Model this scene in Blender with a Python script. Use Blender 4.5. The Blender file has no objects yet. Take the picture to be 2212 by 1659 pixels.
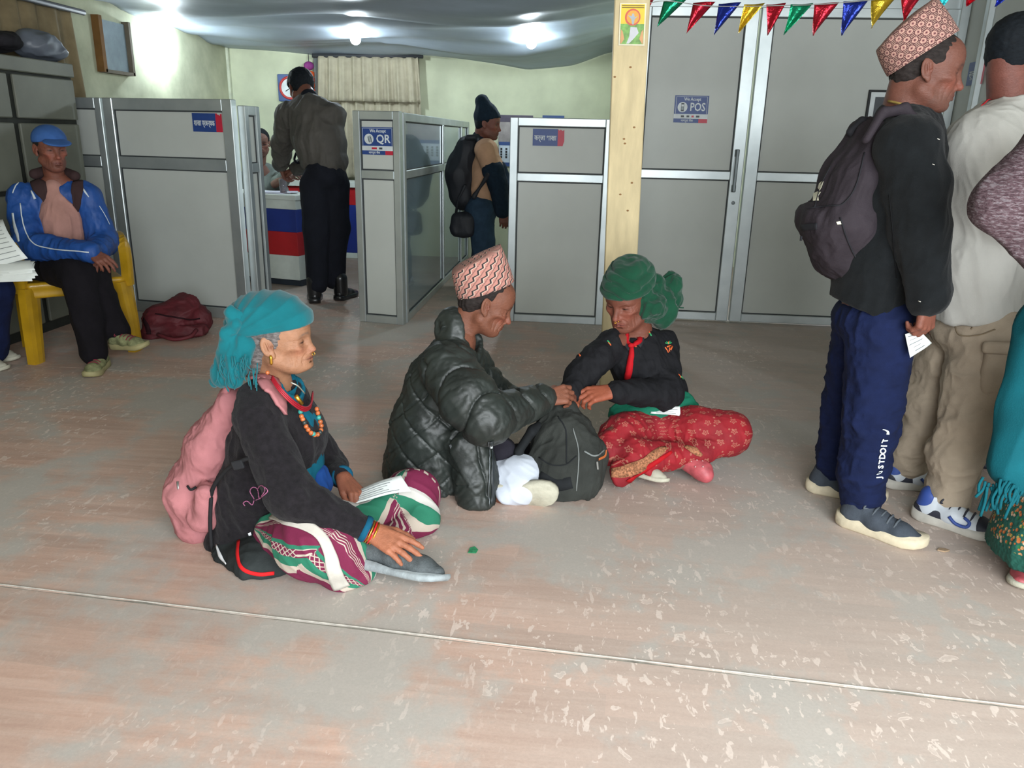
import bpy, math, random
import numpy as np
from mathutils import Vector, Matrix

# ------------------------------------------------------------------ camera
W, H, F, CH = 2212, 1659, 1690.0, 1.28
PITCH, YAW, ROLL = math.radians(17.5), math.radians(5.0), math.radians(1.35)
_fw = np.array([-math.sin(YAW)*math.cos(PITCH), math.cos(YAW)*math.cos(PITCH), -math.sin(PITCH)])
_rt0 = np.array([math.cos(YAW), math.sin(YAW), 0.0])
_up0 = np.cross(_rt0, _fw)
_rt = _rt0*math.cos(ROLL)+_up0*math.sin(ROLL)
_up = _up0*math.cos(ROLL)-_rt0*math.sin(ROLL)
_C = np.array([0.0, 0.0, CH])

scene = bpy.context.scene
COL = scene.collection
cam_d = bpy.data.cameras.new('camera'); cam = bpy.data.objects.new('camera', cam_d); COL.objects.link(cam)
cam_d.sensor_width = 36.0; cam_d.lens = 36.0*F/W; cam_d.clip_start = 0.05; cam_d.clip_end = 100
cam.matrix_world = Matrix(((_rt[0], _up[0], -_fw[0], 0), (_rt[1], _up[1], -_fw[1], 0), (_rt[2], _up[2], -_fw[2], CH), (0, 0, 0, 1)))
scene.camera = cam

# ------------------------------------------------------------------ light
world = bpy.data.worlds.new('overcast_sky'); scene.world = world; world.use_nodes = True
world.node_tree.nodes['Background'].inputs[0].default_value = (0.80, 0.90, 1.0, 1)
world.node_tree.nodes['Background'].inputs[1].default_value = 1.0
def area_light(name, loc, target, sx, sy, power, color):
    d = bpy.data.lights.new(name, 'AREA'); d.shape = 'RECTANGLE'; d.size = sx; d.size_y = sy; d.energy = power; d.color = color
    o = bpy.data.objects.new(name, d); COL.objects.link(o); o.location = loc
    o.rotation_euler = (Vector(target)-Vector(loc)).to_track_quat('-Z', 'Y').to_euler()
    return o
# daylight through the wide shop-front opening behind the camera
area_light('daylight_opening', (1.05, -1.15, 1.35), (0.5, 1.2, 0.0), 2.9, 2.2, 205, (0.92, 0.97, 1.0))
BULB_STRENGTH = 300.0
scene.view_settings.view_transform = 'Standard'; scene.view_settings.look = 'None'
scene.view_settings.gamma = 1.0; scene.view_settings.use_curve_mapping = False
scene.view_settings.exposure = 0.55

# ------------------------------------------------------------------ helpers
rng = np.random.RandomState(7)
def ray(px, py): return _fw+_rt*((px-W/2)/F)-_up*((py-H/2)/F)
def G(px, py, z=0.0):
    r = ray(px, py); return _C+r*((z-CH)/r[2])
def A(px, py, Y):
    r = ray(px, py); return _C+r*(Y/r[1])
def AX(px, py, x):
    r = ray(px, py); return _C+r*(x/r[0])
def V3(*a): return np.array(a, float)
def unit(v): v = np.asarray(v, float); return v/max(1e-9, np.linalg.norm(v))

def s2l(c):
    return tuple((x/255/12.92 if x/255 <= 0.04045 else ((x/255+0.055)/1.055)**2.4) for x in c)

ORG = {}
def empty(name, loc, label, cat, group=None, kind=None):
    o = bpy.data.objects.new(name, None); COL.objects.link(o); o.location = tuple(loc); o.empty_display_size = 0.1
    ORG[o] = np.array(loc, float); tag(o, label, cat, group, kind); return o
def tag(o, label=None, cat=None, group=None, kind=None):
    if label: o['label'] = label
    if cat: o['category'] = cat
    if group: o['group'] = group
    if kind: o['kind'] = kind
    return o
def mesh_obj(name, verts, faces, mat=None, parent=None, smooth=True, loc=None, attrs=None, fmat=None, mats=None):
    """verts in world space; the object's origin is the parent's origin or `loc`."""
    v = np.asarray(verts, float)
    if parent is not None: org = ORG[parent]
    elif loc is not None: org = np.array(loc, float)
    else: org = np.array([v[:, 0].mean(), v[:, 1].mean(), v[:, 2].min()])
    me = bpy.data.meshes.new(name)
    fa = faces if isinstance(faces, list) else faces.tolist()
    me.from_pydata((v-org).tolist(), [], fa)
    if attrs:
        for k, a in attrs.items():
            a = np.asarray(a, np.float32)
            if a.shape[1] == 4:
                at = me.attributes.new(k, 'FLOAT_COLOR', 'POINT'); at.data.foreach_set('color', a.ravel())
            else:
                at = me.attributes.new(k, 'FLOAT_VECTOR', 'POINT'); at.data.foreach_set('vector', a.ravel())
    if smooth: me.polygons.foreach_set('use_smooth', [True]*len(me.polygons))
    for m in (mats or ([mat] if mat else [])): me.materials.append(m)
    if fmat is not None: me.polygons.foreach_set('material_index', np.asarray(fmat, np.int32))
    o = bpy.data.objects.new(name, me); COL.objects.link(o)
    if parent is not None: o.parent = parent; ORG[o] = ORG[parent]
    else: o.location = tuple(org); ORG[o] = org
    return o

class MB:
    """collects simple shapes into one mesh"""
    def __init__(s): s.v = []; s.f = []
    def add(s, v, f):
        n = len(s.v); s.v += [tuple(p) for p in v]; s.f += [[i+n for i in q] for q in f]; return s
    def box(s, c, e, ux=(1, 0, 0), uy=(0, 1, 0), uz=(0, 0, 1), bev=0.0):
        c = np.array(c, float); X = unit(ux); Y = unit(uy); Z = unit(uz); a, b, d = np.array(e, float)/2
        if bev <= 0:
            P = [c+i*a*X+j*b*Y+k*d*Z for k in (-1, 1) for j in (-1, 1) for i in (-1, 1)]
            return s.add(P, [[0, 2, 3, 1], [4, 5, 7, 6], [0, 1, 5, 4], [2, 6, 7, 3], [0, 4, 6, 2], [1, 3, 7, 5]])
        bev = min(bev, a*.9, b*.9, d*.9)
        P = []; idx = {}
        for k in (-1, 1):
            for j in (-1, 1):
                for i in (-1, 1):
                    for ax in range(3):
                        q = np.array([i*a, j*b, k*d]); w = np.array([i, j, k])
                        for o2 in range(3):
                            if o2 != ax: q[o2] -= w[o2]*bev
                        idx[(i, j, k, ax)] = len(P); P.append(c+q[0]*X+q[1]*Y+q[2]*Z)
        fs = []
        for ax in range(3):
            o1, o2 = [t for t in range(3) if t != ax]
            for sg in (-1, 1):
                q = []
                for (u, v) in ((-1, -1), (1, -1), (1, 1), (-1, 1)):
                    w = [0, 0, 0]; w[ax] = sg; w[o1] = u; w[o2] = v; q.append(idx[(w[0], w[1], w[2], ax)])
                fs.append(q)
        for ax in range(3):   # edges along ax
            o1, o2 = [t for t in range(3) if t != ax]
            for u in (-1, 1):
                for v in (-1, 1):
                    w0 = [0, 0, 0]; w0[ax] = -1; w0[o1] = u; w0[o2] = v; w1 = list(w0); w1[ax] = 1
                    fs.append([idx[(*w0, o1)], idx[(*w1, o1)], idx[(*w1, o2)], idx[(*w0, o2)]])
        for i in (-1, 1):
            for j in (-1, 1):
                for k in (-1, 1): fs.append([idx[(i, j, k, 0)], idx[(i, j, k, 1)], idx[(i, j, k, 2)]])
        return s.add(P, fs)
    def tube(s, pts, r, n=8, caps=True):
        pts = [np.array(p, float) for p in pts]; m = len(pts)
        rr = r if hasattr(r, '__len__') else [r]*m
        tang = [unit(pts[min(i+1, m-1)]-pts[max(i-1, 0)]) for i in range(m)]
        ref = V3(0, 0, 1) if abs(tang[0][2]) < .9 else V3(1, 0, 0)
        a = unit(np.cross(tang[0], ref)); P = []
        for i in range(m):
            a = unit(a-tang[i]*(a@tang[i])); b = np.cross(tang[i], a)
            for k in range(n):
                t = 2*math.pi*k/n; P.append(pts[i]+rr[i]*(math.cos(t)*a+math.sin(t)*b))
        fs = [[i*n+k, i*n+(k+1) % n, (i+1)*n+(k+1) % n, (i+1)*n+k] for i in range(m-1) for k in range(n)]
        if caps: fs += [list(range(n))[::-1], [(m-1)*n+k for k in range(n)]]
        return s.add(P, fs)
    def lathe(s, c, prof, n=20, ax=(0, 0, 1)):
        ax = unit(ax); ref = V3(1, 0, 0) if abs(ax[0]) < .9 else V3(0, 1, 0)
        a = unit(np.cross(ax, ref)); b = np.cross(ax, a); c = np.array(c, float); P = []; m = len(prof)
        for (r, z) in prof:
            for k in range(n):
                t = 2*math.pi*k/n; P.append(c+ax*z+r*(math.cos(t)*a+math.sin(t)*b))
        fs = [[i*n+k, i*n+(k+1) % n, (i+1)*n+(k+1) % n, (i+1)*n+k] for i in range(m-1) for k in range(n)]
        fs += [list(range(n))[::-1], [(m-1)*n+k for k in range(n)]]
        return s.add(P, fs)
    def sphere(s, c, r, n=12, m=8, sc=(1, 1, 1)):
        prof = [(r*math.sin(math.pi*(i+.02)/(m+.04)), -r*math.cos(math.pi*(i+.02)/(m+.04))) for i in range(m+1)]
        k = len(s.v); s.lathe((0, 0, 0), prof, n)
        for i in range(k, len(s.v)): s.v[i] = tuple(np.array(s.v[i])*np.array(sc)+np.array(c, float))
        return s
    def poly(s, pts, nrm, th):
        """extruded flat polygon: pts on one face, thickness th along -nrm"""
        n = len(pts); nrm = unit(nrm); P = [np.array(p, float) for p in pts]+[np.array(p, float)-nrm*th for p in pts]
        return s.add(P, [list(range(n)), list(range(n, 2*n))[::-1]]+[[i, n+i, n+(i+1) % n, (i+1) % n] for i in range(n)])
    def build(s, name, mat, parent=None, smooth=False, loc=None):
        return mesh_obj(name, np.array(s.v), s.f, mat, parent, smooth, loc)

def smooth_path(pts, n=6):
    """Catmull-Rom through pts"""
    P = [np.array(p, float) for p in pts]; P = [2*P[0]-P[1]]+P+[2*P[-1]-P[-2]]; out = []
    for i in range(1, len(P)-2):
        for k in range(n):
            t = k/n; a, b, c, d = P[i-1], P[i], P[i+1], P[i+2]
            out.append(.5*((2*b)+(c-a)*t+(2*a-5*b+4*c-d)*t*t+(3*b-a-3*c+d)*t**3))
    out.append(P[-2]); return out

# ---- materials
def _n(nt, t, **kw):
    nd = nt.nodes.new(t)
    for k, v in kw.items(): setattr(nd, k, v)
    return nd
def _coord(nt, attr=None, scale=(1, 1, 1)):
    mp = _n(nt, 'ShaderNodeMapping'); mp.inputs['Scale'].default_value = scale
    if attr:
        a = _n(nt, 'ShaderNodeAttribute'); a.attribute_name = attr; nt.links.new(a.outputs['Vector'], mp.inputs[0])
    else:
        t = _n(nt, 'ShaderNodeTexCoord'); nt.links.new(t.outputs['Object'], mp.inputs[0])
    return mp.outputs[0]
def mathn(nt, op, a, b=None, c=None, clamp=False):
    nd = _n(nt, 'ShaderNodeMath', operation=op); nd.use_clamp = clamp
    for i, x in enumerate((a, b, c)):
        if x is None: continue
        if isinstance(x, (int, float)): nd.inputs[i].default_value = x
        else: nt.links.new(x, nd.inputs[i])
    return nd.outputs[0]
def mixc(nt, fac, a, b, mode='MIX'):
    nd = _n(nt, 'ShaderNodeMix', data_type='RGBA', blend_type=mode)
    for i, x in ((0, fac), (6, a), (7, b)):
        if isinstance(x, (int, float)): nd.inputs[i].default_value = x
        elif isinstance(x, tuple): nd.inputs[i].default_value = (*x[:3], 1)
        else: nt.links.new(x, nd.inputs[i])
    return nd.outputs[2]
def noise(nt, co, scale, detail=3, rough=.5, dist=0.0):
    nd = _n(nt, 'ShaderNodeTexNoise'); nd.inputs['Scale'].default_value = scale; nd.inputs['Detail'].default_value = detail
    nd.inputs['Roughness'].default_value = rough; nd.inputs['Distortion'].default_value = dist
    nt.links.new(co, nd.inputs['Vector']); return nd.outputs[0]
def ramp(nt, fac, stops, interp='LINEAR'):
    nd = _n(nt, 'ShaderNodeValToRGB'); cr = nd.color_ramp; cr.interpolation = interp
    while len(cr.elements) < len(stops): cr.elements.new(.5)
    for e, (p, c) in zip(cr.elements, stops):
        e.position = p; e.color = (*c[:3], 1) if isinstance(c, tuple) else (c, c, c, 1)
    nt.links.new(fac, nd.inputs[0]); return nd.outputs[0]
def smoothstep(nt, x, a, b):
    nd = _n(nt, 'ShaderNodeMapRange', interpolation_type='SMOOTHSTEP')
    nd.inputs[1].default_value = a; nd.inputs[2].default_value = b; nt.links.new(x, nd.inputs[0]); return nd.outputs[0]
def bumpn(nt, hgt, strength, dist=.01):
    nd = _n(nt, 'ShaderNodeBump'); nd.inputs['Strength'].default_value = strength; nd.inputs['Distance'].default_value = dist
    nt.links.new(hgt, nd.inputs['Height']); return nd.outputs[0]
def newmat(name):
    m = bpy.data.materials.new(name); m.use_nodes = True; nt = m.node_tree
    return m, nt, nt.nodes['Principled BSDF']
MATS = {}
def M(name, col, rough=.6, metal=0.0, var=.12, scale=12.0, bump=.0, bscale=150.0, sheen=0.0, coat=0.0, attr=None, spec=None, stretch=(1, 1, 1)):
    """plain procedural material; col is sRGB 0-255"""
    if name in MATS: return MATS[name]
    m, nt, b = newmat(name); c = s2l(col); co = _coord(nt, None, stretch)
    f = noise(nt, co, scale, 4, .55)
    d = tuple(x*(1-var*1.6) for x in c); e = tuple(min(1, x*(1+var*1.6)) for x in c)
    cc = ramp(nt, f, [(.25, d), (.75, e)])
    if attr:
        a = _n(nt, 'ShaderNodeAttribute'); a.attribute_name = attr
        cc = mixc(nt, 1.0, a.outputs['Color'], ramp(nt, f, [(.2, 1-var), (.8, 1.0)]), 'MULTIPLY')
    nt.links.new(cc, b.inputs['Base Color'])
    b.inputs['Roughness'].default_value = rough; b.inputs['Metallic'].default_value = metal
    if sheen: b.inputs['Sheen Weight'].default_value = sheen
    if coat: b.inputs['Coat Weight'].default_value = coat
    if spec is None and rough >= .8: spec = .22
    if spec is not None: b.inputs['Specular IOR Level'].default_value = spec
    if bump: nt.links.new(bumpn(nt, noise(nt, co, bscale, 3, .6), bump, .004), b.inputs['Normal'])
    MATS[name] = m; return m
def emis(name, col, strength):
    m, nt, b = newmat(name); b.inputs['Base Color'].default_value = (*s2l(col), 1)
    b.inputs['Emission Color'].default_value = (*s2l(col), 1); b.inputs['Emission Strength'].default_value = strength
    return m

def text_mesh(name, s, mat, parent, c, ux, uy, size, extr=.0006, align='CENTER', bold=0.0, fit=None):
    """flat lettering, centre c, reading direction ux, up uy"""
    cu = bpy.data.curves.new('txt', 'FONT'); cu.body = s; cu.size = size; cu.align_x = align; cu.align_y = 'CENTER'; cu.extrude = extr; cu.offset = bold; cu.resolution_u = 2
    o = bpy.data.objects.new('txt', cu); COL.objects.link(o)
    bpy.context.view_layer.update()
    dg = bpy.context.evaluated_depsgraph_get(); me = bpy.data.meshes.new_from_object(o.evaluated_get(dg))
    v = np.zeros(len(me.vertices)*3); me.vertices.foreach_get('co', v); v = v.reshape(-1, 3)
    f = [list(p.vertices) for p in me.polygons]; bpy.data.objects.remove(o); bpy.data.curves.remove(cu); bpy.data.meshes.remove(me)
    if fit: w_ = max(1e-6, np.ptp(v[:, 0])); v[:, 0] = (v[:, 0]-(v[:, 0].max()+v[:, 0].min())/2)*min(1.0, fit/w_)
    X = unit(ux); Y = unit(uy); Z = np.cross(X, Y)
    return mesh_obj(name, np.array(c, float)+v[:, :1]*X+v[:, 1:2]*Y+v[:, 2:]*Z, f, mat, parent, False)
# ================================================================== the room
XL, XR, YB, YF, YD = -3.85, 2.42, 8.60, -1.25, 5.85
ALU = None
def alu(name='aluminium'):
    if name in MATS: return MATS[name]
    m, nt, b = newmat(name); co = _coord(nt, None, (2, 2, 2))
    f = noise(nt, co, 3, 3, .5)
    nt.links.new(ramp(nt, f, [(.3, s2l((178, 186, 187))), (.7, s2l((196, 203, 203)))]), b.inputs['Base Color'])
    b.inputs['Metallic'].default_value = .7; b.inputs['Roughness'].default_value = .38
    MATS[name] = m; return m
def floor_mat():
    m, nt, b = newmat('worn_vinyl'); co = _coord(nt)
    # printed planks, running along x
    st = _n(nt, 'ShaderNodeMapping'); st.inputs['Scale'].default_value = (1.2, 14, 1); st.inputs['Rotation'].default_value = (0, 0, .06); nt.links.new(co, st.inputs[0])
    g1 = noise(nt, st.outputs[0], 2.4, 6, .6, .6)
    base = ramp(nt, g1, [(.26, s2l((188, 156, 140))), (.5, s2l((199, 169, 153))), (.74, s2l((208, 182, 167)))])
    br = _n(nt, 'ShaderNodeTexBrick'); br.inputs['Scale'].default_value = 1.0
    br.inputs['Brick Width'].default_value = .62; br.inputs['Row Height'].default_value = .075; br.inputs['Mortar Size'].default_value = .0
    br.inputs['Color1'].default_value = (.80, .80, .80, 1); br.inputs['Color2'].default_value = (1.12, 1.04, 1.0, 1)
    rt_ = _n(nt, 'ShaderNodeMapping'); rt_.inputs['Rotation'].default_value = (0, 0, .06); nt.links.new(co, rt_.inputs[0]); nt.links.new(rt_.outputs[0], br.inputs[0])
    base = mixc(nt, .55, base, br.outputs[0], 'MULTIPLY')
    # grey worn dirt patches
    p1 = noise(nt, co, 1.9, 6, .58, .3)
    p2 = noise(nt, co, 7.0, 5, .65, .2)
    pm = smoothstep(nt, mathn(nt, 'ADD', mathn(nt, 'MULTIPLY', p1, .72), mathn(nt, 'MULTIPLY', p2, .28)), .435, .575)
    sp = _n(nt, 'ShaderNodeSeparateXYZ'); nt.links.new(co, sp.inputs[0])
    far = smoothstep(nt, sp.outputs[1], 1.7, 3.4)          # grey dirt plus daylight falloff painted into the colour towards the back
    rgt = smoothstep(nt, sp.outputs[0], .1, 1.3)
    dirt_falloff = mathn(nt, 'MAXIMUM', mathn(nt, 'MULTIPLY', pm, .88), mathn(nt, 'MAXIMUM', mathn(nt, 'MULTIPLY', far, .86), mathn(nt, 'MULTIPLY', rgt, .55)))
    base = mixc(nt, dirt_falloff, base, mixc(nt, smoothstep(nt, sp.outputs[1], 1.7, 3.8), s2l((180, 175, 167)), s2l((116, 104, 90))))  # the darker back tone paints the daylight fading over the floor
    # pale scuffs: short diagonal smears and ringed flakes
    def scuff(rot, sc, thr, seed):
        mp = _n(nt, 'ShaderNodeMapping'); mp.inputs['Rotation'].default_value = (0, 0, rot); mp.inputs['Scale'].default_value = sc; mp.inputs['Location'].default_value = (seed, seed*1.7, 0)
        nt.links.new(co, mp.inputs[0]); f = noise(nt, mp.outputs[0], 9, 3, .55, .4); return f
    dens = smoothstep(nt, noise(nt, co, 1.3, 3, .5), .42, .62)
    near = mathn(nt, 'SUBTRACT', 1.0, mathn(nt, 'MULTIPLY', smoothstep(nt, sp.outputs[1], 1.9, 3.3), .85))
    dens = mathn(nt, 'MULTIPLY', dens, near)
    s1 = smoothstep(nt, scuff(.7, (3.4, 1.4, 1), 0, 3), .635, .675)
    s2 = smoothstep(nt, scuff(-.9, (3.6, 1.5, 1), 0, 11), .64, .68)
    f3 = scuff(0.2, (2.2, 2.2, 1), 0, 23)
    s4 = smoothstep(nt, scuff(1.1, (5.0, 2.4, 1), 0, 41), .63, .67); s1 = mathn(nt, 'MAXIMUM', s1, s4)
    ring = mathn(nt, 'SUBTRACT', smoothstep(nt, f3, .645, .66), mathn(nt, 'MULTIPLY', smoothstep(nt, f3, .675, .69), .55))
    fl = mathn(nt, 'MULTIPLY', mathn(nt, 'MAXIMUM', mathn(nt, 'MAXIMUM', s1, s2), ring), mathn(nt, 'ADD', mathn(nt, 'MULTIPLY', dens, .85), mathn(nt, 'MULTIPLY', near, .15)))
    base = mixc(nt, mathn(nt, 'MULTIPLY', fl, .62), base, s2l((232, 216, 204)))
    fine = noise(nt, co, 160, 2, .6)
    base = mixc(nt, .25, base, ramp(nt, fine, [(.3, (.7, .7, .7)), (.7, (1.05, 1.05, 1.05))]), 'MULTIPLY')
    nt.links.new(base, b.inputs['Base Color'])
    nt.links.new(ramp(nt, pm, [(0, .48), (1, .66)]), b.inputs['Roughness'])
    nt.links.new(bumpn(nt, mathn(nt, 'ADD', mathn(nt, 'MULTIPLY', fl, .5), fine), .12, .002), b.inputs['Normal'])
    return m
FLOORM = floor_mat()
flo = MB().box((-.7, (YF+YB)/2, -.053), (XR-XL+.8, YB-YF+.4, .1)).build('floor', M('concrete', (150, 146, 136), .9, var=.2, scale=30, bump=.3))
tag(flo, 'bare concrete slab under the worn vinyl floor sheets', 'floor', kind='structure')
def seamline(px):  # x -> y of the two joints
    return lambda x: px[0]+px[1]*x
s1 = seamline((1.745, -.066)); s2 = seamline((3.86, -.03))
def sheet(y0, y1, gap0, gap1):
    n = 60; xs = np.linspace(XL, XR, n); v = []; f = []
    w0 = .0025*np.sin(xs*9.0)+.002*np.sin(xs*31+1); top = .0; bot = -.003
    for i, x in enumerate(xs):
        a = y0(x)+gap0+(w0[i] if gap0 else 0); b_ = y1(x)-gap1
        lift = .004 if gap1 > .003 else 0
        v += [(x, a, bot), (x, a, top), (x, b_, top+0*lift), (x, b_, bot)]
    for i in range(n-1):
        a = 4*i; c = a+4
        f += [[a, c, c+1, a+1], [a+1, c+1, c+2, a+2], [a+2, c+2, c+3, a+3]]
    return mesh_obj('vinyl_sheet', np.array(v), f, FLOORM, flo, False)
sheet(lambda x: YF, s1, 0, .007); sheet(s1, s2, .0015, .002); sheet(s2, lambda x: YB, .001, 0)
# raised aluminium-grey lip along the near joint
lip = MB(); xs = np.linspace(XL+.02, XR-.02, 40)
lip.tube([(x, s1(x)+.003, .0015) for x in xs], .0022, 6)
lip.build('joint_lip', M('joint_dust', (176, 170, 160), .85, var=.15, scale=60), flo, True)

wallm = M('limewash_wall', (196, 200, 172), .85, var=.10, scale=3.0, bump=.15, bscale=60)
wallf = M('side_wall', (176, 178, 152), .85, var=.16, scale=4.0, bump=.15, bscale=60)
def wall(name, c, e, m, label):
    return tag(MB().box(c, e).build(name, m), label, 'wall', kind='structure')
HZ = 2.75
wall('wall_back', ((XL+XR)/2, YB+.06, HZ/2), (XR-XL+.3, .12, HZ), wallm, 'pale green limewashed wall behind the counters')
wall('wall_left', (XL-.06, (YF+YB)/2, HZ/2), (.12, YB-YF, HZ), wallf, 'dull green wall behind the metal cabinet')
panelw = M('grey_laminate', (186, 190, 184), .45, var=.04, scale=2.5)
wall('wall_right', (XR+.06, (YF+YD)/2, HZ/2), (.12, YD-YF+.1, HZ), panelw, 'grey panelled wall behind the queue')
wall('wall_inner', (.26, (YD+YB)/2+.06, HZ/2), (.10, YB-YD-.1, HZ), wallm, 'pale green wall closing the counter room on the right')
# shop-front wall behind the camera, open where the daylight comes in
wall('wall_front', (-2.5, YF-.06, HZ/2), (2.8, .12, HZ), wallf, 'dull wall beside the entrance opening')
wall('wall_lintel', (.7, YF-.06, 2.62), (3.6, .12, .3), wallf, 'lintel above the entrance opening')
cl = MB().box((-.7, (YF+5.6)/2, HZ+.05), (XR-XL+.3, 5.6-YF+.5, .1)).build('ceiling', M('ceiling_board', (150, 150, 142), .9, var=.1))
tag(cl, 'plain board ceiling over the waiting area', 'ceiling', kind='structure')
# sagging cloth ceiling over the counters
def tarp_z(x, y):
    u = (x-XL)/(.3-XL); t = (y-5.5)/(YB-5.5)
    back = np.interp(x, [-3.9, -2.9, -1.8, -1.2, -.67, -.2, .12, .3], [2.12, 2.05, 2.07, 2.00, 1.95, 2.02, 2.13, 2.15])
    front = 2.26+.02*np.sin(u*7)
    z = front*(1-t)+back*t-.02*math.sin(math.pi*min(1, max(0, t)))*(.6+.4*math.sin(u*5.0))
    z += .016*math.sin(x*3.1+y*5.0)+.010*math.sin(y*13+x*2.0)
    ph = ((t*2.6) % 1.0); z -= .05*(ph-.5)*(1 if u > .45 else .4)*(0.5+.5*math.sin(u*3.2))
    return z
n, m_ = 70, 60; v = []; f = []
for j in range(m_):
    for i in range(n):
        x = XL+(.26-XL)*i/(n-1); y = 5.5+(YB-.01-5.5)*j/(m_-1); v.append((x, y, tarp_z(x, y)))
f = [[j*n+i, (j+1)*n+i, (j+1)*n+i+1, j*n+i+1] for j in range(m_-1) for i in range(n-1)]
tp = mesh_obj('ceiling_cloth', np.array(v), f, M('ceiling_sheet', (150, 162, 174), .5, var=.10, scale=2.0, stretch=(1, 3, 1)), None, True)
sm = tp.modifiers.new('thickness', 'SOLIDIFY'); sm.thickness = .004
tag(tp, 'sagging blue-grey cloth sheet stretched as a ceiling over the counters', 'ceiling', kind='structure')
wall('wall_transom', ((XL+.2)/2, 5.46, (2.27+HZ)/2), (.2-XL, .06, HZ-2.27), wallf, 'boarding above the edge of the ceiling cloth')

# ------------------------------------------------------------------ aluminium screens
GASK = M('rubber_gasket', (52, 56, 58), .7)
def framed(root, o, ux, w, h, rails, stile=.055, depth=.05, panelmat=None, z0=0.0, rail=.055, mull=(), gw=.008):
    """aluminium frame with laminate panels: rails = heights of the middle rails (centre), mull = middle stile positions"""
    o = np.array(o, float); ux = unit(V3(ux[0], ux[1], 0)); uy = V3(-ux[1], ux[0], 0); uz = V3(0, 0, 1)
    am = alu(); pm_ = panelmat or panelw
    for x in (stile/2, w-stile/2): MB().box(o+ux*x+uz*(z0+h/2), (stile, depth, h), ux, uy, uz, .004).build('stile', am, root)
    for x in mull: MB().box(o+ux*x+uz*(z0+h/2), (stile*.8, depth*.96, h-2*rail), ux, uy, uz, .004).build('mullion', am, root)
    zs = [z0+rail/2]+[z0+r for r in rails]+[z0+h-rail/2]
    for z in zs: MB().box(o+ux*w/2+uz*z, (w-2*stile, depth*.9, rail), ux, uy, uz, .004).build('rail', am, root)
    xs_ = [stile]+[q for x in mull for q in (x-stile*.4, x+stile*.4)]+[w-stile]
    for a, b_ in zip(zs[:-1], zs[1:]):
        for k in range(0, len(xs_), 2):
            x0, x1 = xs_[k], xs_[k+1]; za, zb = a+rail/2, b_-rail/2
            pn_ = MB().box(o+ux*(x0+x1)/2+uz*(za+zb)/2, (x1-x0+.006, .012, zb-za+.006), ux, uy, uz).build('panel', pm_, root)
            g = MB(); d = .022
            for (cx_, cz, ex, ez) in (((x0+x1)/2, za+gw/2, x1-x0, gw), ((x0+x1)/2, zb-gw/2, x1-x0, gw), (x0+gw/2, (za+zb)/2, gw, zb-za-2*gw), (x1-gw/2, (za+zb)/2, gw, zb-za-2*gw)):
                g.box(o+ux*cx_+uz*cz, (ex, d, ez), ux, uy, uz)
            g.build('gasket', GASK, pn_)
def screen(name, o, label, group='aluminium partition screens'):
    return empty(name, (o[0], o[1], 0), label, 'partition', group)
# left screen: wall bay, front bay, return
a0 = np.array([-3.32, 5.41, 0]); a1 = np.array([-2.335, 5.25, 0])
r = screen('partition_screen', a0, 'tall grey aluminium partition screen behind the red bag')
framed(r, a0, a1-a0, np.linalg.norm(a1-a0), 1.475, [1.055], .075, .06, rail=.075)
r = screen('partition_screen', (XL+.02, 5.43, 0), 'narrow grey partition bay between the cabinet and the tall screen')
framed(r, (XL+.02, 5.46, 0), (1, -.08), -3.345-XL-.02, 1.475, [1.055], .05, .05, rail=.07)
r = screen('partition_screen', (-2.30, 5.30, 0), 'narrow return panel at the end of the tall left screen')
framed(r, (-2.305, 5.285, 0), (.10, 1), .20, 1.44, [1.04], .05, .055, rail=.06)
# QR column and the long glossy side screen
q0 = np.array([-1.565, 5.37, 0]); q1 = np.array([-1.235, 5.31, 0])
r = screen('partition_screen', q0, 'slim aluminium partition column carrying the QR sticker')
framed(r, q0, q1-q0, .335, 1.425, [1.02], .048, .055, rail=.055)
gl = M('glossy_blue_panel', (120, 138, 146), .16, var=.06, scale=2, coat=.6)
s_a = np.array([-1.25, 5.36, 0]); s_b = np.array([-1.27, 8.45, 0])
r = screen('partition_screen', s_a, 'long glossy blue-grey side screen running back from the QR column')
framed(r, s_a, s_b-s_a, 3.08, 1.42, [1.02], .05, .05, gl, rail=.055, mull=(1.55, 2.6))
# right screen
r = screen('partition_screen', (-.54, 5.57, 0), 'grey aluminium partition screen beside the wooden post')
framed(r, (-.54, 5.585, 0), (1, 0), .70, 1.41, [1.02], .055, .055, rail=.055)

# ------------------------------------------------------------------ doors
def door(name, x0, x1, label, handle):
    r = empty(name, (x0, YD, 0), label, 'door', kind='structure')
    framed(r, (x0, YD, .01), (1, 0), x1-x0, 2.13, [1.045], .085, .05, rail=.06, gw=.007)
    if handle:
        hx = x1-.055; hm = M('handle_grey', (120, 128, 130), .4, metal=.5)
        hb = MB(); hb.box((hx, YD-.035, 1.21), (.03, .03, .05), bev=.004); hb.box((hx, YD-.035, .97+.0), (.03, .03, .05), bev=.004)
        hb.v = [(p[0], p[1], p[2]) for p in hb.v]
        hb.box((hx, YD-.055, 1.09), (.022, .016, .29), bev=.005); hb.build('handle', hm, r)
        k = MB().lathe((hx+.01, YD-.024, .87), [(.013, 0), (.013, .006), (.006, .008)], 14, (0, -1, 0)); k.build('lock_cylinder', hm, r)
    return r
door('door_1', .29, 1.085, 'grey panel door leaf with the POS sticker and pull handle', True)
door('door_2', 1.10, 2.36, 'wide grey panel door leaf behind the queue', False)
MB().box((1.32, YD+.02, 2.19), (2.1, .06, .1)).build('trim_1', alu()); tag(bpy.data.objects['trim_1'], 'aluminium head rail above the door leaves', 'trim', kind='structure')
wall('wall_overdoor', (1.32, YD+.02, (2.24+HZ)/2), (2.2, .06, HZ-2.24), panelw, 'grey boarding above the door leaves')
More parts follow.
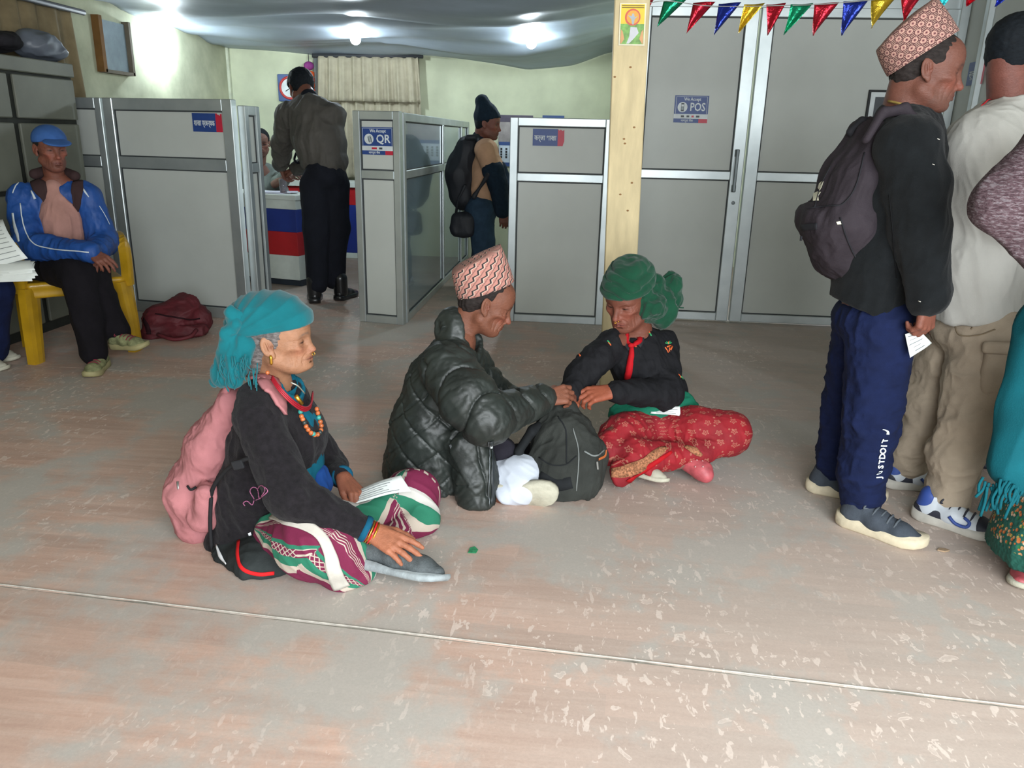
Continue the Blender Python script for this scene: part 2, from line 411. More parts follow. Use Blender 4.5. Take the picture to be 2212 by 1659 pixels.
t2 = MB().box((2.385, YD-.01, HZ/2), (.06, .07, HZ), bev=.004); t2.box((2.40, YD-.35, HZ/2), (.04, .05, HZ), bev=.004); t2.build('trim_2', alu()); tag(bpy.data.objects['trim_2'], 'aluminium corner profiles between door wall and right wall', 'trim', kind='structure')
# ------------------------------------------------------------------ wooden post
pr = empty('wooden_post', (.195, 3.98, 0), 'cream plywood-clad wooden post in front of the screens', 'post', kind='structure')
pw = M('raw_plywood', (206, 188, 146), .7, var=.14, scale=5, stretch=(3, 3, .7), bump=.2, bscale=60)
b_ = MB(); b_.box((.195, 3.98, HZ/2), (.158, .14, HZ), bev=.004)
b_.v = [(p[0]-.020*(p[2]-.2), p[1], p[2]) for p in b_.v]; b_.build('post', pw, pr)
kn = M('wood_knot', (150, 112, 74), .8)
for (px, py) in ((1362, 145), (1328, 166), (1350, 310), (1348, 300), (1370, 275), (1356, 455), (1340, 420), (1365, 395)):
    q = A(px, py, 3.907); MB().sphere(q+V3(0, .0015, 0), .006, 8, 5, (1.0, .3, .7)).build('knot', kn, pr, True)

# ------------------------------------------------------------------ lamps
def bulb(px, py, Y, lab, holder):
    c = A(px, py, Y); r = empty('light_bulb', c+V3(0, 0, -.05), lab, 'bulb', 'bare lit bulbs under the cloth ceiling')
    hm = M('bulb_holder', (200, 200, 196), .5)
    em = MATS.get('bulb_glow') or MATS.setdefault('bulb_glow', emis('bulb_glow', (232, 246, 255), BULB_STRENGTH))
    MB().sphere(c, .046, 16, 12, (1, 1, 1.08)).build('globe', em, r, True)
    d = unit(holder); MB().lathe(c+d*.03, [(.018, 0), (.021, .012), (.021, .05), (.03, .055), (.03, .075)], 14, d).build('lamp_holder', hm, r, True)
    return r
bulb(768, 84, 7.3, 'lit bulb hanging in the middle beside the junction box', (0.1, 0.0, 1))
bulb(1148, 92, 7.2, 'lit bulb on the cloth ceiling nearest the wooden post', (0, .0, 1))
bulb(362, 92, 7.18, 'lit bulb on the left wall above the tall screen', (-.9, .0, .35))
c = A(738, 42, 7.25)
jb = empty('junction_box', c, 'pale round junction box with wire beside the middle bulb', 'junction box')
MB().lathe(c+V3(0, 0, .0), [(.012, -.055), (.06, -.03), (.075, .0), (.075, .03)], 16).build('cover', M('bulb_holder', (200, 200, 196)), jb, True)
MB().tube(smooth_path([c+V3(.05, 0, .02), c+V3(.12, .02, .01), c+V3(.15, .03, -.05)]), .006, 6).build('wire', M('black_wire', (40, 42, 44)), jb, True)

# ------------------------------------------------------------------ back wall things
def cloth_sheet(x0, x1, z0, z1, y, folds, amp, seed, axis='x', n=160, m=24):
    r_ = np.random.RandomState(seed); v = []
    ph = r_.rand(4)*6
    for j in range(m):
        t = j/(m-1); z = z1+(z0-z1)*t
        for i in range(n):
            u = i/(n-1); a = u*folds*2*math.pi
            d = amp*(math.sin(a+ph[0]+.6*math.sin(a*.37+ph[1]))*(.55+.45*t)+.35*math.sin(a*2.3+ph[2])*(.3+.7*t))
            w = (u-.5)*(1+.05*t)+.5
            p = (x0+(x1-x0)*w, y+d, z) if axis == 'x' else (y+d, x0+(x1-x0)*w, z)
            v.append(p)
    f = [[j*n+i, (j+1)*n+i, (j+1)*n+i+1, j*n+i+1] for j in range(m-1) for i in range(n-1)]
    return np.array(v), f
cm = M('curtain_beige', (168, 160, 138), .85, var=.12, scale=8, bump=.2, bscale=200)
pa = A(690, 122, YB-.1); pb = A(905, 122, YB-.1)
r = empty('window_curtain', ((pa[0]+pb[0])/2, YB-.1, .7), 'beige pleated curtain with a short valance on the back wall', 'curtain')
v, f = cloth_sheet(pa[0], pb[0], .83, 2.02, YB-.10, 9, .028, 3); o = mesh_obj('drape', v, f, cm, r); o.modifiers.new('t', 'SOLIDIFY').thickness = .004
v, f = cloth_sheet(pa[0], pb[0], 1.60, 2.03, YB-.16, 9, .026, 3, m=12); o = mesh_obj('valance', v, f, cm, r); o.modifiers.new('t', 'SOLIDIFY').thickness = .004
MB().tube([(pa[0]-.06, YB-.14, 2.035), (pb[0]+.05, YB-.14, 2.045)], .022, 10).build('curtain_rod', M('dark_rod', (52, 54, 58), .6), r, True)
MB().box((pa[0]-.05, YB-.04, 1.45), (.05, .05, 1.2)).build('window_jamb', M('jamb_grey', (96, 100, 98), .7), r)
# wall clock
c = A(624, 190, YB-.02); cr = empty('wall_clock', c, 'square blue wall clock with a red ring and white dial', 'clock')
MB().box(c+V3(.02, 0, 0), (.27, .03, .27), bev=.006).build('case', M('clock_blue', (44, 74, 130), .5), cr)
MB().lathe(c+V3(.02, -.016, 0), [(.117, 0), (.117, .010), (.095, .012), (.095, .002)], 32, (0, -1, 0)).build('ring', M('clock_red', (190, 50, 48), .5), cr, True)
MB().lathe(c+V3(.02, -.017, 0), [(.094, 0), (.094, .004)], 32, (0, -1, 0)).build('dial', M('clock_white', (214, 222, 222), .5), cr)
hd = MB(); hd.box(c+V3(-.005, -.024, -.02), (.055, .003, .008), (1, 0, .6), (0, 1, 0), (-.6, 0, 1)); hd.box(c+V3(.02, -.024, .03), (.006, .003, .07)); hd.build('hands', M('ink', (24, 26, 30)), cr)
# hanging marigold garland
c = A(667, 140, YB-.06); gr = empty('hanging_garland', c+V3(0, 0, -.5), 'hanging purple and orange paper flower garland beside the clock', 'garland')
MB().sphere(c+V3(0, 0, -.01), .055, 14, 9, (1, .6, .8)).build('purple_ball', M('paper_purple', (132, 58, 120), .8, bump=.6, bscale=60), gr, True)
MB().tube([c+V3(0, 0, .03), c+V3(0, 0, .12)], .004, 5).build('string', M('black_wire', (40, 42, 44)), gr)
for k in range(7):
    mm = M('paper_orange', (226, 92, 40), .8, bump=.6, bscale=60) if k % 2 == 0 else M('paper_red', (206, 66, 44), .8, bump=.6, bscale=60)
    MB().lathe(c+V3(0, 0, -.09-.055*k), [(.03, -.03), (.056, -.02), (.054, .02), (.03, .03)], 14).build('flower_ring', mm, gr, True)
# notices on the back wall
def notice(px0, py0, px1, py1, Y, label, body, cat='poster'):
    a = A(px0, py0, Y); b = A(px1, py1, Y); c = (a+b)/2; r = empty('wall_notice', (c[0], Y, min(a[2], b[2])), label, cat)
    body(r, (a[0], b[0], max(a[2], b[2]), min(a[2], b[2])), Y); return r
def band(r, name, x0, x1, z0, z1, Y, m, th=.002): return MB().box(((x0+x1)/2, Y-th/2, (z0+z1)/2), (abs(x1-x0), th, abs(z1-z0))).build(name, m, r)
def nb1(r, q, Y):
    x0, x1, zt, zb = q; band(r, 'sheet', x0, x1, zb, zt, Y, M('notice_grey', (150, 142, 140), .5, var=.25, scale=9)); band(r, 'header', x0, x1, zt-.07, zt, Y-.003, M('notice_dark', (74, 66, 84), .5))
notice(1077, 248, 1150, 312, YB-.005, 'grey notice board with a dark heading behind the beanie man', nb1)
def nb2(r, q, Y):
    x0, x1, zt, zb = q; sh_ = band(r, 'sheet', x0, x1, zb, zt, Y, M('calendar_white', (196, 206, 216), .5)); band(r, 'header', x0, x1, zt-.035, zt, Y-.003, M('clock_blue', (44, 74, 130))); band(r, 'footer', x0, x1, zb, zb+.04, Y-.003, M('clock_blue', (44, 74, 130)))
    ink = M('ink', (24, 26, 30))
    for i in range(4):
        for j in range(4):
            xx = x0+(x1-x0)*(i+.5)/4; zz = zb+.08+(zt-zb-.14)*(j+.5)/4
            MB().box((xx, Y-.003, zz), (.02, .001, .022)).build('date_mark', ink, sh_)
notice(1078, 306, 1120, 360, YB-.02, 'white wall calendar with a blue heading behind the beanie man', nb2, 'calendar')
def nb3(r, q, Y):
    x0, x1, zt, zb = q; band(r, 'sheet', x0, x1, zb, zt, Y, M('clock_blue', (44, 74, 130)))
notice(1172, 249, 1217, 300, YB-.005, 'small blue notice just above the right screen', nb3)
# ------------------------------------------------------------------ counters
wht = M('counter_white', (206, 212, 204), .5, var=.05); blu = M('counter_blue', (26, 48, 128), .45, var=.05); red = M('counter_red', (176, 22, 30), .45, var=.05); drk = M('counter_base', (40, 48, 58), .6)
cnr = np.array([-2.435, 6.53]); lft = np.array([-3.55, 6.80]); uxc = unit(cnr-lft); uxc = V3(uxc[0], uxc[1], 0); uyc = V3(-uxc[1], uxc[0], 0); Lc = np.linalg.norm(cnr-lft)
r = empty('service_counter', (-2.95, 6.7, 0), 'white counter with blue and red stripes in front of the clerk', 'counter')
def cband(name, z0, z1, m, proud=0.0, dep=.30, x0=0, x1=None):
    x1 = Lc if x1 is None else x1; c = V3(lft[0], lft[1], 0)+uxc*(x0+x1)/2+uyc*(dep/2-proud)+V3(0, 0, (z0+z1)/2)
    MB().box(c, (x1-x0, dep, z1-z0), uxc, uyc, (0, 0, 1), .003).build(name, m, r)
cband('plinth', 0, .055, drk, -.03); cband('lower_panel', .055, .265, wht); cband('red_stripe', .265, .465, red, .002); cband('blue_stripe', .465, .655, blu, .002); cband('upper_panel', .655, .735, wht); cband('worktop', .735, .775, wht, .03, .40, -.02, Lc+.02)
r = empty('service_counter', (-2.6, 8.3, 0), 'far counter with red and blue panels behind the guard', 'counter')
for nm, z0, z1, m, x0, x1 in (('lower_panel', .0, .06, wht, -3.35, -1.4), ('blue_panel', .06, .56, blu, -3.35, -1.4), ('red_panel', .56, .74, red, -3.35, -1.4), ('worktop', .74, .80, wht, -3.37, -1.38)):
    MB().box(((x0+x1)/2, 8.36, (z0+z1)/2), (x1-x0, .26 if nm != 'worktop' else .3, z1-z0), bev=.003).build(nm, m, r)
text_mesh('counter_number', '1', M('clock_white', (214, 222, 222)), r, (-2.86, 8.228, .66), (1, 0, 0), (0, 0, 1), .09)
# glass and papers on the counter
c = A(612, 404, 6.68); c[2] = .776
gr = empty('water_glass', c, 'clear drinking glass standing on the striped counter', 'glass')
gm, nt, b = newmat('glass_clear'); b.inputs['Transmission Weight'].default_value = .9; b.inputs['Roughness'].default_value = .05; b.inputs['Base Color'].default_value = (.85, .82, .86, 1)
MB().lathe(c, [(.028, 0), (.036, .12), (.033, .12), (.026, .008)], 18).build('tumbler', gm, gr, True)
MB().lathe(c+V3(0, 0, .006), [(.025, 0), (.0295, .07)], 18).build('water', M('tea_water', (150, 120, 118), .1), gr, True)
c2 = A(590, 402, 6.72); c2[2] = .776
for k in range(3):
    tag(MB().box(c2+V3(-.02+.03*k, .02*k, .002+.003*k), (.30, .21, .003), (1, .2*k-.1, 0), (-.2*k+.1, 1, 0)).build('paper_sheet', M('paper_lilac', (196, 196, 208), .7)), ['loose paper sheet lying lowest on the striped counter', 'loose paper sheet in the middle of the counter pile', 'loose paper sheet on top of the counter pile'][k], 'paper', 'papers on the counter')

# ------------------------------------------------------------------ left side: cabinet, curtain, small window
cabm = M('cabinet_grey', (104, 106, 94), .55, var=.14, scale=3); cabd = M('cabinet_gap', (48, 50, 46), .8)
r = empty('metal_cabinet', (-3.63, 4.6, 0), 'tall grey metal cabinet with panelled doors against the left wall', 'cabinet')
y0, y1 = 3.98, 5.30; xf = -3.45
MB().box(((xf-.02+XL+.13)/2, (y0+y1)/2, .84), (xf-.02-XL-.13, y1-y0, 1.68), bev=.006).build('carcass', cabd, r)
for i, (ya, yb) in enumerate(((3.99, 4.66), (4.70, 5.29))):
    for (za, zb) in ((.06, .44), (.46, .88), (.90, 1.30), (1.32, 1.58)):
        MB().box((xf-.008, (ya+yb)/2, (za+zb)/2), (.022, yb-ya-.012, zb-za-.008), bev=.006).build('door_panel', cabm, r)
MB().box((xf-.137, (y0+y1)/2, 1.635), (.28, y1-y0+.01, .085), bev=.006).build('top_rail', cabm, r)
MB().box((xf-.03, (y0+y1)/2, .03), (.03, y1-y0-.04, .06)).build('plinth', cabd, r)
cmb = M('curtain_brown', (118, 104, 78), .9, var=.2, scale=6, bump=.2, bscale=150)
r = empty('side_curtain', (XL+.07, 5.1, 1.3), 'brown pleated curtain above the metal cabinet', 'curtain')
v, f = cloth_sheet(3.6, 5.86, 1.3, 2.07, XL+.065, 11, .028, 5, 'y', n=200); o = mesh_obj('drape', v, f, cmb, r); o.modifiers.new('t', 'SOLIDIFY').thickness = .004
MB().tube([(XL+.09, 3.5, 2.085), (XL+.09, 6.0, 2.085)], .02, 8).build('curtain_rail', M('dark_rod', (52, 54, 58)), r, True)
wa = AX(208, 40, XL); wb = AX(270, 157, XL)
r = empty('window_1', (XL, (wa[1]+wb[1])/2, wb[2]), 'small boarded wall window with a wooden reveal', 'window', kind='structure')
ym, zm, dy, dz = (wa[1]+wb[1])/2, (wa[2]+wb[2])/2, abs(wb[1]-wa[1])+.06, wa[2]-wb[2]
MB().box((XL+.012, ym, zm), (.02, dy, dz)).build('pane', M('blue_board', (132, 146, 152), .4), r)
rv = M('brown_reveal', (112, 80, 44), .8)
MB().box((XL+.03, ym-dy/2-.02, zm), (.06, .045, dz+.04)).build('reveal', rv, r); MB().box((XL+.03, ym+dy/2+.012, zm), (.06, .03, dz+.04)).build('reveal', M('grey_reveal', (110, 102, 88), .8), r); MB().box((XL+.03, ym, zm-dz/2-.012), (.06, dy+.04, .025)).build('reveal', M('grey_reveal', (110, 102, 88)), r)
MB().box((XL+.012, YB-.02, 1.2), (.03, .05, 2.0)).build('trim_3', M('corner_batten', (196, 200, 178), .8)); tag(bpy.data.objects['trim_3'], 'pale batten in the corner of left and back wall', 'trim', kind='structure')

# ------------------------------------------------------------------ stickers
NAVY = M('sticker_navy', (38, 66, 128), .45, var=.06); CRIM = M('sticker_red', (186, 34, 60), .45, var=.06); SWHT = M('sticker_white', (206, 212, 214), .5); SGRY = M('sticker_grey', (60, 64, 70), .5)
def accept_sticker(name, c, ux, w, h, big, label, icon):
    c = np.array(c, float); ux = unit(ux); uz = V3(0, 0, 1); nn = np.cross(ux, uz); r = empty('sticker', c-uz*h/2, label, 'sticker')
    def rect(nm, x0, x1, z0, z1, m, t, par=None): return MB().box(c+ux*((x0+x1)/2-.5)*w+uz*((z0+z1)/2-.5)*h+nn*t, (w*(x1-x0), .0008, h*(z1-z0)), ux, -nn, uz).build(nm, m, par or r)
    bk_ = rect('backing', 0, 1, .32, 1, NAVY, .001); rect('logo_strip', 0, 1, .15, .32, SWHT, .001); ft_ = rect('footer', 0, .74, 0, .15, NAVY, .001); rect('footer_red', .74, 1, 0, .15, CRIM, .001)
    g = .012
    for (x0, x1, z0, z1) in ((.04, .96, .955, .965), (.04, .05, .33, .96), (.95, .96, .33, .96)): rect('border_line', x0, x1, z0, z1, SWHT, .0015, bk_)
    P = lambda x, z: c+ux*(x-.5)*w+uz*(z-.5)*h+nn*.0022
    text_mesh('lettering', 'We Accept', SWHT, bk_, P(.52, .865), ux, uz, h*.16, bold=.0006, fit=w*.5)
    text_mesh('lettering', big, SWHT, bk_, P(.69, .57), ux, uz, h*.42, bold=.0014, fit=w*.44)
    MB().lathe(P(.24, .57), [(h*.19, 0), (h*.19, .0006)], 24, nn).build('icon_disc', SWHT, bk_)
    Q = lambda x, z: P(x, z)+nn*.0012
    if icon == 'pos':
        MB().box(Q(.24, .57), (w*.085, .0006, h*.30), ux, -nn, uz).build('icon', SGRY, r)
        MB().box(Q(.24, .63)+nn*.0006, (w*.065, .0006, h*.08), ux, -nn, uz).build('icon_screen', SWHT, r); MB().box(Q(.24, .52)+nn*.0006, (w*.06, .0006, h*.10), ux, -nn, uz).build('icon_keys', M('sticker_ltgrey', (150, 160, 166)), r)
    else:
        MB().box(Q(.27, .57), (w*.10, .0006, h*.24), ux+uz*.25, -nn, uz-ux*.25).build('icon', M('sticker_ltgrey', (150, 160, 166)), r); MB().box(Q(.23, .55), (w*.02, .0006, h*.20), ux+uz*.25, -nn, uz-ux*.25).build('icon_edge', SGRY, r); MB().box(Q(.315, .54), (w*.02, .0006, h*.22), ux+uz*.25, -nn, uz-ux*.25).build('icon_edge', SGRY, r)
    for i, (x, m, ww) in enumerate(((.26, SGRY, .09), (.42, SGRY, .08), (.56, CRIM, .07), (.71, SGRY, .10)) if icon == 'pos' else ((.40, CRIM, .16), (.60, SGRY, .10))):
        MB().box(P(x, .235), (w*ww, .0006, h*.07), ux, -nn, uz).build('logo_mark', m, r)
    text_mesh('lettering', 'नागपुरा बैंक', SWHT, ft_, P(.40, .075), ux, uz, h*.11, bold=.0003, fit=w*.5)
    return r
uq = unit(q1-q0); pq = q0+uq*.168+V3(0, -.012, 0)
zc = A(827, 305, 5.33)[2]; accept_sticker('s', q0+uq*.168+V3(0, 0, zc)+np.cross(uq, V3(0, 0, 1))*.0085, uq, .232, .175, 'QR', 'blue We Accept QR sticker on the slim column', 'qr')
c = A(1493, 236, YD-.008); accept_sticker('s', c, (1, 0, 0), .232, .178, 'POS', 'blue We Accept POS sticker on the door leaf', 'pos')
def name_sticker(c, ux, w, h, txt, label, tear):
    c = np.array(c, float); ux = unit(ux); uz = V3(0, 0, 1); nn = np.cross(ux, uz); r = empty('sticker', c-uz*h/2, label, 'sticker')
    P = lambda x, z, t=.001: c+ux*(x-.5)*w+uz*(z-.5)*h+nn*t
    bf_ = MB().poly([P(0, 0), P(.79, 0), P(.79, 1), P(0, 1)], nn, .0008).build('blue_field', NAVY, r)
    if tear == 'a': pts = [(.79, 0), (1, 0), (1, .97), (.955, .97), (.94, .86), (.90, .93), (.86, .93), (.84, 1), (.79, 1)]
    else: pts = [(.79, 0), (.95, 0), (1, .3), (.99, .97), (.94, .90), (.88, .98), (.84, .92), (.79, 1)]
    MB().poly([P(*p) for p in pts], nn, .0008).build('red_field', CRIM, r)
    text_mesh('lettering', txt, SWHT, bf_, P(.40, .46, .0018), ux, uz, h*.42, bold=.0008, fit=w*.70)
    return r
ua = unit(a1-a0); pa_ = A(453, 265, 5.30); k = (pa_-a0)@ua; pz = pa_[2]
name_sticker(a0+ua*k+V3(0, 0, pz)+np.cross(ua, V3(0, 0, 1))*.0085, ua, .225, .118, 'शाखा प्रबन्धक', 'blue and red name sticker on the tall left screen', 'a')
c = A(1185, 297, 5.576); name_sticker(c, (1, 0, 0), .215, .110, 'कर्जा शाखा', 'blue and red name sticker with torn edge on the right screen', 'b')
c = AX(2108, 158, XR-.008); name_sticker(c, (0, -1, 0), .22, .14, 'सूचना', 'small blue sticker on the right wall between the two heads', 'a')
# framed slip on the wide door
c = A(1905, 232, YD-.02); fr = empty('framed_notice', c+V3(0, 0, -.1), 'small dark-framed notice on the wide door behind the topi man', 'frame')
MB().box(c, (.20, .012, .22), bev=.002).build('frame', M('ink', (24, 26, 30)), fr); MB().box(c+V3(0, -.007, 0), (.17, .003, .19)).build('sheet', SWHT, fr); MB().box(c+V3(.01, -.009, -.01), (.13, .002, .15)).build('print', M('sticker_grey', (60, 64, 70)), fr)
# poster on the post: plain stand-in print (sun disc over green land)
c = A(1366, 53, 3.904); r = empty('post_poster', c+V3(0, 0, -.11), 'small yellow and green devotional poster with white border on the post', 'poster')
ux = V3(1, 0, 0); uz = unit(V3(-.02, 0, 1))
def prect(nm, x0, x1, z0, z1, m, t): MB().box(c+ux*((x0+x1)/2)+uz*((z0+z1)/2)+V3(0, -t, 0), (x1-x0, .0006, z1-z0), ux, (0, 1, 0), uz).build(nm, m, r)
prect('border', -.059, .059, -.088, .088, M('poster_border', (226, 218, 190), .6), .001)
prect('yellow_sky', -.053, .053, .002, .084, M('poster_yellow', (228, 196, 40), .5, var=.1), .0016); prect('green_land', -.053, .053, -.082, .002, M('poster_green', (112, 160, 72), .5, var=.35, scale=40), .0016)
MB().lathe(c+uz*.03+V3(0, -.0019, 0), [(.035, 0), (.035, .0005)], 24, (0, -1, 0)).build('red_ring', M('poster_red', (206, 84, 60), .5), r); MB().lathe(c+uz*.03+V3(.001, -.0024, 0), [(.028, 0), (.028, .0005)], 24, (0, -1, 0)).build('sun_disc', M('poster_orange', (226, 160, 50), .5, var=.1), r)
MB().poly([c+V3(x, -.003, 0)+uz*z for (x, z) in ((-.008, -.01), (.02, -.012), (.03, -.035), (.008, -.06), (-.012, -.08), (-.024, -.08), (-.012, -.05))], (0, -1, 0), .0005).build('pale_stream', M('poster_stream', (196, 196, 200), .5), r)
MB().poly([c+V3(x, -.003, 0)+uz*z for (x, z) in ((-.003, .045), (.005, .045), (.009, .03), (.022, .034), (.009, .022), (.006, .0), (-.001, .0), (-.006, .022), (-.022, .038), (-.005, .034))], (0, -1, 0), .0005).build('pale_figure', M('poster_figure', (170, 178, 184), .5), r)
for sx in (-1, 1): MB().poly([c+V3(sx*x, -.003, 0)+uz*z for (x, z) in ((.05, -.02), (.042, -.03), (.034, -.06), (.046, -.08), (.052, -.08))], (0, -1, 0), .0005).build('ochre_figure', M('poster_ochre', (206, 150, 96), .5), r)
for zz in (.078, .070): prect('print_line', -.05, .05, zz-.002, zz+.001, M('poster_ink', (110, 84, 30), .6), .0022)

# ------------------------------------------------------------------ bunting
def foil(name, col):
    m, nt, b = newmat(name); co = _coord(nt); b.inputs['Base Color'].default_value = (*s2l(col), 1)
    b.inputs['Metallic'].default_value = .75; b.inputs['Roughness'].default_value = .28
    nt.links.new(bumpn(nt, noise(nt, co, 34, 3, .6, .6), .55, .012), b.inputs['Normal']); return m
FO = {'g': foil('foil_green', (30, 150, 108)), 'r': foil('foil_red', (190, 34, 52)), 'b': foil('foil_blue', (40, 58, 158)), 'y': foil('foil_gold', (214, 178, 50)), 'c': foil('foil_cyan', (40, 180, 190))}
br = empty('bunting', (1.2, 4.0, 1.9), 'string of metallic pennant flags hung across the doors', 'bunting')
strp = []; YBU = lambda px: 3.95-.25*(px-1400)/800
for px, py in ((1396, 8), (1440, 2), (1520, 12), (1600, 14), (1680, 12), (1760, 10), (1840, 4), (1920, -4), (2000, -12), (2090, -16), (2212, -22), (2300, -25)): strp.append(A(px, py, YBU(px)))
MB().tube(smooth_path(strp, 4), .0018, 5).build('string', M('flag_string', (150, 150, 146)), br)
def flag(px0, px1, pyt, tx, ty, k, i):
    n, m = 7, 9; Y = YBU(px0)+.006; a = A(px0, pyt, Y); b2 = A(px1, pyt-3, Y); t = A(tx, ty, Y); rr = np.random.RandomState(i+40); ph = rr.rand(3)*6; v = []
    for j in range(m):
        s = j/(m-1)
        for q in range(n):
            u = q/(n-1); e0 = a*(1-s)+t*s; e1 = b2*(1-s)+t*s; p = e0*(1-u)+e1*u
            p = p+V3(0, .010*math.sin(u*5+ph[0]+s*2)+.014*math.sin(s*3.4+ph[1])*s, 0); v.append(p)
    f = [[j*n+q, j*n+q+1, (j+1)*n+q+1, (j+1)*n+q] for j in range(m-1) for q in range(n-1)]
    o = mesh_obj('pennant', np.array(v), f, FO[k], br); o.modifiers.new('t', 'SOLIDIFY').thickness = .0008
for i, (px0, px1, pyt, tx, ty, k) in enumerate(((1396, 1412, 2, 1404, 14, 'r'), (1434, 1483, 2, 1420, 58, 'g'), (1498, 1546, 6, 1483, 72, 'r'), (1553, 1601, 8, 1543, 75, 'b'), (1607, 1652, 10, 1594, 73, 'y'), (1655, 1697, 10, 1659, 76, 'r'), (1707, 1757, 10, 1694, 75, 'g'), (1760, 1812, 8, 1757, 77, 'r'), (1822, 1875, 3, 1820, 76, 'b'), (1884, 1936, -2, 1880, 62, 'y'), (1947, 1992, -4, 1948, 50, 'r'), (2012, 2060, -10, 2014, 44, 'c'), (2088, 2130, -14, 2088, 14, 'r'), (2148, 2190, -16, 2152, 14, 'b'))): flag(px0, px1, pyt, tx, ty, k, i)
# floor litter
c = G(1022, 1190); w_ = MB(); w_.poly([c+V3(x, y, .004) for (x, y) in ((-.014, -.02), (.012, -.018), (.016, .004), (.002, .024), (-.012, .012))], (0, 0, 1), .002)
tag(w_.build('sweet_wrapper', M('wrapper_green', (58, 140, 96), .35, var=.3, scale=80)), 'tiny green sweet wrapper on the open floor', 'litter')
c = G(2037, 1190); w_ = MB(); w_.poly([c+V3(x, y, .006) for (x, y) in ((-.02, -.004), (.0, -.012), (.02, -.002), (.012, .009), (-.01, .01))], (0, 0, 1), .005)
tag(w_.build('dry_scrap', M('scrap_brown', (150, 128, 104), .8)), 'small brown scrap on the floor beside the grey sneaker', 'litter')
# ================================================================== implicit surfaces for bodies and cloth
class SDF:
    def __init__(s, h): s.h = h; s.p = []; s.lo = np.full(3, 1e9); s.hi = np.full(3, -1e9)
    def _bb(s, lo, hi, grow=True):
        if grow: s.lo = np.minimum(s.lo, lo); s.hi = np.maximum(s.hi, hi)
    def cone(s, a, b, r1, r2=None, k=.02, n=None, f=1.0, op='u'):
        a = np.array(a, float); b = np.array(b, float); r2 = r1 if r2 is None else r2
        r = max(r1, r2)*(max(f, 1.0) if n is not None else 1); lo = np.minimum(a, b)-r; hi = np.maximum(a, b)+r
        s._bb(lo, hi, op == 'u'); s.p.append(('c', op, k, lo, hi, (a, b, r1, r2, None if n is None else unit(n), f))); return s
    def chain(s, pts, rad, k=.02, n=None, f=1.0):
        for i in range(len(pts)-1): s.cone(pts[i], pts[i+1], rad[i], rad[i+1], k, n, f)
        return s
    def ell(s, c, r, k=.02, R=None, op='u'):
        c = np.array(c, float); r = np.array(r, float)*np.ones(3); R = np.eye(3) if R is None else np.array(R, float)
        e = np.sqrt(((R*r)**2).sum(1)); lo = c-e; hi = c+e
        s._bb(lo, hi, op == 'u'); s.p.append(('e', op, k, lo, hi, (c, r, R))); return s
    def box(s, c, e, rad=.01, k=.01, R=None, op='u'):
        c = np.array(c, float); e = np.array(e, float)/2; R = np.eye(3) if R is None else np.array(R, float)
        q = (np.abs(R)*e).sum(1); lo = c-q; hi = c+q
        s._bb(lo, hi, op == 'u'); s.p.append(('b', op, k, lo, hi, (c, e, R, rad))); return s
    def cut(s, p, n, k=.0):
        s.p.append(('p', 'i', k, None, None, (np.array(p, float), unit(n)))); return s
    def grid(s):
        h = s.h; lo = s.lo-4*h; hi = s.hi+4*h; N = np.ceil((hi-lo)/h).astype(int)+1
        ax = [(lo[i]+h*np.arange(N[i])).astype(np.float32) for i in range(3)]; Fg = np.full(N, 1.0, np.float32)
        for (ty, op, k, plo, phi, q) in s.p:
            if ty == 'p':
                p, n = q; d = ((ax[0]-p[0])*n[0])[:, None, None]+((ax[1]-p[1])*n[1])[None, :, None]+((ax[2]-p[2])*n[2])[None, None, :]
                Fg = np.maximum(Fg, d); continue
            pad = k*1.5+4*h; i0 = np.clip(((plo-pad-lo)/h).astype(int), 0, N-1); i1 = np.clip(((phi+pad-lo)/h).astype(int)+2, 1, N)
            if (i1 <= i0).any(): continue
            sl = tuple(slice(i0[i], i1[i]) for i in range(3))
            x = ax[0][sl[0]][:, None, None]; y = ax[1][sl[1]][None, :, None]; z = ax[2][sl[2]][None, None, :]
            if ty == 'c':
                a, b, r1, r2, n, f = q; ab = b-a; L2 = max(1e-12, ab@ab); dx, dy, dz = x-a[0], y-a[1], z-a[2]
                t = np.clip((dx*ab[0]+dy*ab[1]+dz*ab[2])/L2, 0, 1); ex, ey, ez = dx-t*ab[0], dy-t*ab[1], dz-t*ab[2]
                e2 = ex*ex+ey*ey+ez*ez
                if n is not None:
                    u = ex*n[0]+ey*n[1]+ez*n[2]; e2 = e2-u*u*(1-1/(f*f))
                d = np.sqrt(np.maximum(e2, 1e-12))-(r1+(r2-r1)*t)
            elif ty == 'e':
                c, r, R = q; dx, dy, dz = x-c[0], y-c[1], z-c[2]; k0 = 0; k1 = 0
                for j in range(3):
                    u = dx*R[0, j]+dy*R[1, j]+dz*R[2, j]; k0 = k0+(u/r[j])**2; k1 = k1+(u/(r[j]**2))**2
                k0 = np.sqrt(k0); d = k0*(k0-1)/np.sqrt(np.maximum(k1, 1e-9))
                d = np.where(k0 < .05, -float(r.min()), d)
            else:
                c, e, R, rad = q; dx, dy, dz = x-c[0], y-c[1], z-c[2]; o2 = 0; mx = None
                for j in range(3):
                    u = np.abs(dx*R[0, j]+dy*R[1, j]+dz*R[2, j])-(e[j]-rad); o2 = o2+np.maximum(u, 0)**2; mx = u if mx is None else np.maximum(mx, u)
                d = np.sqrt(o2)+np.minimum(mx, 0)-rad
            G0 = Fg[sl]
            if op == 'u':
                hh = np.clip(.5+.5*(G0-d)/max(k, 1e-5), 0, 1); Fg[sl] = G0+(d-G0)*hh-k*hh*(1-hh)
            else:
                hh = np.clip(.5-.5*(G0+d)/max(k, 1e-5), 0, 1); Fg[sl] = G0+(-d-G0)*hh+k*hh*(1-hh)
        return Fg, lo
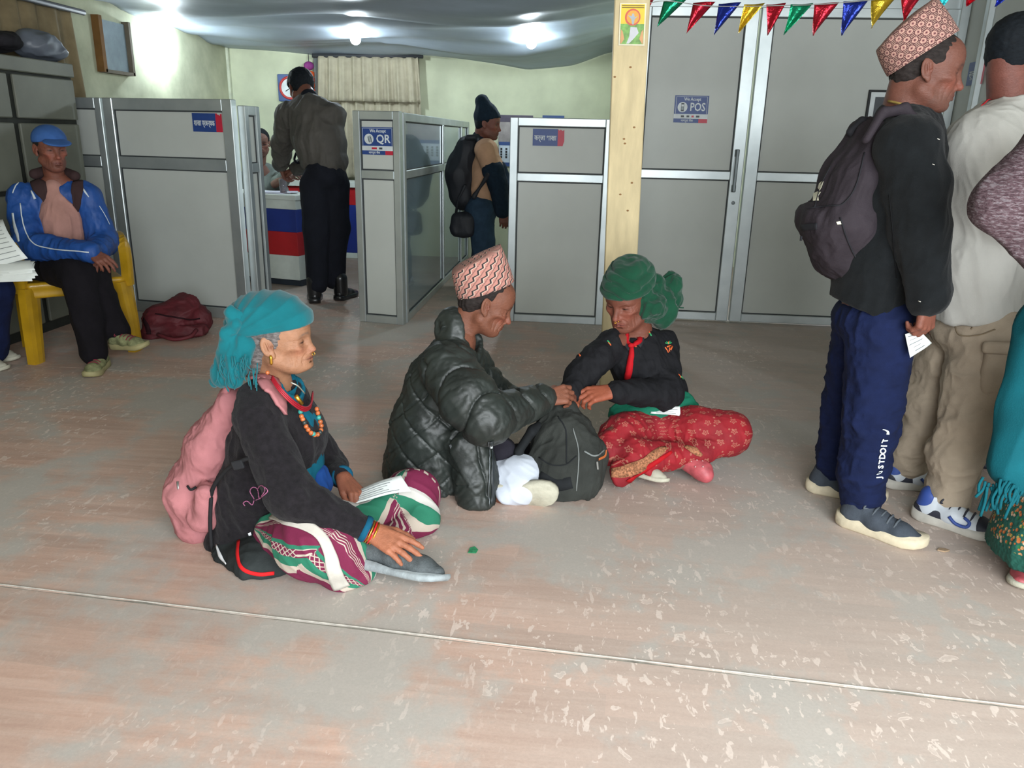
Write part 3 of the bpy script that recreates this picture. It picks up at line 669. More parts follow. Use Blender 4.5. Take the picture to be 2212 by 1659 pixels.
    def mesh(s, lap=1):
        Fg, lo = s.grid(); V, Q = surfnet(Fg, lo, s.h)
        for _ in range(lap): V = laplace(V, Q, .5)
        return V, Q
_OFF = np.array([[i, j, k] for i in (0, 1) for j in (0, 1) for k in (0, 1)])
def surfnet(Fg, o, h):
    sg = Fg < 0; nx, ny, nz = sg.shape; cnt = np.zeros((nx-1, ny-1, nz-1), np.uint8)
    for (i, j, k) in _OFF: cnt += sg[i:nx-1+i, j:ny-1+j, k:nz-1+k]
    act = (cnt > 0) & (cnt < 8); I = np.argwhere(act); idx = np.full(act.shape, -1, np.int32); idx[act] = np.arange(len(I))
    f = [Fg[I[:, 0]+a, I[:, 1]+b, I[:, 2]+c] for (a, b, c) in _OFF]
    acc = np.zeros((len(I), 3)); n = np.zeros(len(I))
    for a in range(8):
        for b in range(a+1, 8):
            if np.abs(_OFF[a]-_OFF[b]).sum() != 1: continue
            m = (f[a] < 0) != (f[b] < 0); t = np.where(m, f[a]/np.where(m, f[a]-f[b], 1), 0)
            acc += m[:, None]*(_OFF[a]+t[:, None]*(_OFF[b]-_OFF[a])); n += m
    V = o+h*(I+acc/n[:, None]); Qs = []
    for ax in range(3):
        u, v = [(1, 2), (2, 0), (0, 1)][ax]
        A_ = sg.take(range(0, sg.shape[ax]-1), ax); B_ = sg.take(range(1, sg.shape[ax]), ax); E = np.argwhere(A_ != B_)
        E = E[(E[:, u] > 0) & (E[:, v] > 0) & (E[:, u] < sg.shape[u]-1) & (E[:, v] < sg.shape[v]-1)]
        def cell(du, dv):
            c = E.copy(); c[:, u] -= du; c[:, v] -= dv; return idx[c[:, 0], c[:, 1], c[:, 2]]
        q = np.stack([cell(1, 1), cell(0, 1), cell(0, 0), cell(1, 0)], 1)
        inside = sg[E[:, 0], E[:, 1], E[:, 2]]; q[~inside] = q[~inside][:, ::-1]; Qs.append(q)
    Q = np.concatenate(Qs); return V, Q[(Q >= 0).all(1)]
def laplace(V, Q, lam):
    acc = np.zeros_like(V); n = np.zeros(len(V))
    for a in range(4):
        b = (a+1) % 4
        for i, j in ((Q[:, a], Q[:, b]), (Q[:, b], Q[:, a])):
            for c in range(3): acc[:, c] += np.bincount(i, V[j, c], len(V))
            n += np.bincount(i, minlength=len(V))
    return V+lam*(acc/np.maximum(n, 1)[:, None]-V)
def normals(V, Q):
    d = np.cross(V[Q[:, 2]]-V[Q[:, 0]], V[Q[:, 3]]-V[Q[:, 1]]); N = np.zeros_like(V)
    for a in range(4):
        for c in range(3): N[:, c] += np.bincount(Q[:, a], d[:, c], len(V))
    return N/np.maximum(np.linalg.norm(N, axis=1), 1e-12)[:, None]
def vnoise(P, seed=0):
    P = np.asarray(P, float); i = np.floor(P).astype(np.int64); f = P-i; f = f*f*(3-2*f); r = 0
    for a in (0, 1):
        for b in (0, 1):
            for c in (0, 1):
                hsh = ((i[:, 0]+a)*73856093 ^ (i[:, 1]+b)*19349663 ^ (i[:, 2]+c)*83492791 ^ (seed*2654435 + 1013904223)) & 0x7fffffff
                hsh = (hsh*1103515245+12345) & 0x7fffffff; hsh = (hsh >> 8) & 0xffff
                w = (f[:, 0] if a else 1-f[:, 0])*(f[:, 1] if b else 1-f[:, 1])*(f[:, 2] if c else 1-f[:, 2]); r = r+w*hsh/65535.0
    return r
def folds(V, Q, amp, freq, along=(0, 0, 1), seed=0, stretch=3.0, mask=None, sharp=1.6):
    """cloth creases: ridged noise, long in the direction `along`"""
    N = normals(V, Q); al = unit(along); t = V@al; P = V-np.outer(t, al)*(1-1/stretch)
    P = P+.25/freq*np.stack([vnoise(V*freq*.5, seed+k)-.5 for k in range(3)], 1)*2
    a = 1-np.abs(2*vnoise(P*freq, seed)-1); b = 1-np.abs(2*vnoise(P*freq*2.3+7, seed+5)-1)
    d = (a**sharp-.5)*amp+(b**sharp-.5)*amp*.45
    if mask is not None: d = d*mask(V)
    return V+N*d[:, None]
def limb_uv(V, chains, ref=(0, 0, 1)):
    """(along, around) in metres, per vertex, for the nearest limb polyline"""
    best = np.full(len(V), 1e9); uv = np.zeros((len(V), 3))
    for ci, pts in enumerate(chains):
        L = 0.0
        for a, b in zip(pts[:-1], pts[1:]):
            a = np.array(a); b = np.array(b); ab = b-a; l = np.linalg.norm(ab); d = ab/l
            tr = (V-a)@d; t = np.clip(tr/l, 0, 1); e = V-a-np.outer(t*l, d); dist = np.linalg.norm(e, axis=1)
            u0 = np.array(ref, float); u0 = unit(u0-d*(u0@d)) if np.linalg.norm(u0-d*(u0@d)) > .05 else unit(np.cross(d, (1, 0, 0))); w0 = np.cross(d, u0)
            ang = np.arctan2(e@w0, e@u0); m = dist < best; best[m] = dist[m]
            uv[m, 0] = L+t[m]*l; uv[m, 1] = ang[m]; uv[m, 2] = ci; L += l
    return uv
class Frame:
    """o origin; x forward, y left, z up; s scale"""
    def __init__(f, o, x, y, z, s=1.0): f.o = np.array(o, float); f.R = np.stack([unit(x), unit(y), unit(z)], 1); f.s = s
    def T(f, *p): return f.o+f.s*(f.R@np.array(p, float))
    def D(f, *p): return f.R@np.array(p, float)
def head_frame(o, yaw, pitch=0, roll=0, s=1.0):
    y, p, r = [math.radians(t) for t in (yaw, pitch, roll)]
    fw = V3(math.cos(y)*math.cos(p), math.sin(y)*math.cos(p), -math.sin(p)); lf = V3(-math.sin(y), math.cos(y), 0); up = np.cross(fw, lf)
    lf2 = lf*math.cos(r)+up*math.sin(r); return Frame(o, fw, lf2, np.cross(fw, lf2), s)
# ------------------------------------------------------------------ heads
def head_sdf(S, f, neck_to, zl=1.0, jaw=1.0, gaunt=0.0, age=0.0, neck_r=.052, nose=1.0, ears=True, chin=0.0):
    s = f.s
    def Z(z): return z*zl if z < 0 else z
    def T(x, y, z): return f.T(x, y, Z(z))
    def E(c, r, k=.015, op='u'):
        r = (r[0]*s, r[1]*s, r[2]*s*(zl if c[2] < -.03 else 1)); S.ell(T(*c), r, k*s, f.R, op)
    def C(a, b, r1, r2, k=.012, op='u'): S.cone(T(*a), T(*b), r1*s, r2*s, k*s, op=op)
    E((-.012, 0, .034), (.099, .075, .082)); E((.030, 0, -.030), (.062, .060*jaw, .082), .03); E((.045, 0, .045), (.046, .058, .05), .03)
    E((.018, 0, -.075), (.055, .046*jaw, .035), .03)
    for y in (-1, 1):
        E((.054, y*.043, -.020), (.026, .020, .017), .02)
        C((-.006, y*.054*jaw, -.062), (.058, y*.020*jaw, -.100), .017, .015, .03)
    E((.072+chin, 0, -.099), (.019, .023*jaw, .016), .02)
    for y in (-1, 1):
        C((.082, y*.009, .018), (.070, y*.043, .022), .0095, .008, .012)
        E((.098, y*.032, .001), (.022, .019, .0125), .012, 's')
        if gaunt: E((.066, y*.064, -.056), (.030, .012+.008*gaunt, .026), .018, 's')
    for y in (-1, 1):   # lids and eyeball
        E((.0690, y*.031, .0015), (.0150, .0165, .0125), .004); E((.0665, y*.0315, -.010), (.0145, .0165, .007), .005)
        C((.0855, y*.020, -.0015), (.0780, y*.0445, -.0005), .0017, .0014, .0015, 's')
    C((.083, 0, .012), (.0985+.006*nose, 0, -.032), .0078, .0095, .012); E((.0985+.006*nose, 0, -.0375), (.0125, .0115, .0100), .008)
    for y in (-1, 1):
        E((.0905, y*.0125, -.0415), (.0115, .0072, .0082), .005); E((.096, y*.0072, -.0485), (.005, .003, .004), .002, 's')
    E((.074, 0, -.067), (.021, .030, .022), .018)
    for y in (-1, 1):
        C((.0940, 0, -.0632), (.0775, y*.0265, -.0690), .0050, .0024, .004); C((.0928, 0, -.0745), (.0775, y*.0250, -.0705), .0060, .0024, .004)
    E((.088, 0, -.0845), (.007, .015, .004), .007, 's')
    for y in (-1, 1):
        C((.1010, 0, -.0687), (.0780, y*.0300, -.0703), .0018, .0015, .0015, 's')
    nb = np.array(neck_to, float); S.cone(f.T(-.030, 0, -.050), nb, neck_r*s, (neck_r+.006)*s, .028*s); S.cone(f.T(-.055, 0, -.02), nb+f.D(-.02, 0, 0)*s, (neck_r-.008)*s, neck_r*s, .02*s)
    if age:
        for y in (-1, 1): S.cone(f.T(-.012, y*.050, Z(-.055)), nb+f.D(.03, y*.012, 0)*s, .010*s, .009*s, .014*s)
    if ears:
        for y in (-1, 1):
            Re = f.R@np.array([[math.cos(.22), 0, -math.sin(.22)], [0, 1, 0], [math.sin(.22), 0, math.cos(.22)]])@np.array([[math.cos(y*.42), math.sin(y*.42), 0], [-math.sin(y*.42), math.cos(y*.42), 0], [0, 0, 1]])
            S.ell(f.T(-.012, y*.079, -.002), (.0185*s, .0060*s, .0315*s), .005*s, Re); S.ell(f.T(.001, y*.0755, -.029), (.009*s, .006*s, .012*s), .006*s, Re)
            S.ell(f.T(-.008, y*.0870, .000), (.0120*s, .0095*s, .0225*s), .003*s, Re, 's'); S.cone(f.T(-.004, y*.0800, -.013), f.T(-.012, y*.0815, .012), .0035*s, .0026*s, .004*s)
            S.ell(f.T(.004, y*.0775, -.006), (.0035*s, .004*s, .006*s), .004*s, f.R)
WRK = [([(.098, -.036), (.089, -.047), (.081, -.061), (.077, -.078)], 1.5), ([(.081, -.071), (.079, -.090)], .9), ([(.069, -.030), (.062, -.055), (.062, -.086)], 1.0), ([(.052, -.026), (.046, -.052), (.050, -.082)], .7),
       ([(.069, .005), (.053, .012)], .7), ([(.068, .000), (.052, -.001)], .8), ([(.068, -.005), (.053, -.014)], .8), ([(.088, -.012), (.077, -.0165), (.066, -.010)], 1.0), ([(.086, .016), (.078, .010), (.066, .009)], .8)]
def wrinkle(V, Q, f, zl, age):
    """age lines: creases pressed into the cheeks, eye corners and brow"""
    N = normals(V, Q); p = (V-f.o)@f.R/f.s; x, z, ay = p[:, 0], np.where(p[:, 2] < 0, p[:, 2]/zl, p[:, 2]), np.abs(p[:, 1]); d = np.zeros(len(V))
    x = x+.0012*(vnoise(p*90, 5)-.5)*2; z = z+.0012*(vnoise(p*90, 6)-.5)*2
    for pts, w in WRK:
        m = np.full(len(V), 1e9)
        for (x0, z0), (x1, z1) in zip(pts[:-1], pts[1:]):
            L2 = (x1-x0)**2+(z1-z0)**2; t = np.clip(((x-x0)*(x1-x0)+(z-z0)*(z1-z0))/L2, 0, 1); m = np.minimum(m, np.hypot(x-x0-t*(x1-x0), z-z0-t*(z1-z0)))
        q = (m/.0030)**2; d -= w*.0017*age*(1-.45*q)*np.exp(-q)*(ay > .009)*(p[:, 0] > .03)
    for z0 in (.040, .050, .060, .071): q = ((z-z0-.002*np.sin(p[:, 1]*90))/.0026)**2; d -= .0011*age*(1-.5*q)*np.exp(-q)*np.clip((.045-ay)*60, 0, 1)*(p[:, 0] > .05)
    return V+N*(d*f.s)[:, None]
def head_mesh(f, nb, h=.0024, age=0.0, zl=1.0, **kw):
    S = SDF(h); head_sdf(S, f, nb, zl=zl, age=age, **kw); V, Q = S.mesh(1); return (wrinkle(V, Q, f, zl, age) if age else V), Q
def head_col(V, f, skin, lip=(120, 66, 58), brow=(60, 50, 46), zl=1.0, stub=None, dark=.0, gray=None):
    p = (V-f.o)@f.R/f.s; x, y, z = p[:, 0], p[:, 1], np.where(p[:, 2] < 0, p[:, 2]/zl, p[:, 2]); ay = np.abs(y)
    c = np.tile(np.array(s2l(skin)), (len(V), 1)); nz = vnoise(p*70, 3); n2 = vnoise(p*28, 9); c = c*(.90+.12*nz+.10*n2)[:, None]
    def mix(m, col):
        nonlocal c
        m = np.clip(m, 0, 1)[:, None]; c = c*(1-m)+np.array(s2l(col))*m
    warm = np.exp(-(((x-.075)/.03)**2+((ay-.040)/.022)**2+((z+.030)/.022)**2)); mix(.28*warm, (176, 92, 74))
    mix(.40*np.exp(-(((z+.040)/.014)**2+(ay/.016)**2))*(x > .08), (168, 92, 78))
    lipm = np.exp(-(((z+.0687)/.0085)**4+(ay/.027)**4))*(x > .070); mix(.70*lipm, lip)
    mix(.70*np.exp(-(((z+.0693)/.0018)**2+(ay/.031)**6))*(x > .070), (62, 28, 26))
    bz = .0265-.006*((ay-.026)/.022)**2; mix(.80*np.exp(-(((z-bz)/.0042)**2+((ay-.028)/.020)**4))*(x > .055)*(.6+.5*vnoise(p*np.array([260, 160, 300]), 4)), brow)
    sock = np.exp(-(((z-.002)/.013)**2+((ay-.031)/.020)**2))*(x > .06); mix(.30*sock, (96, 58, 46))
    slit = np.exp(-(((z+.0005)/.0032)**2+((ay-.0315)/.0125)**4))*(x > .066); mix(.9*slit, (58, 40, 36))
    iris = np.exp(-(((z+.0005)/.0030)**4+((ay-.030)/.0052)**4))*(x > .066); mix(.9*iris, (22, 14, 12))
    if stub: mix(.35*np.clip(1.3-np.abs(z+.085)/.03, 0, 1)*(x > .02)*(ay < .06)*(.4+.9*vnoise(p*240, 8)), stub)
    mix(.55*np.exp(-(((x-.000)/.011)**2+((z+.004)/.012)**2))*(ay > .074)*(ay < .087), (112, 58, 44))
    if dark: c *= (1-dark)
    return np.concatenate([c, np.ones((len(V), 1))], 1)
def skin_mat(name='skin'):
    if name in MATS: return MATS[name]
    m, nt, b = newmat(name); a = _n(nt, 'ShaderNodeAttribute'); a.attribute_name = 'col'; co = _coord(nt)
    nt.links.new(mixc(nt, .5, a.outputs['Color'], ramp(nt, noise(nt, co, 60, 4, .6), [(.3, (.78, .74, .72)), (.7, (1.12, 1.08, 1.05))]), 'MULTIPLY'), b.inputs['Base Color'])
    b.inputs['Roughness'].default_value = .55; b.inputs['Specular IOR Level'].default_value = .35; b.inputs['Subsurface Weight'].default_value = .0
    st = _n(nt, 'ShaderNodeMapping'); st.inputs['Scale'].default_value = (1, 1, 2.2); nt.links.new(co, st.inputs[0])
    nt.links.new(bumpn(nt, mathn(nt, 'ADD', noise(nt, st.outputs[0], 90, 4, .65, .6), mathn(nt, 'MULTIPLY', noise(nt, co, 420, 2, .5), .3)), .45, .004), b.inputs['Normal'])
    MATS[name] = m; return m
# ------------------------------------------------------------------ hands
def hand_sdf(S, wrist, fdir, dorsal, right, curl=(.5, .5, .5, .5), thumb=(.6, .5), s=1.0, spread=.10, elbow=None):
    x = unit(fdir); z = np.array(dorsal, float); z = unit(z-x*(z@x)); y = np.cross(z, x)*(1 if right else -1); w = np.array(wrist, float)
    P = lambda a, b, c: w+s*(x*a+y*b+z*c)
    ys = (.029, .0095, -.0105, -.029); Ls = (.072, .080, .074, .058); bx = (.090, .094, .090, .082)
    for i in range(4):
        S.cone(P(.004, ys[i]*.50, 0), P(bx[i], ys[i], 0), .0165*s, .0118*s, .010*s)
    S.cone(P(.02, .0, -.006), P(.07, .0, -.008), .016*s, .015*s, .012*s)
    for i in range(4):
        c = curl[i]; c = (c, c*1.15, c*.7) if not hasattr(c, '__len__') else c
        p = P(bx[i], ys[i], .001); ang = 0.0; sp = spread*(1.2-i*.8)
        for L, cc, r1, r2 in ((Ls[i]*.46, c[0], .0105, .0090), (Ls[i]*.31, c[1], .0090, .0080), (Ls[i]*.23, c[2], .0080, .0066)):
            ang += cc; d = x*math.cos(ang)*math.cos(sp)+y*math.sin(sp)*math.cos(ang)-z*math.sin(ang); q = p+d*L*s
            sc = .9 if i == 3 else 1.0; S.cone(p, q, r1*s*sc, r2*s*sc, .0035*s); p = q
    t0, t1 = thumb; p = P(.020, .022, -.006); d = unit(x*math.cos(t0)+y*math.sin(t0)-z*.25); q = p+d*.046*s; S.cone(p, q, .0165*s, .0125*s, .010*s)
    d2 = unit(x*math.cos(t0-t1)+y*math.sin(t0-t1)-z*(.25+t1*.3)); p = q; q = p+d2*.034*s; S.cone(p, q, .0118*s, .0100*s, .004*s); p = q; d3 = unit(d2-y*.2*t1-z*.15); S.cone(p, p+d3*.024*s, .0100*s, .0075*s, .004*s)
    if elbow is not None:
        e = np.array(elbow, float); m_ = w+(e-w)*.9; S.cone(P(.005, 0, 0), w+(e-w)*.3, .0225*s, .030*s, .012*s, y, 1.15); S.cone(w+(e-w)*.3, m_, .030*s, .036*s, .02*s)
def skin_cols(V, skin, seed=1):
    c = np.tile(np.array(s2l(skin)), (len(V), 1))*(.86+.16*vnoise(V*70, seed)+.12*vnoise(V*25, seed+3))[:, None]
    return np.concatenate([c, np.ones((len(V), 1))], 1)
def merge(parts):
    Vs, Qs, Cs, n = [], [], [], 0
    for V, Q, Cc in parts: Vs.append(V); Qs.append(Q+n); Cs.append(Cc); n += len(V)
    return np.concatenate(Vs), np.concatenate(Qs), np.concatenate(Cs)
def person(loc, label): return empty('person', (loc[0], loc[1], 0), label, 'person')
def body_mesh(root, parts):
    V, Q, Cc = merge(parts); return mesh_obj('body', V, Q, skin_mat(), root, True, attrs={'col': Cc})
def core(pts_list, skin, h=.014):
    """the covered trunk and limbs of a body"""
    S = SDF(h)
    for pts, rad in pts_list: S.chain(pts, rad, .03)
    V, Q = S.mesh(1); return V, Q, skin_cols(V, skin)
def cloth_obj(name, S, mat, root, fold=None, lap=1, uvc=None, ref=(0, 0, 1), fn=None):
    V, Q = S.mesh(lap)
    if fold:
        for fd in (fold if isinstance(fold, list) else [fold]): V = folds(V, Q, **fd)
    at = {}
    if uvc is not None: at['limb'] = limb_uv(V, uvc, ref)
    if fn is not None: V = fn(V, Q, at.get('limb'))
    return mesh_obj(name, V, Q, mat, root, True, attrs=at or None)
# drop trims and marks onto a finished garment
from mathutils.bvhtree import BVHTree
OWNER = []
def bvh_of(o):
    org = ORG[o]; me = o.data; v = np.zeros(len(me.vertices)*3); me.vertices.foreach_get('co', v); v = v.reshape(-1, 3)+org
    n = len(me.loops); li = np.zeros(n, np.int32); me.loops.foreach_get('vertex_index', li)
    b = BVHTree.FromPolygons(v.tolist(), li.reshape(-1, 4).tolist()); OWNER.append((b, o)); return b
def owner(b, root):
    for q, o in OWNER:
        if q is b and root.parent is None: return o
    return root
def onto(b, px, py, lift=.002):
    d = ray(px, py); hit = b.ray_cast(Vector(_C), Vector(unit(d)))
    if hit[0] is None: return None, None
    n = np.array(hit[1]); n = n if n@d < 0 else -n; return np.array(hit[0])+n*lift, n
def ribbon(name, b, pts, width, mat, root, lift=.0025, n=6, th=.0012):
    root = owner(b, root); P = smooth_path([(x, y, 0) for x, y in pts], n); mid = []; nr = []
    for q in P:
        p, m = onto(b, q[0], q[1], lift)
        if p is not None: mid.append(p); nr.append(m)
    if len(mid) < 2: return None
    wd = width if hasattr(width, '__len__') else [width]*len(mid)
    wd = np.interp(np.linspace(0, 1, len(mid)), np.linspace(0, 1, len(wd)), wd); v = []; f = []
    for i, p in enumerate(mid):
        t = unit(mid[min(i+1, len(mid)-1)]-mid[max(i-1, 0)]); m = unit(np.mean(nr[max(0, i-1):i+2], axis=0)); s = unit(np.cross(t, m))*wd[i]/2
        v += [p-s, p+s*0+m*th*.6, p+s]
    for i in range(len(mid)-1): a = 3*i; f += [[a, a+1, a+4, a+3], [a+1, a+2, a+5, a+4]]
    o = mesh_obj(name, np.array(v), f, mat, root); sm = o.modifiers.new('t', 'SOLIDIFY'); sm.thickness = th; sm.offset = 0
    return o
def patch(name, b, poly, mat, root, lift=.003, th=.001):
    root = owner(b, root); P = [onto(b, x, y, lift) for x, y in poly]; P = [p for p in P if p[0] is not None]
    if len(P) < 3: return None
    nn = unit(np.mean([p[1] for p in P], axis=0)); m = MB(); m.poly([p[0] for p in P], nn, th); return m.build(name, mat, root)
def band_on(name, b, pts, width, mat, root, lift=.006, n=6, th=.006, m=7):
    """a flat strap that follows the garment under it"""
    root = owner(b, root) if root is None else root; mid = []; nr = []
    for q in smooth_path([(x, y, 0) for x, y in pts], n):
        p, k = onto(b, q[0], q[1], 0)
        if p is not None: mid.append(p); nr.append(k)
    wd = np.interp(np.linspace(0, 1, len(mid)), np.linspace(0, 1, len(width)), width); v = []
    for i, p in enumerate(mid):
        t = unit(mid[min(i+1, len(mid)-1)]-mid[max(i-1, 0)]); k = unit(np.mean(nr[max(0, i-2):i+3], axis=0)); sd = unit(np.cross(t, k))
        for j in range(m):
            c = p+sd*wd[i]*(j/(m-1)-.5); h_ = b.find_nearest(Vector(c)); q = np.array(h_[0]); nn = np.array(h_[1]); v.append(q+(nn if nn@k > 0 else k)*lift)
    f = [[i*m+j, i*m+j+1, (i+1)*m+j+1, (i+1)*m+j] for i in range(len(mid)-1) for j in range(m-1)]
    o = mesh_obj(name, np.array(v), f, mat, root); sm = o.modifiers.new('t', 'SOLIDIFY'); sm.thickness = th; sm.offset = 0; return o
# ------------------------------------------------------------------ shoes
def shoe(root, heel, fwd, up, L, upper, sole, lace=None, lowc=False, wid=.049, name='shoe', sole_h=.022, h=.0045):
    f = Frame(heel, fwd, np.cross(up, fwd), up, L/.27); f = Frame(heel, fwd, f.D(0, 1, 0), np.cross(f.D(1, 0, 0), f.D(0, 1, 0)), L/.27); s = f.s
    xs = [0, .008, .03, .08, .13, .18, .215, .245, .262, .270]; hw = [.012, .026, .034, .034, .036, .045, .046, .038, .024, .008]
    out = [(x, w*wid/.046) for x, w in zip(xs, hw)]; ring = [(x, w) for x, w in out]+[(x, -w*.92) for x, w in out[::-1]]
    rise = lambda x: .012*max(0, (x-.2)/.07)**2+.006*max(0, (.03-x)/.03)**2
    P = []; n = len(ring)
    lev = [(.96, 0), (1.05, .006), (1.07, sole_h*.6), (1.03, sole_h)]
    for sc, z in lev:
        for (x, w) in ring: P.append(f.T(.135+(x-.135)*(1+(sc-1)*.4), w*sc, z+rise(x)+(.008 if z == sole_h and x < .09 else 0)))
    fs = [[j*n+i, j*n+(i+1) % n, (j+1)*n+(i+1) % n, (j+1)*n+i] for j in range(3) for i in range(n)]+[list(range(n))[::-1], [3*n+i for i in range(n)]]
    S = SDF(h); lat = f.D(0, 1, 0); k = .02*s
    S.cone(f.T(.042, 0, .046), f.T(.12, 0, .048), .033*s, .036*s, k); S.cone(f.T(.12, 0, .046), f.T(.195, 0, .030), .035*s, .031*s, k, lat, 1.16); S.cone(f.T(.195, 0, .030), f.T(.238, 0, .026), .031*s, .020*s, k, lat, 1.28)
    if not lowc:
        S.cone(f.T(.045, 0, .055), f.T(.052, 0, .088), .033*s, .034*s, k); S.cone(f.T(.09, 0, .066), f.T(.082, 0, .100), .020*s, .016*s, .012*s, lat, 1.4)
        S.cone(f.T(.05, 0, .082), f.T(.058, 0, .13), .026*s, .028*s, .006*s, op='s')
    S.cut(f.T(.1, 0, .008), -f.D(0, 0, 1)); V, Q = S.mesh(1); up_o = mesh_obj(name, V, Q, upper, root, True); so = mesh_obj('sole', np.array(P), fs, sole, up_o, True); root = up_o
    if lace is not None:
        for i in range(4):
            x = .112+.022*i; z = .0875-.0060*i; m = MB(); m.tube(smooth_path([f.T(x, -.030, z-.016), f.T(x+.003, -.016, z-.002), f.T(x+.004, 0, z), f.T(x+.003, .016, z-.002), f.T(x, .030, z-.016)], 3), .0034*s, 6); m.build('lace', lace, root, True)
        m = MB(); m.tube(smooth_path([f.T(.105, 0, .09), f.T(.095, .022, .108), f.T(.085, .034, .088), f.T(.103, .008, .092)], 5), .003*s, 6); m.build('lace', lace, root, True)
        m = MB(); m.tube(smooth_path([f.T(.105, 0, .09), f.T(.095, -.022, .108), f.T(.085, -.034, .088), f.T(.103, -.008, .092)], 5), .003*s, 6); m.build('lace', lace, root, True)
    return f, up_o, so
# ------------------------------------------------------------------ topi caps
def topi(root, f, mat, lining, zoff=.055, tilt=30, r=(.103, .082), hgt=.105, xoff=-.016, lean=0.0, n=48):
    """Dhaka cap: oval wall, rim tilted up at the brow, creased crown"""
    t = math.radians(tilt); X = f.D(math.cos(t), 0, math.sin(t)); Y = f.D(0, 1, 0); Z = np.cross(X, Y); o = f.T(xoff, 0, zoff); s = f.s
    V = []; U = []; m = 9
    for j in range(m):
        q = j/(m-1)
        for i in range(n):
            a = 2*math.pi*i/n; ca, sa = math.cos(a), math.sin(a); rr = 1+.02*q-.10*q*q
            hh = hgt*q*(1+.16*ca*(.5+.5*q))+.004*math.sin(a*3+1)*q
            sq = (abs(ca)**2.4+abs(sa)**2.4)**(-1/2.4) if q > .5 else 1.0; sq = 1+(sq-1)*(q-.3 if q > .3 else 0)
            V.append(o+s*(X*(r[0]*rr*ca*sq+lean*q*hgt)+Y*(r[1]*rr*sa*sq)+Z*hh)); U.append((a*.095, hh, 0))
    top0 = (m-1)*n
    for (k_, dz) in ((.72, .006), (.40, .011), (.0, .013)):
        for i in range(n):
            a = 2*math.pi*i/n; ca, sa = math.cos(a), math.sin(a); rr = .92; hh = hgt*(1+.16*ca*k_)+dz
            V.append(o+s*(X*(r[0]*rr*ca*k_+lean*hgt)+Y*(r[1]*rr*sa*k_)+Z*hh)); U.append((r[0]*ca*k_, hgt+r[1]*sa*k_, 0))
    R_ = m+3; F_ = [[j*n+i, j*n+(i+1) % n, (j+1)*n+(i+1) % n, (j+1)*n+i] for j in range(R_-1) for i in range(n)]
    o_ = mesh_obj('topi_cap', np.array(V), F_, mat, root, True, attrs={'uvw': np.array(U)}); sm = o_.modifiers.new('t', 'SOLIDIFY'); sm.thickness = .004; sm.offset = -1
    return o_
def hair_cap(root, f, mat, name='hair', grow=.007, front=.055, low=-.055, side=None, h=.004, back=True, bumpy=.003, seed=2, tall=0.0):
    """short hair: skull shell cut back from the face and around the ears"""
    S = SDF(h); s = f.s
    S.ell(f.T(-.014, 0, .036+tall/2), ((.099+grow)*s, (.075+grow)*s, (.082+grow+tall/2)*s), .01, f.R); S.ell(f.T(-.058, 0, -.012), (.046*s, (.060+grow*.6)*s, .052*s), .02, f.R)
    S.box(f.T(front+.10, 0, -.06), (.2*s, .3*s, .24*s), .01, .012, f.R, 's'); S.box(f.T(front+.075, 0, .06), (.10*s, .2*s, .05*s), .012, .012, f.R, 's')
    for y in (-1, 1):
        S.ell(f.T(-.006, y*.088, -.012), (.026*s, .026*s, .040*s), .006, f.R, 's'); S.box(f.T(.052, y*.09, -.03), (.07*s, .08*s, .10*s), .01, .008, f.R, 's')
    S.cut(f.T(0, 0, low), -f.D(0, 0, 1)); V, Q = S.mesh(1); N = normals(V, Q); p = (V-f.o)@f.R
    V = V+N*((vnoise(p*np.array([90, 90, 90]), seed)-.4)*bumpy)[:, None]
    return mesh_obj(name, V, Q, mat, root, True)
# ================================================================== seated woman in the teal scarf
def hairm(name, col, var=.3): return M(name, col, .7, var=var, scale=60, bump=.5, bscale=260, stretch=(1, 1, 3), spec=.2)
TEAL = M('teal_scarf_cloth', (4, 96, 104), .85, var=.08, scale=14, bump=.25, bscale=380, sheen=.2)
CHAR = M('charcoal_wool', (27, 24, 27), .95, var=.3, scale=60, bump=.6, bscale=260, sheen=.06)
SK1 = (154, 111, 84)
p1 = person(A(620, 1180, 2.25), 'old woman in teal headscarf and charcoal jacket sitting cross-legged with a slip')
fh = head_frame(A(603, 734, 2.24), 3, -2, 0, .99)
nb = A(600, 850, 2.27)
Vh, Qh = head_mesh(fh, nb, h=.0022, zl=.80, age=1.2, gaunt=.2, neck_r=.046, nose=.1, chin=.007); Ch = head_col(Vh, fh, SK1, zl=.80, brow=(96, 82, 74))
# arms and hands
rsh, rel, rwr = A(556, 900, 2.10), A(628, 1072, 1.99), A(797, 1146, 2.02)
lsh, lel, lwr = A(640, 900, 2.42), A(712, 1005, 2.52), A(741, 1030, 2.36)
S = SDF(.0024); hand_sdf(S, rwr+V3(.006, 0, -.003), A(875, 1186, 1.98)-rwr, V3(.15, -.55, .85), True, ((.15, .25, .2), (.18, .28, .2), (.22, .3, .2), (.3, .35, .2)), (.55, .3), .98, .12, rel); Vr, Qr = S.mesh(1)
S = SDF(.0024); hand_sdf(S, lwr, A(780, 1076, 2.30)-lwr, V3(-.1, .30, .9), False, (.75, .7, .65, .6), (.35, .25), .92, .05, lel); Vl, Ql = S.mesh(1)
pel, wai, che = A(556, 1175, 2.27), A(572, 1060, 2.28), A(592, 940, 2.27)
rkn, ran = A(672, 1178, 1.99), A(780, 1222, 2.06); lkn, lan = A(884, 1074, 2.44), A(790, 1165, 2.28)
hipr, hipl = A(562, 1195, 2.19), A(575, 1180, 2.37)
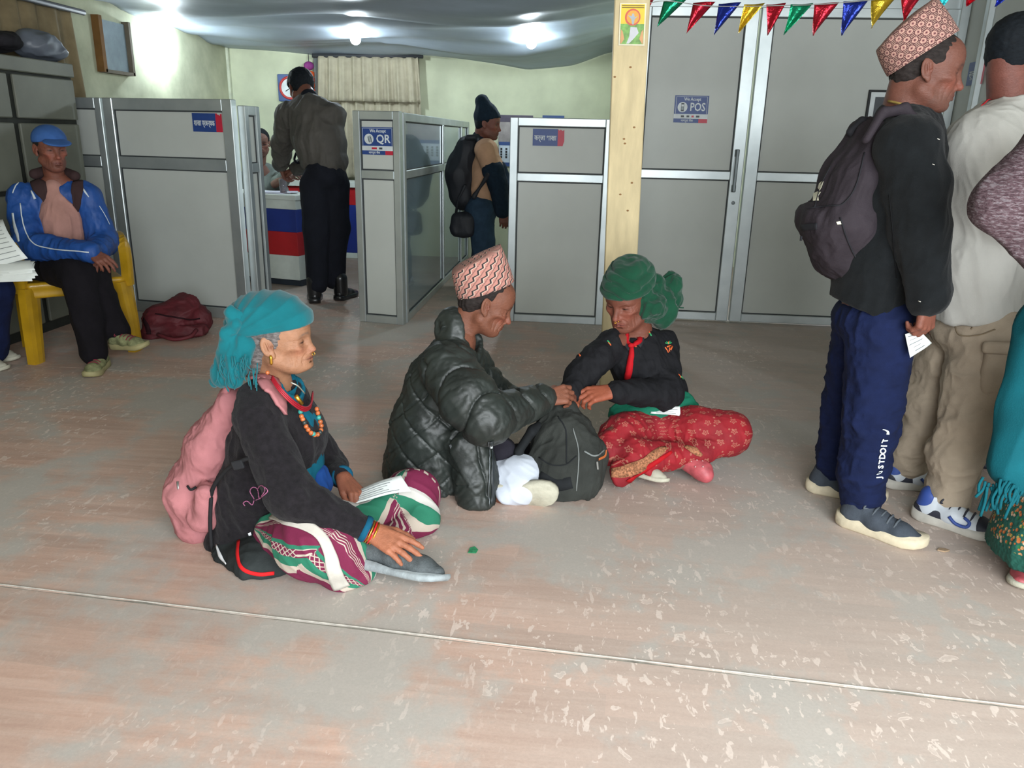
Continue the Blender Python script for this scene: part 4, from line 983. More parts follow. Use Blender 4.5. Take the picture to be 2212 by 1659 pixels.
body_mesh(p1, [(Vh, Qh, Ch), (Vr, Qr, skin_cols(Vr, (158, 100, 74))), (Vl, Ql, skin_cols(Vl, (134, 82, 62))),
   core([([pel, wai, che, nb], [.10, .09, .10, .05]), ([nb, rsh, rel], [.05, .05, .035]), ([nb, lsh, lel], [.05, .05, .035]), ([hipr, rkn, ran], [.07, .05, .035]), ([hipl, lkn, lan], [.07, .05, .035])], SK1)])
# hair
GREY = hairm('grey_hair', (104, 98, 96), .45)
S = SDF(.003); s = fh.s
S.ell(fh.T(-.014, 0, .03), (.104*s, .080*s, .086*s), .01, fh.R); S.ell(fh.T(-.062, 0, -.03), (.040*s, .058*s, .06*s), .02, fh.R); S.cone(fh.T(-.07, -.02, -.05), fh.T(-.085, -.02, -.10), .030*s, .022*s, .02)
S.box(fh.T(.150, 0, -.02), (.2*s, .3*s, .30*s), .01, .012, fh.R, 's'); S.cone(fh.T(.062, -.09, .02), fh.T(.012, -.09, -.06), .035*s, .032*s, .01, op='s'); S.cone(fh.T(.062, .09, .02), fh.T(.012, .09, -.06), .035*s, .032*s, .01, op='s')
for y in (-1, 1): S.ell(fh.T(-.004, y*.090, -.008), (.024*s, .022*s, .036*s), .005, fh.R, 's')
V, Q = S.mesh(1); V = folds(V, Q, .004, 60, fh.D(1, 0, -.4), 5, 6); mesh_obj('hair', V, Q, GREY, p1)
# headscarf: wrapped crown, tied behind with hanging tails
S = SDF(.004)
S.ell(fh.T(-.026, 0, .068), (.122*s, .092*s, .086*s), .02, fh.R); S.ell(fh.T(-.060, 0, .036), (.098*s, .084*s, .072*s), .02, fh.R); S.ell(fh.T(.040, 0, .062), (.066*s, .074*s, .046*s), .02, fh.R)
nrm = unit(fh.D(-.14, 0, 1)); S.cut(fh.T(.0, 0, .040), -nrm)
V, Q = S.mesh(1); p = (V-fh.o)@fh.R; ang = np.arctan2(p[:, 2]-.02, p[:, 0]+.12); N = normals(V, Q)
V = V+N*(.0045*(1-np.abs(((ang*4.2+2.2*p[:, 1]+.7*vnoise(p*9, 4)) % 1.0)*2-1))**2.2*np.clip((p[:, 2]-.02)*25, .0, 1))[:, None]; V = folds(V, Q, .005, 12, fh.D(1, 0, .2), 8, 3)
sc1 = mesh_obj('headscarf', V, Q, TEAL, p1)
S = SDF(.004); kc = fh.T(-.118, -.02, .028)
S.ell(kc, (.026, .026, .022), .01); S.chain([kc, A(502, 690, 2.16), A(497, 672, 2.15), A(520, 680, 2.16)], [.016, .014, .012, .012], .008)
S.chain([kc, A(500, 745, 2.16), A(482, 810, 2.15), A(462, 828, 2.16)], [.020, .030, .034, .012], .012, fh.D(0, 1, 0), .8); S.chain([kc, A(522, 748, 2.16), A(506, 795, 2.14), A(506, 822, 2.13)], [.020, .034, .036, .022], .012, fh.D(0, 1, 0), .8)
S.chain([A(512, 700, 2.15), A(490, 720, 2.15), A(478, 760, 2.15)], [.014, .02, .014], .01)
tl1 = cloth_obj('scarf_tail', S, TEAL, p1, dict(amp=.010, freq=26, along=(-.3, 0, 1), seed=3, stretch=4))
rr = np.random.RandomState(5)
for i in range(34):
    a = A(470+2.6*i, 795+rr.randint(-30, 20), 2.112); m = MB(); e = a+V3(rr.uniform(-.010, .010), rr.uniform(-.01, .0), -rr.uniform(.03, .055)); m.tube(smooth_path([a, (a+e)/2+V3(rr.uniform(-.008, .008), -.006, 0), e], 4), [.0019]*8+[.0012], 5); m.build('fringe', TEAL, tl1, True)
# jacket
S = SDF(.0055); lat = unit(lsh-rsh)
S.chain([pel+V3(-.01, 0, -.02), wai+V3(-.01, 0, 0), che+V3(.012, 0, 0), A(604, 868, 2.27)], [.138, .136, .134, .075], .05, lat, 1.28)
S.cone(A(602, 875, 2.27), rsh, .062, .066, .04); S.cone(A(602, 875, 2.27), lsh, .062, .064, .04); S.cone(A(592, 848, 2.24), A(545, 858, 2.14), .040, .050, .04)
S.chain([rsh, rel, rwr-unit(rwr-rel)*.012], [.068, .066, .040], .022); S.chain([lsh, lel, lwr-unit(lwr-lel)*.03], [.062, .054, .036], .02)
S.ell(A(606, 850, 2.27), (.062, .075, .05), .02, None)
S.cone(A(630, 834, 2.22), A(676, 905, 2.24), .040, .022, .010, lat, 1.1, 's'); S.ell(A(613, 806, 2.265), (.055, .058, .05), .01, None, 's')
S.ell(A(728, 1010, 2.28), (.058, .075, .085), .02, None, 's')
S.chain([A(500, 1180, 2.2), A(540, 1215, 2.15)], [.08, .07], .04)
jk1 = cloth_obj('jacket', S, CHAR, p1, [dict(amp=.012, freq=9, along=(.2, 0, -1), seed=11, stretch=2.5), dict(amp=.006, freq=26, along=(.5, 0, -.6), seed=12, stretch=2)])
# teal blouse
BLO = M('teal_blouse', (12, 88, 108), .85, var=.1, scale=10, bump=.2, bscale=300); BLU2 = M('blue_blouse_hem', (26, 66, 130), .85, var=.1)
S = SDF(.0045); S.chain([A(606, 1050, 2.28), A(610, 1000, 2.28), A(616, 930, 2.27), A(612, 868, 2.27)], [.125, .125, .106, .060], .04, lat, 1.05)
S.chain([A(588, 812, 2.265), A(612, 838, 2.25)], [.062, .064], .02, lat, 1.05); S.cone(A(612, 800, 2.26), A(625, 830, 2.245), .056, .046, .012, op='s')
ax_ = unit(fh.T(-.02, 0, -.06)-nb); MB().lathe(nb+ax_*.012, [(.082, -.030), (.070, 0), (.061, .026), (.058, .040), (.054, .040), (.056, .0)], 28, unit(ax_+V3(.25, -.1, 0))).build('blouse_collar', BLO, p1, True)
cloth_obj('blouse', S, BLO, p1, dict(amp=.008, freq=16, seed=21, stretch=2))
S = SDF(.005); S.chain([A(690, 1022, 2.28), A(690, 1052, 2.27), A(655, 1075, 2.25)], [.022, .030, .04], .03, (0, 1, 0), 1.8); cloth_obj('blouse_hem', S, BLU2, p1, dict(amp=.008, freq=18, seed=23))
for (w_, e_, r_) in ((rwr, rel, .040), (lwr, lel, .037)):
    d = unit(w_-e_); MB().lathe(w_-d*.022, [(r_*.8, 0), (r_, .002), (r_*1.02, .012), (r_*.94, .020), (r_*.75, .020)], 20, d).build('cuff', M('teal_cuff', (12, 78, 104), .85), p1, True)
# bangles
GOLD = M('gold', (212, 160, 60), .3, metal=.9, var=.1); REDB = M('red_bangle', (190, 30, 28), .25, coat=.5)
d = unit(rwr-rel)
for i in range(4):
    c = rwr-d*(.004-.007*i)+V3(0, 0, -.002); ref = unit(np.cross(d, V3(0, 0, 1))); r2 = np.cross(d, ref); MB().tube([c+.034*(math.cos(t)*ref+math.sin(t)*r2) for t in np.linspace(0, 2*math.pi, 25)], .0028, 6, False).build('bangle', REDB if i % 2 == 0 else GOLD, p1, True)
# beads
bj = bvh_of(jk1); ORB = M('coral_bead', (186, 100, 54), .35, var=.25, scale=80); DKB = M('dark_bead', (50, 58, 56), .4); TQB = M('turquoise_bead', (60, 150, 140), .35)
path = smooth_path([(578, 805, 0), (590, 828, 0), (612, 852, 0), (628, 868, 0), (642, 882, 0), (648, 900, 0), (656, 914, 0), (664, 928, 0), (676, 940, 0), (688, 934, 0), (690, 916, 0), (684, 898, 0), (680, 880, 0)], 4)
i = 0; last = None
for q in path:
    pt = A(q[0], q[1], 2.085+.0008*(q[0]-578)+(0.03 if q[0] > 640 else 0)); h_, _ = onto(bj, q[0], q[1], .006); pt = h_ if h_ is not None else pt
    if last is not None and np.linalg.norm(pt-last) < .010: continue
    last = pt; mm = (ORB, ORB, DKB, ORB, ORB, ORB, TQB)[i % 7] if i > 3 else ORB; rb = .0062+.0016*(i > 12); MB().sphere(pt, rb, 10, 7).build('necklace_bead', mm, p1, True); i += 1
nk = [A(588, 812, 2.14), A(606, 838, 2.11), A(634, 866, 2.12), A(658, 880, 2.16), A(672, 872, 2.22), A(676, 846, 2.30)]
for k in range(3): MB().tube([p+V3(0, -.004*k, -.004*k) for p in smooth_path(nk, 6)], .0032, 6).build('red_necklace', M('red_thread', (150, 20, 36), .5), p1, True)
MB().tube([A(640, 856, 2.10), A(652, 872, 2.12)], .0065, 8).build('gold_bead', GOLD, p1, True)
MB().tube(smooth_path([A(628, 826, 2.13), A(644, 834, 2.14), A(658, 850, 2.16)], 4), .0024, 6).build('safety_pin', M('pin_steel', (190, 196, 180), .3, metal=.8), p1, True)
er = fh.T(.000, -.086, -.036*.83); MB().lathe(er+V3(0, 0, -.020), [(.002, -.006), (.005, 0), (.004, .012), (.0055, .018), (.002, .024)], 10).build('earring', GOLD, p1, True)
c = fh.T(.105, -.006, -.052*.83); MB().tube([c+V3(.0045*math.cos(t), 0, .0045*math.sin(t)) for t in np.linspace(0, 6.28, 13)], .0011, 5, False).build('nose_ring', GOLD, p1, True)
# wrapped skirt with printed bands
def skirt_mat():
    m, nt, b = newmat('printed_skirt'); a = _n(nt, 'ShaderNodeAttribute'); a.attribute_name = 'limb'; sp = _n(nt, 'ShaderNodeSeparateXYZ'); nt.links.new(a.outputs['Vector'], sp.inputs[0]); u, v = sp.outputs[0], sp.outputs[1]
    co = _coord(nt); w = mathn(nt, 'ADD', v, mathn(nt, 'MULTIPLY', mathn(nt, 'SUBTRACT', noise(nt, co, 9, 2), .5), .35))
    mar = s2l((108, 20, 58)); crm = s2l((182, 168, 154)); grn = s2l((34, 112, 86)); wh = s2l((192, 188, 182)); pnk = s2l((160, 90, 116))
    t = mathn(nt, 'DIVIDE', mathn(nt, 'ADD', w, 3.1416), 6.2832)
    cc = ramp(nt, t, [(0, mar), (.06, crm), (.09, mar), (.16, mar), (.20, pnk), (.225, mar), (.31, mar), (.36, wh), (.40, wh), (.415, grn), (.475, grn), (.50, crm), (.53, mar), (.66, mar), (.70, grn), (.78, grn), (.81, crm), (.85, mar)], 'CONSTANT')
    # little white dotted rows and saw-teeth
    row = lambda c0, wd: mathn(nt, 'LESS_THAN', mathn(nt, 'ABSOLUTE', mathn(nt, 'SUBTRACT', t, c0)), wd)
    tri = mathn(nt, 'PINGPONG', mathn(nt, 'MULTIPLY', u, 60), 1.0)
    dots = mathn(nt, 'MULTIPLY', mathn(nt, 'MAXIMUM', row(.185, .006), row(.25, .006)), mathn(nt, 'GREATER_THAN', tri, .45))
    saw = mathn(nt, 'MULTIPLY', row(.115, .03), mathn(nt, 'GREATER_THAN', mathn(nt, 'MULTIPLY', tri, .06), mathn(nt, 'ADD', mathn(nt, 'SUBTRACT', t, .085), .0)))
    zig = mathn(nt, 'MULTIPLY', row(.59, .025), mathn(nt, 'GREATER_THAN', mathn(nt, 'SINE', mathn(nt, 'ADD', mathn(nt, 'MULTIPLY', t, 420), mathn(nt, 'MULTIPLY', mathn(nt, 'PINGPONG', mathn(nt, 'MULTIPLY', u, 36), 1.0), 5))), .35))
    net = mathn(nt, 'MULTIPLY', row(.745, .022), mathn(nt, 'GREATER_THAN', mathn(nt, 'MAXIMUM', mathn(nt, 'SINE', mathn(nt, 'ADD', mathn(nt, 'MULTIPLY', u, 300), mathn(nt, 'MULTIPLY', t, 200))), mathn(nt, 'SINE', mathn(nt, 'SUBTRACT', mathn(nt, 'MULTIPLY', u, 300), mathn(nt, 'MULTIPLY', t, 200)))), .75))
    cc = mixc(nt, row(.745, .022), cc, mar); cc = mixc(nt, mathn(nt, 'MAXIMUM', mathn(nt, 'MAXIMUM', dots, saw), mathn(nt, 'MAXIMUM', zig, net)), cc, crm)
    nt.links.new(cc, b.inputs['Base Color']); b.inputs['Roughness'].default_value = .85; nt.links.new(bumpn(nt, noise(nt, co, 300, 2), .2, .003), b.inputs['Normal']); return m
SKM = skirt_mat()
S = SDF(.0045)
S.chain([A(606, 1158, 2.12), rkn+V3(.0, .02, .0), A(712, 1180, 2.0), A(770, 1235, 2.02)], [.078, .100, .092, .055], .035); S.chain([A(700, 1180, 2.03), A(735, 1240, 1.99), A(745, 1270, 1.98)], [.06, .045, .026], .03); S.chain([A(690, 1130, 2.1), A(760, 1190, 2.08)], [.05, .03], .03)
S.cut((0, 0, .004), (0, 0, -1)); ch1 = [[A(560, 1140, 2.1), A(690, 1165, 1.99), A(790, 1260, 2.0)]]
sk_r = cloth_obj('skirt', S, SKM, p1, [dict(amp=.012, freq=13, along=A(770, 1260, 2.0)-A(620, 1110, 2.0), seed=31, stretch=5)], uvc=ch1)
S = SDF(.0045)
S.chain([A(800, 1120, 2.30), A(870, 1085, 2.42), lkn+V3(.01, 0, .01)], [.055, .08, .094], .035); S.chain([lkn, A(905, 1125, 2.36), A(850, 1165, 2.24), A(800, 1170, 2.2)], [.075, .062, .040, .03], .03); S.chain([A(760, 1130, 2.25), A(690, 1120, 2.25)], [.06, .08], .03)
S.cut((0, 0, .004), (0, 0, -1)); ch2 = [[A(800, 1190, 2.3), A(850, 1080, 2.4), A(925, 1110, 2.42)]]
cloth_obj('skirt_lap', S, SKM, p1, [dict(amp=.010, freq=14, along=V3(.6, .3, -.5), seed=33, stretch=4)], uvc=ch2, ref=(0, -1, .3))
bsk = bvh_of(sk_r); band_on('white_fold', bsk, [(588, 1118), (620, 1122), (660, 1136), (694, 1160), (712, 1195), (722, 1235), (738, 1268)], [.018, .036, .030, .026, .030, .040, .048], M('cream_cotton', (188, 182, 172), .85, bump=.2), sk_r, .006, th=.006)
# dark wrap spread under her, with red and white edging
S = SDF(.006); S.ell(A(540, 1195, 2.17), (.125, .15, .075), .03); S.ell(A(578, 1205, 2.08), (.11, .12, .065), .04); S.cut((0, 0, .003), (0, 0, -1))
wr = cloth_obj('wrap', S, M('dark_wrap', (40, 44, 44), .9, var=.3, scale=12, bump=.3), p1, dict(amp=.008, freq=12, seed=41))
bw = bvh_of(wr)
ribbon('red_edging', bw, [(516, 1168), (514, 1200), (524, 1228), (556, 1240), (592, 1238)], .011, M('red_trim', (206, 30, 34), .8), p1); ribbon('white_edging', bw, [(466, 1172), (476, 1200), (490, 1218)], [.004, .012, .004], M('white_trim', (220, 222, 224), .8), p1)
for pts, mm, wd in (([(538, 1150), (545, 1160), (575, 1172)], M('white_trim', (220, 222, 224)), .009),): ribbon('white_edging', bj, pts, wd, mm, p1)
# embroidered flower on the jacket
EM = M('embroidery', (150, 84, 118), .6, var=.5, scale=200)
for pts in ([(549, 1078), (540, 1062), (546, 1052), (556, 1056), (560, 1076)], [(556, 1056), (566, 1048), (574, 1058), (564, 1076)], [(552, 1080), (566, 1074), (579, 1062), (576, 1054), (568, 1050)], [(549, 1080), (544, 1090), (534, 1082), (526, 1086), (530, 1092)]): ribbon('embroidery', bj, pts, .0028, EM, p1, n=4)
# canvas shoe resting on its side, sole to the camera
GRS = M('grey_rubber_shoe', (76, 82, 84), .7, var=.25, scale=40, bump=.5, bscale=200); GSO = M('dusty_sole', (146, 154, 156), .75, var=.18, scale=25, bump=.5, bscale=90)
hl = A(768, 1232, 2.03)+V3(0, 0, .012); sfw = A(950, 1262, 1.96)-hl; fS, up_o, so = shoe(p1, hl+V3(0, 0, .0), sfw, V3(-.04, .50, .86), .30, GRS, GSO, None, False, .058, sole_h=.018)
# second shoe under the far knee
shoe(p1, A(800, 1150, 2.36), V3(-.7, -.6, 0), V3(.1, .5, .8), .24, GRS, GSO, None, True)
# ------------------------------------------------------------------ slip of paper in her hand
def slip(name, P4, label, bend=.012, lines=5, seed=0, th=.0006):
    """printed paper slip through four corners: bl, br, tr, tl"""
    bl, br, tr, tl = [np.array(p, float) for p in P4]; nn = unit(np.cross(br-bl, tl-bl)); n, m = 13, 5; v = []
    for j in range(m):
        for i in range(n):
            u, t = i/(n-1), j/(m-1); v.append((bl*(1-u)+br*u)*(1-t)+(tl*(1-u)+tr*u)*t+nn*bend*math.sin(u*math.pi)-nn*bend*.4*math.sin(u*2*math.pi))
    r = empty('paper_slip', (bl+br+tr+tl)/4, label, 'paper'); f = [[j*n+i, j*n+i+1, (j+1)*n+i+1, (j+1)*n+i] for j in range(m-1) for i in range(n-1)]
    o = sh_ = mesh_obj('sheet', np.array(v), f, M('slip_white', (216, 220, 216), .7, var=.03), r); o.modifiers.new('t', 'SOLIDIFY').thickness = th
    rr = np.random.RandomState(seed); ink = M('print_grey', (120, 126, 128), .8)
    sgn = 1 if nn@(_C-bl) > 0 else -1
    def at(u, t):
        return (bl*(1-u)+br*u)*(1-t)+(tl*(1-u)+tr*u)*t+nn*(bend*math.sin(u*math.pi)-bend*.4*math.sin(u*2*math.pi)+sgn*.0012)
    for k in range(lines):
        t = .15+.7*k/max(1, lines-1); a = rr.uniform(.06, .3); b2 = rr.uniform(.6, .94); us = np.linspace(a, b2, 12); MB().tube([at(u, t+.004*math.sin(u*60)) for u in us], .0007 if k % 2 else .0011, 4).build('print_line', ink, sh_)
    return r
slip('s', (A(753, 1091, 2.28), A(888, 1061, 2.30), A(866, 1027, 2.34), A(738, 1072, 2.33)), 'white printed slip held in the teal-scarfed woman\'s hand', .006, 6, 1)
# ------------------------------------------------------------------ pink backpack on her back
PNK = M('pink_canvas', (166, 108, 110), .85, var=.12, scale=10, bump=.25, bscale=300); BLKW = M('black_webbing', (34, 34, 36), .8)
pk = empty('backpack', A(440, 1125, 2.3), 'dusty pink backpack worn by the teal-scarfed woman', 'backpack')
S = SDF(.005); bk = [A(505, 868, 2.24), A(462, 960, 2.25), A(432, 1050, 2.26), A(440, 1120, 2.26)]
S.chain(bk, [.045, .07, .082, .070], .04, (0, 1, 0), 1.55); S.cone(A(398, 1060, 2.24), A(410, 1130, 2.24), .032, .032, .03, (0, 1, 0), 2.2); S.cone(A(445, 1060, 2.12), A(438, 1120, 2.13), .032, .036, .025)
cloth_obj('bag_body', S, PNK, pk, [dict(amp=.016, freq=9, along=(-.25, 0, 1), seed=51, stretch=4), dict(amp=.006, freq=30, seed=52, along=(-.25, 0, 1), stretch=2)])
band_on('shoulder_strap', bj, [(506, 850), (522, 832), (545, 820), (568, 822), (588, 842), (602, 870), (610, 896)], [.055, .066, .076, .078, .066, .045, .010], PNK, pk, .011, th=.009)
S = SDF(.004); S.chain([A(490, 842, 2.2), A(482, 858, 2.22), A(490, 872, 2.22)], [.012, .016, .012], .01); cloth_obj('grab_loop', S, PNK, pk)
ws = [A(452, 1120, 2.13), A(458, 1060, 2.10), A(486, 1018, 2.06), A(522, 995, 2.02), A(560, 985, 2.0)]; MB().tube(smooth_path(ws, 5), .007, 6).build('webbing', BLKW, pk, True); MB().tube(smooth_path([A(456, 1075, 2.1), A(454, 1130, 2.1), A(457, 1188, 2.1)], 5), [.006]*10+[.003], 6).build('strap_end', BLKW, pk, True)
MB().box(A(514, 1004, 2.015), (.035, .012, .028), (1, 0, .3), (0, 1, 0), (-.3, 0, 1), .003).build('buckle', BLKW, pk)
MB().tube([A(384, 1040, 2.14), A(386, 1068, 2.13)], .004, 6).build('zip_pull', M('steel', (150, 150, 146), .4, metal=.8), pk, True); MB().tube(smooth_path([A(405, 1050, 2.13), A(412, 1058, 2.12), A(424, 1052, 2.13)], 4), .004, 6).build('zip', BLKW, pk, True)
# ================================================================== seated man in topi and puffer jacket
def dhaka(name, c1, c2, c3, kind):
    """woven cap cloth: rows of repeated motifs in cap coordinates"""
    m, nt, b = newmat(name); a = _n(nt, 'ShaderNodeAttribute'); a.attribute_name = 'uvw'; sp = _n(nt, 'ShaderNodeSeparateXYZ'); nt.links.new(a.outputs['Vector'], sp.inputs[0]); u, v = sp.outputs[0], sp.outputs[1]
    co = _coord(nt)
    if kind == 'zig':
        p = .030; w = mathn(nt, 'ADD', mathn(nt, 'MULTIPLY', u, .85), mathn(nt, 'MULTIPLY', v, -1.0)); q = mathn(nt, 'ADD', mathn(nt, 'MULTIPLY', u, .5), v)
        row = mathn(nt, 'FRACT', mathn(nt, 'DIVIDE', w, .034)); cell = mathn(nt, 'PINGPONG', mathn(nt, 'DIVIDE', q, .014), 1.0)
        line = mathn(nt, 'LESS_THAN', mathn(nt, 'ABSOLUTE', mathn(nt, 'SUBTRACT', row, mathn(nt, 'ADD', .28, mathn(nt, 'MULTIPLY', cell, .34)))), .13)
        lite = mathn(nt, 'LESS_THAN', mathn(nt, 'ABSOLUTE', mathn(nt, 'SUBTRACT', row, mathn(nt, 'ADD', .44, mathn(nt, 'MULTIPLY', cell, .34)))), .06)
        hat = mathn(nt, 'MULTIPLY', mathn(nt, 'GREATER_THAN', mathn(nt, 'SINE', mathn(nt, 'MULTIPLY', q, 1500)), .1), mathn(nt, 'GREATER_THAN', row, .84))
        cc = mixc(nt, mathn(nt, 'MAXIMUM', line, hat), s2l(c1), s2l(c2)); cc = mixc(nt, lite, cc, s2l(c3))
    else:
        vr = _n(nt, 'ShaderNodeTexVoronoi', feature='F1', voronoi_dimensions='2D'); vr.inputs['Randomness'].default_value = .0; vr.inputs['Scale'].default_value = 47
        mp = _n(nt, 'ShaderNodeMapping'); mp.inputs['Rotation'].default_value = (0, 0, .78); nt.links.new(a.outputs['Vector'], mp.inputs[0]); nt.links.new(mp.outputs[0], vr.inputs['Vector'])
        d = mathn(nt, 'ADD', vr.outputs['Distance'], mathn(nt, 'MULTIPLY', mathn(nt, 'SUBTRACT', noise(nt, co, 240, 2), .5), .22))
        cc = ramp(nt, d, [(0, s2l(c2)), (.09, s2l(c3)), (.20, s2l(c1)), (.33, s2l(c3)), (.38, s2l(c2)), (.45, s2l(c2))], 'CONSTANT')
        cc = mixc(nt, mathn(nt, 'MULTIPLY', mathn(nt, 'GREATER_THAN', d, .45), mathn(nt, 'GREATER_THAN', mathn(nt, 'SINE', mathn(nt, 'MULTIPLY', v, 1400)), .3)), cc, s2l(c1))
    cc = mixc(nt, .35, cc, ramp(nt, noise(nt, co, 500, 2), [(.3, (.75, .75, .75)), (.7, (1.1, 1.1, 1.1))]), 'MULTIPLY')
    nt.links.new(cc, b.inputs['Base Color']); b.inputs['Roughness'].default_value = .9; nt.links.new(bumpn(nt, noise(nt, co, 420, 2), .3, .002), b.inputs['Normal']); return m
SK2 = (112, 70, 53)
p2 = person(A(960, 1080, 2.72), 'old man in pink topi and black quilted jacket sitting on the floor')
f2 = head_frame(A(1050, 654, 2.74), 14, 24, 0, .96); nb2 = A(992, 735, 2.72)
V, Q = head_mesh(f2, nb2, h=.0024, zl=.92, age=1.4, gaunt=1.1, neck_r=.040, nose=1.3); hd = (V, Q, head_col(V, f2, SK2, zl=.92, brow=(54, 44, 40), lip=(112, 58, 48)))
rs2, re2, rw2 = A(968, 795, 2.60), A(1050, 905, 2.47), A(1172, 862, 2.72); ls2, le2, lw2 = A(1010, 790, 2.92), A(1090, 880, 2.98), A(1185, 868, 2.86)
S = SDF(.0026); hand_sdf(S, rw2, V3(.9, .35, .15), V3(-.2, -.75, .65), True, ((.55, .9, .6), (.7, 1.0, .6), (.8, 1.0, .6), (.9, 1.0, .6)), (.45, .5), 1.0, .04, re2); Vr, Qr = S.mesh(1)
S = SDF(.003); hand_sdf(S, lw2, V3(.9, -.1, .2), V3(-.1, .3, .95), False, (.9, .9, .9, .9), (.4, .4), .95, .04, le2); Vl, Ql = S.mesh(1)
pe2, wa2, ch2 = A(925, 1050, 2.78), A(935, 950, 2.78), A(955, 850, 2.76)
rk2, ra2 = A(1120, 1030, 2.66), A(1085, 1075, 2.62); lk2 = A(1170, 1000, 2.95)
body_mesh(p2, [hd, (Vr, Qr, skin_cols(Vr, (122, 76, 58))), (Vl, Ql, skin_cols(Vl, (140, 78, 54))), core([([pe2, wa2, ch2, nb2], [.11, .10, .11, .05]), ([nb2, rs2, re2], [.05, .05, .035]), ([nb2, ls2, le2], [.05, .05, .035]), ([pe2, rk2, ra2], [.08, .05, .035]), ([pe2, lk2], [.08, .05])], SK2)])
hair_cap(p2, f2, hairm('dark_hair', (40, 34, 32)), grow=.004, front=.01, low=-.062, bumpy=.006, seed=6, h=.003)
topi(p2, f2, dhaka('dhaka_pink', (176, 122, 110), (48, 42, 42), (196, 168, 152), 'zig'), None, .046, 42, (.110, .088), .118, -.022)
# quilted jacket
QLT = M('black_puffer', (36, 41, 38), .50, var=.25, scale=9, bump=.2, bscale=70)
S = SDF(.0052); la2 = unit(ls2-rs2)
S.chain([A(930, 1085, 2.74), A(925, 1010, 2.76), A(938, 920, 2.76), A(958, 830, 2.75), A(985, 762, 2.74)], [.155, .158, .150, .125, .070], .05, la2, 1.12)
S.cone(A(985, 775, 2.74), rs2, .075, .085, .05); S.cone(A(985, 775, 2.74), ls2, .075, .085, .05)
S.chain([rs2, A(1010, 860, 2.50), re2+V3(0, 0, .0), rw2-unit(rw2-re2)*.012], [.092, .092, .080, .050], .03); S.chain([ls2, le2, lw2-unit(lw2-le2)*.01], [.085, .075, .05], .03)
S.chain([A(1025, 1040, 2.60), A(1030, 1085, 2.58)], [.06, .07], .05); S.chain([A(1010, 960, 2.62), A(1030, 1030, 2.60)], [.08, .07], .05)
S.cone(A(982, 706, 2.73), A(1000, 738, 2.73), .068, .070, .02, la2, 1.1); S.cone(f2.T(-.01, 0, -.06), A(1008, 740, 2.72), .060, .054, .012, op='s')
S.cut((0, 0, .004), (0, 0, -1)); S.cut(A(1064, 1000, 2.6), (1, 0, 0)) if False else None
def quilt(V, Q, uv):
    N = normals(V, Q); arm = uv[:, 2] < .5; d = np.zeros(len(V))
    s_ = (uv[:, 0]+.020*np.sin(uv[:, 1]*2+.5))/.105; g = np.abs((s_ % 1)-.5)*2
    d = np.where(arm, .007*(1-g**4)-.009*np.exp(-((1-g)/.06)**2), d)
    r_ = .17; a = np.arctan2((V-A(940, 950, 2.76))@V3(0, 1, 0), (V-A(940, 950, 2.76))@V3(1, 0, 0))*r_; w = .03*vnoise(V*5, 3)
    for q in (((V[:, 2]*1.0+a*.9+w)/.135), ((V[:, 2]*1.0-a*.9+w)/.135)):
        g2 = np.abs((q % 1)-.5)*2; d += np.where(arm, 0, .002*(1-g2**4)-.006*np.exp(-((1-g2)/.06)**2))
    return V+N*d[:, None]
jk2 = cloth_obj('quilted_jacket', S, QLT, p2, [dict(amp=.006, freq=12, along=(.5, 0, -1), seed=61, stretch=4), dict(amp=.005, freq=34, along=(-.6, .3, -.7), seed=63, stretch=5, sharp=2.0)], uvc=[[rs2, A(1010, 860, 2.50), re2, rw2], [A(930, 1090, 2.76), A(958, 800, 2.76)]], fn=quilt)
bj2 = bvh_of(jk2)
ribbon('front_placket', bj2, [(1062, 952), (1063, 1000), (1063, 1050), (1062, 1096)], .014, M('placket', (36, 42, 44), .45), p2, .004); ribbon('zip', bj2, [(1055, 952), (1056, 1000), (1056, 1050), (1055, 1094)], .004, M('steel_dark', (92, 96, 98), .4, metal=.6), p2, .006)
MB().tube(smooth_path([A(1052, 945, 2.45), A(1058, 955, 2.44), A(1062, 968, 2.44)], 4), .005, 6).build('frayed_tab', M('frayed_white', (196, 200, 200), .8), p2, True)
MB().box(A(978, 975, 2.55), (.008, .006, .055), (1, 0, .35), (0, 1, 0), (-.35, 0, 1)).build('pocket_zip', M('steel_dark', (92, 96, 98)), p2)
# trousers and shoes
WHT = M('white_trouser', (190, 196, 206), .8, var=.06, scale=10, bump=.15, bscale=300)
S = SDF(.005); S.chain([A(1040, 1035, 2.68), rk2+V3(.01, 0, .0), A(1125, 1055, 2.62), A(1095, 1065, 2.6)], [.07, .072, .055, .04], .03); cloth_obj('trouser_leg', S, WHT, p2, dict(amp=.010, freq=13, along=(.7, 0, -.6), seed=66, stretch=3))
S = SDF(.006); S.chain([A(1010, 1000, 2.85), lk2, A(1120, 1020, 2.8)], [.085, .075, .05], .03); S.ell(A(1085, 970, 2.72), (.05, .06, .05), .03); cloth_obj('inner_clothes', S, M('dark_inner', (34, 32, 40), .9, bump=.3), p2, dict(amp=.008, freq=12, seed=68))
CRS = M('cream_sole', (176, 172, 154), .75, var=.10, scale=30, bump=.6, bscale=70); CRU = M('cream_canvas', (166, 162, 146), .8)
hl = A(1058, 1068, 2.60); shoe(p2, hl, A(1196, 1072, 2.56)-hl, V3(.0, .93, .30), .25, CRU, CRS, None, True, .062, sole_h=.03)
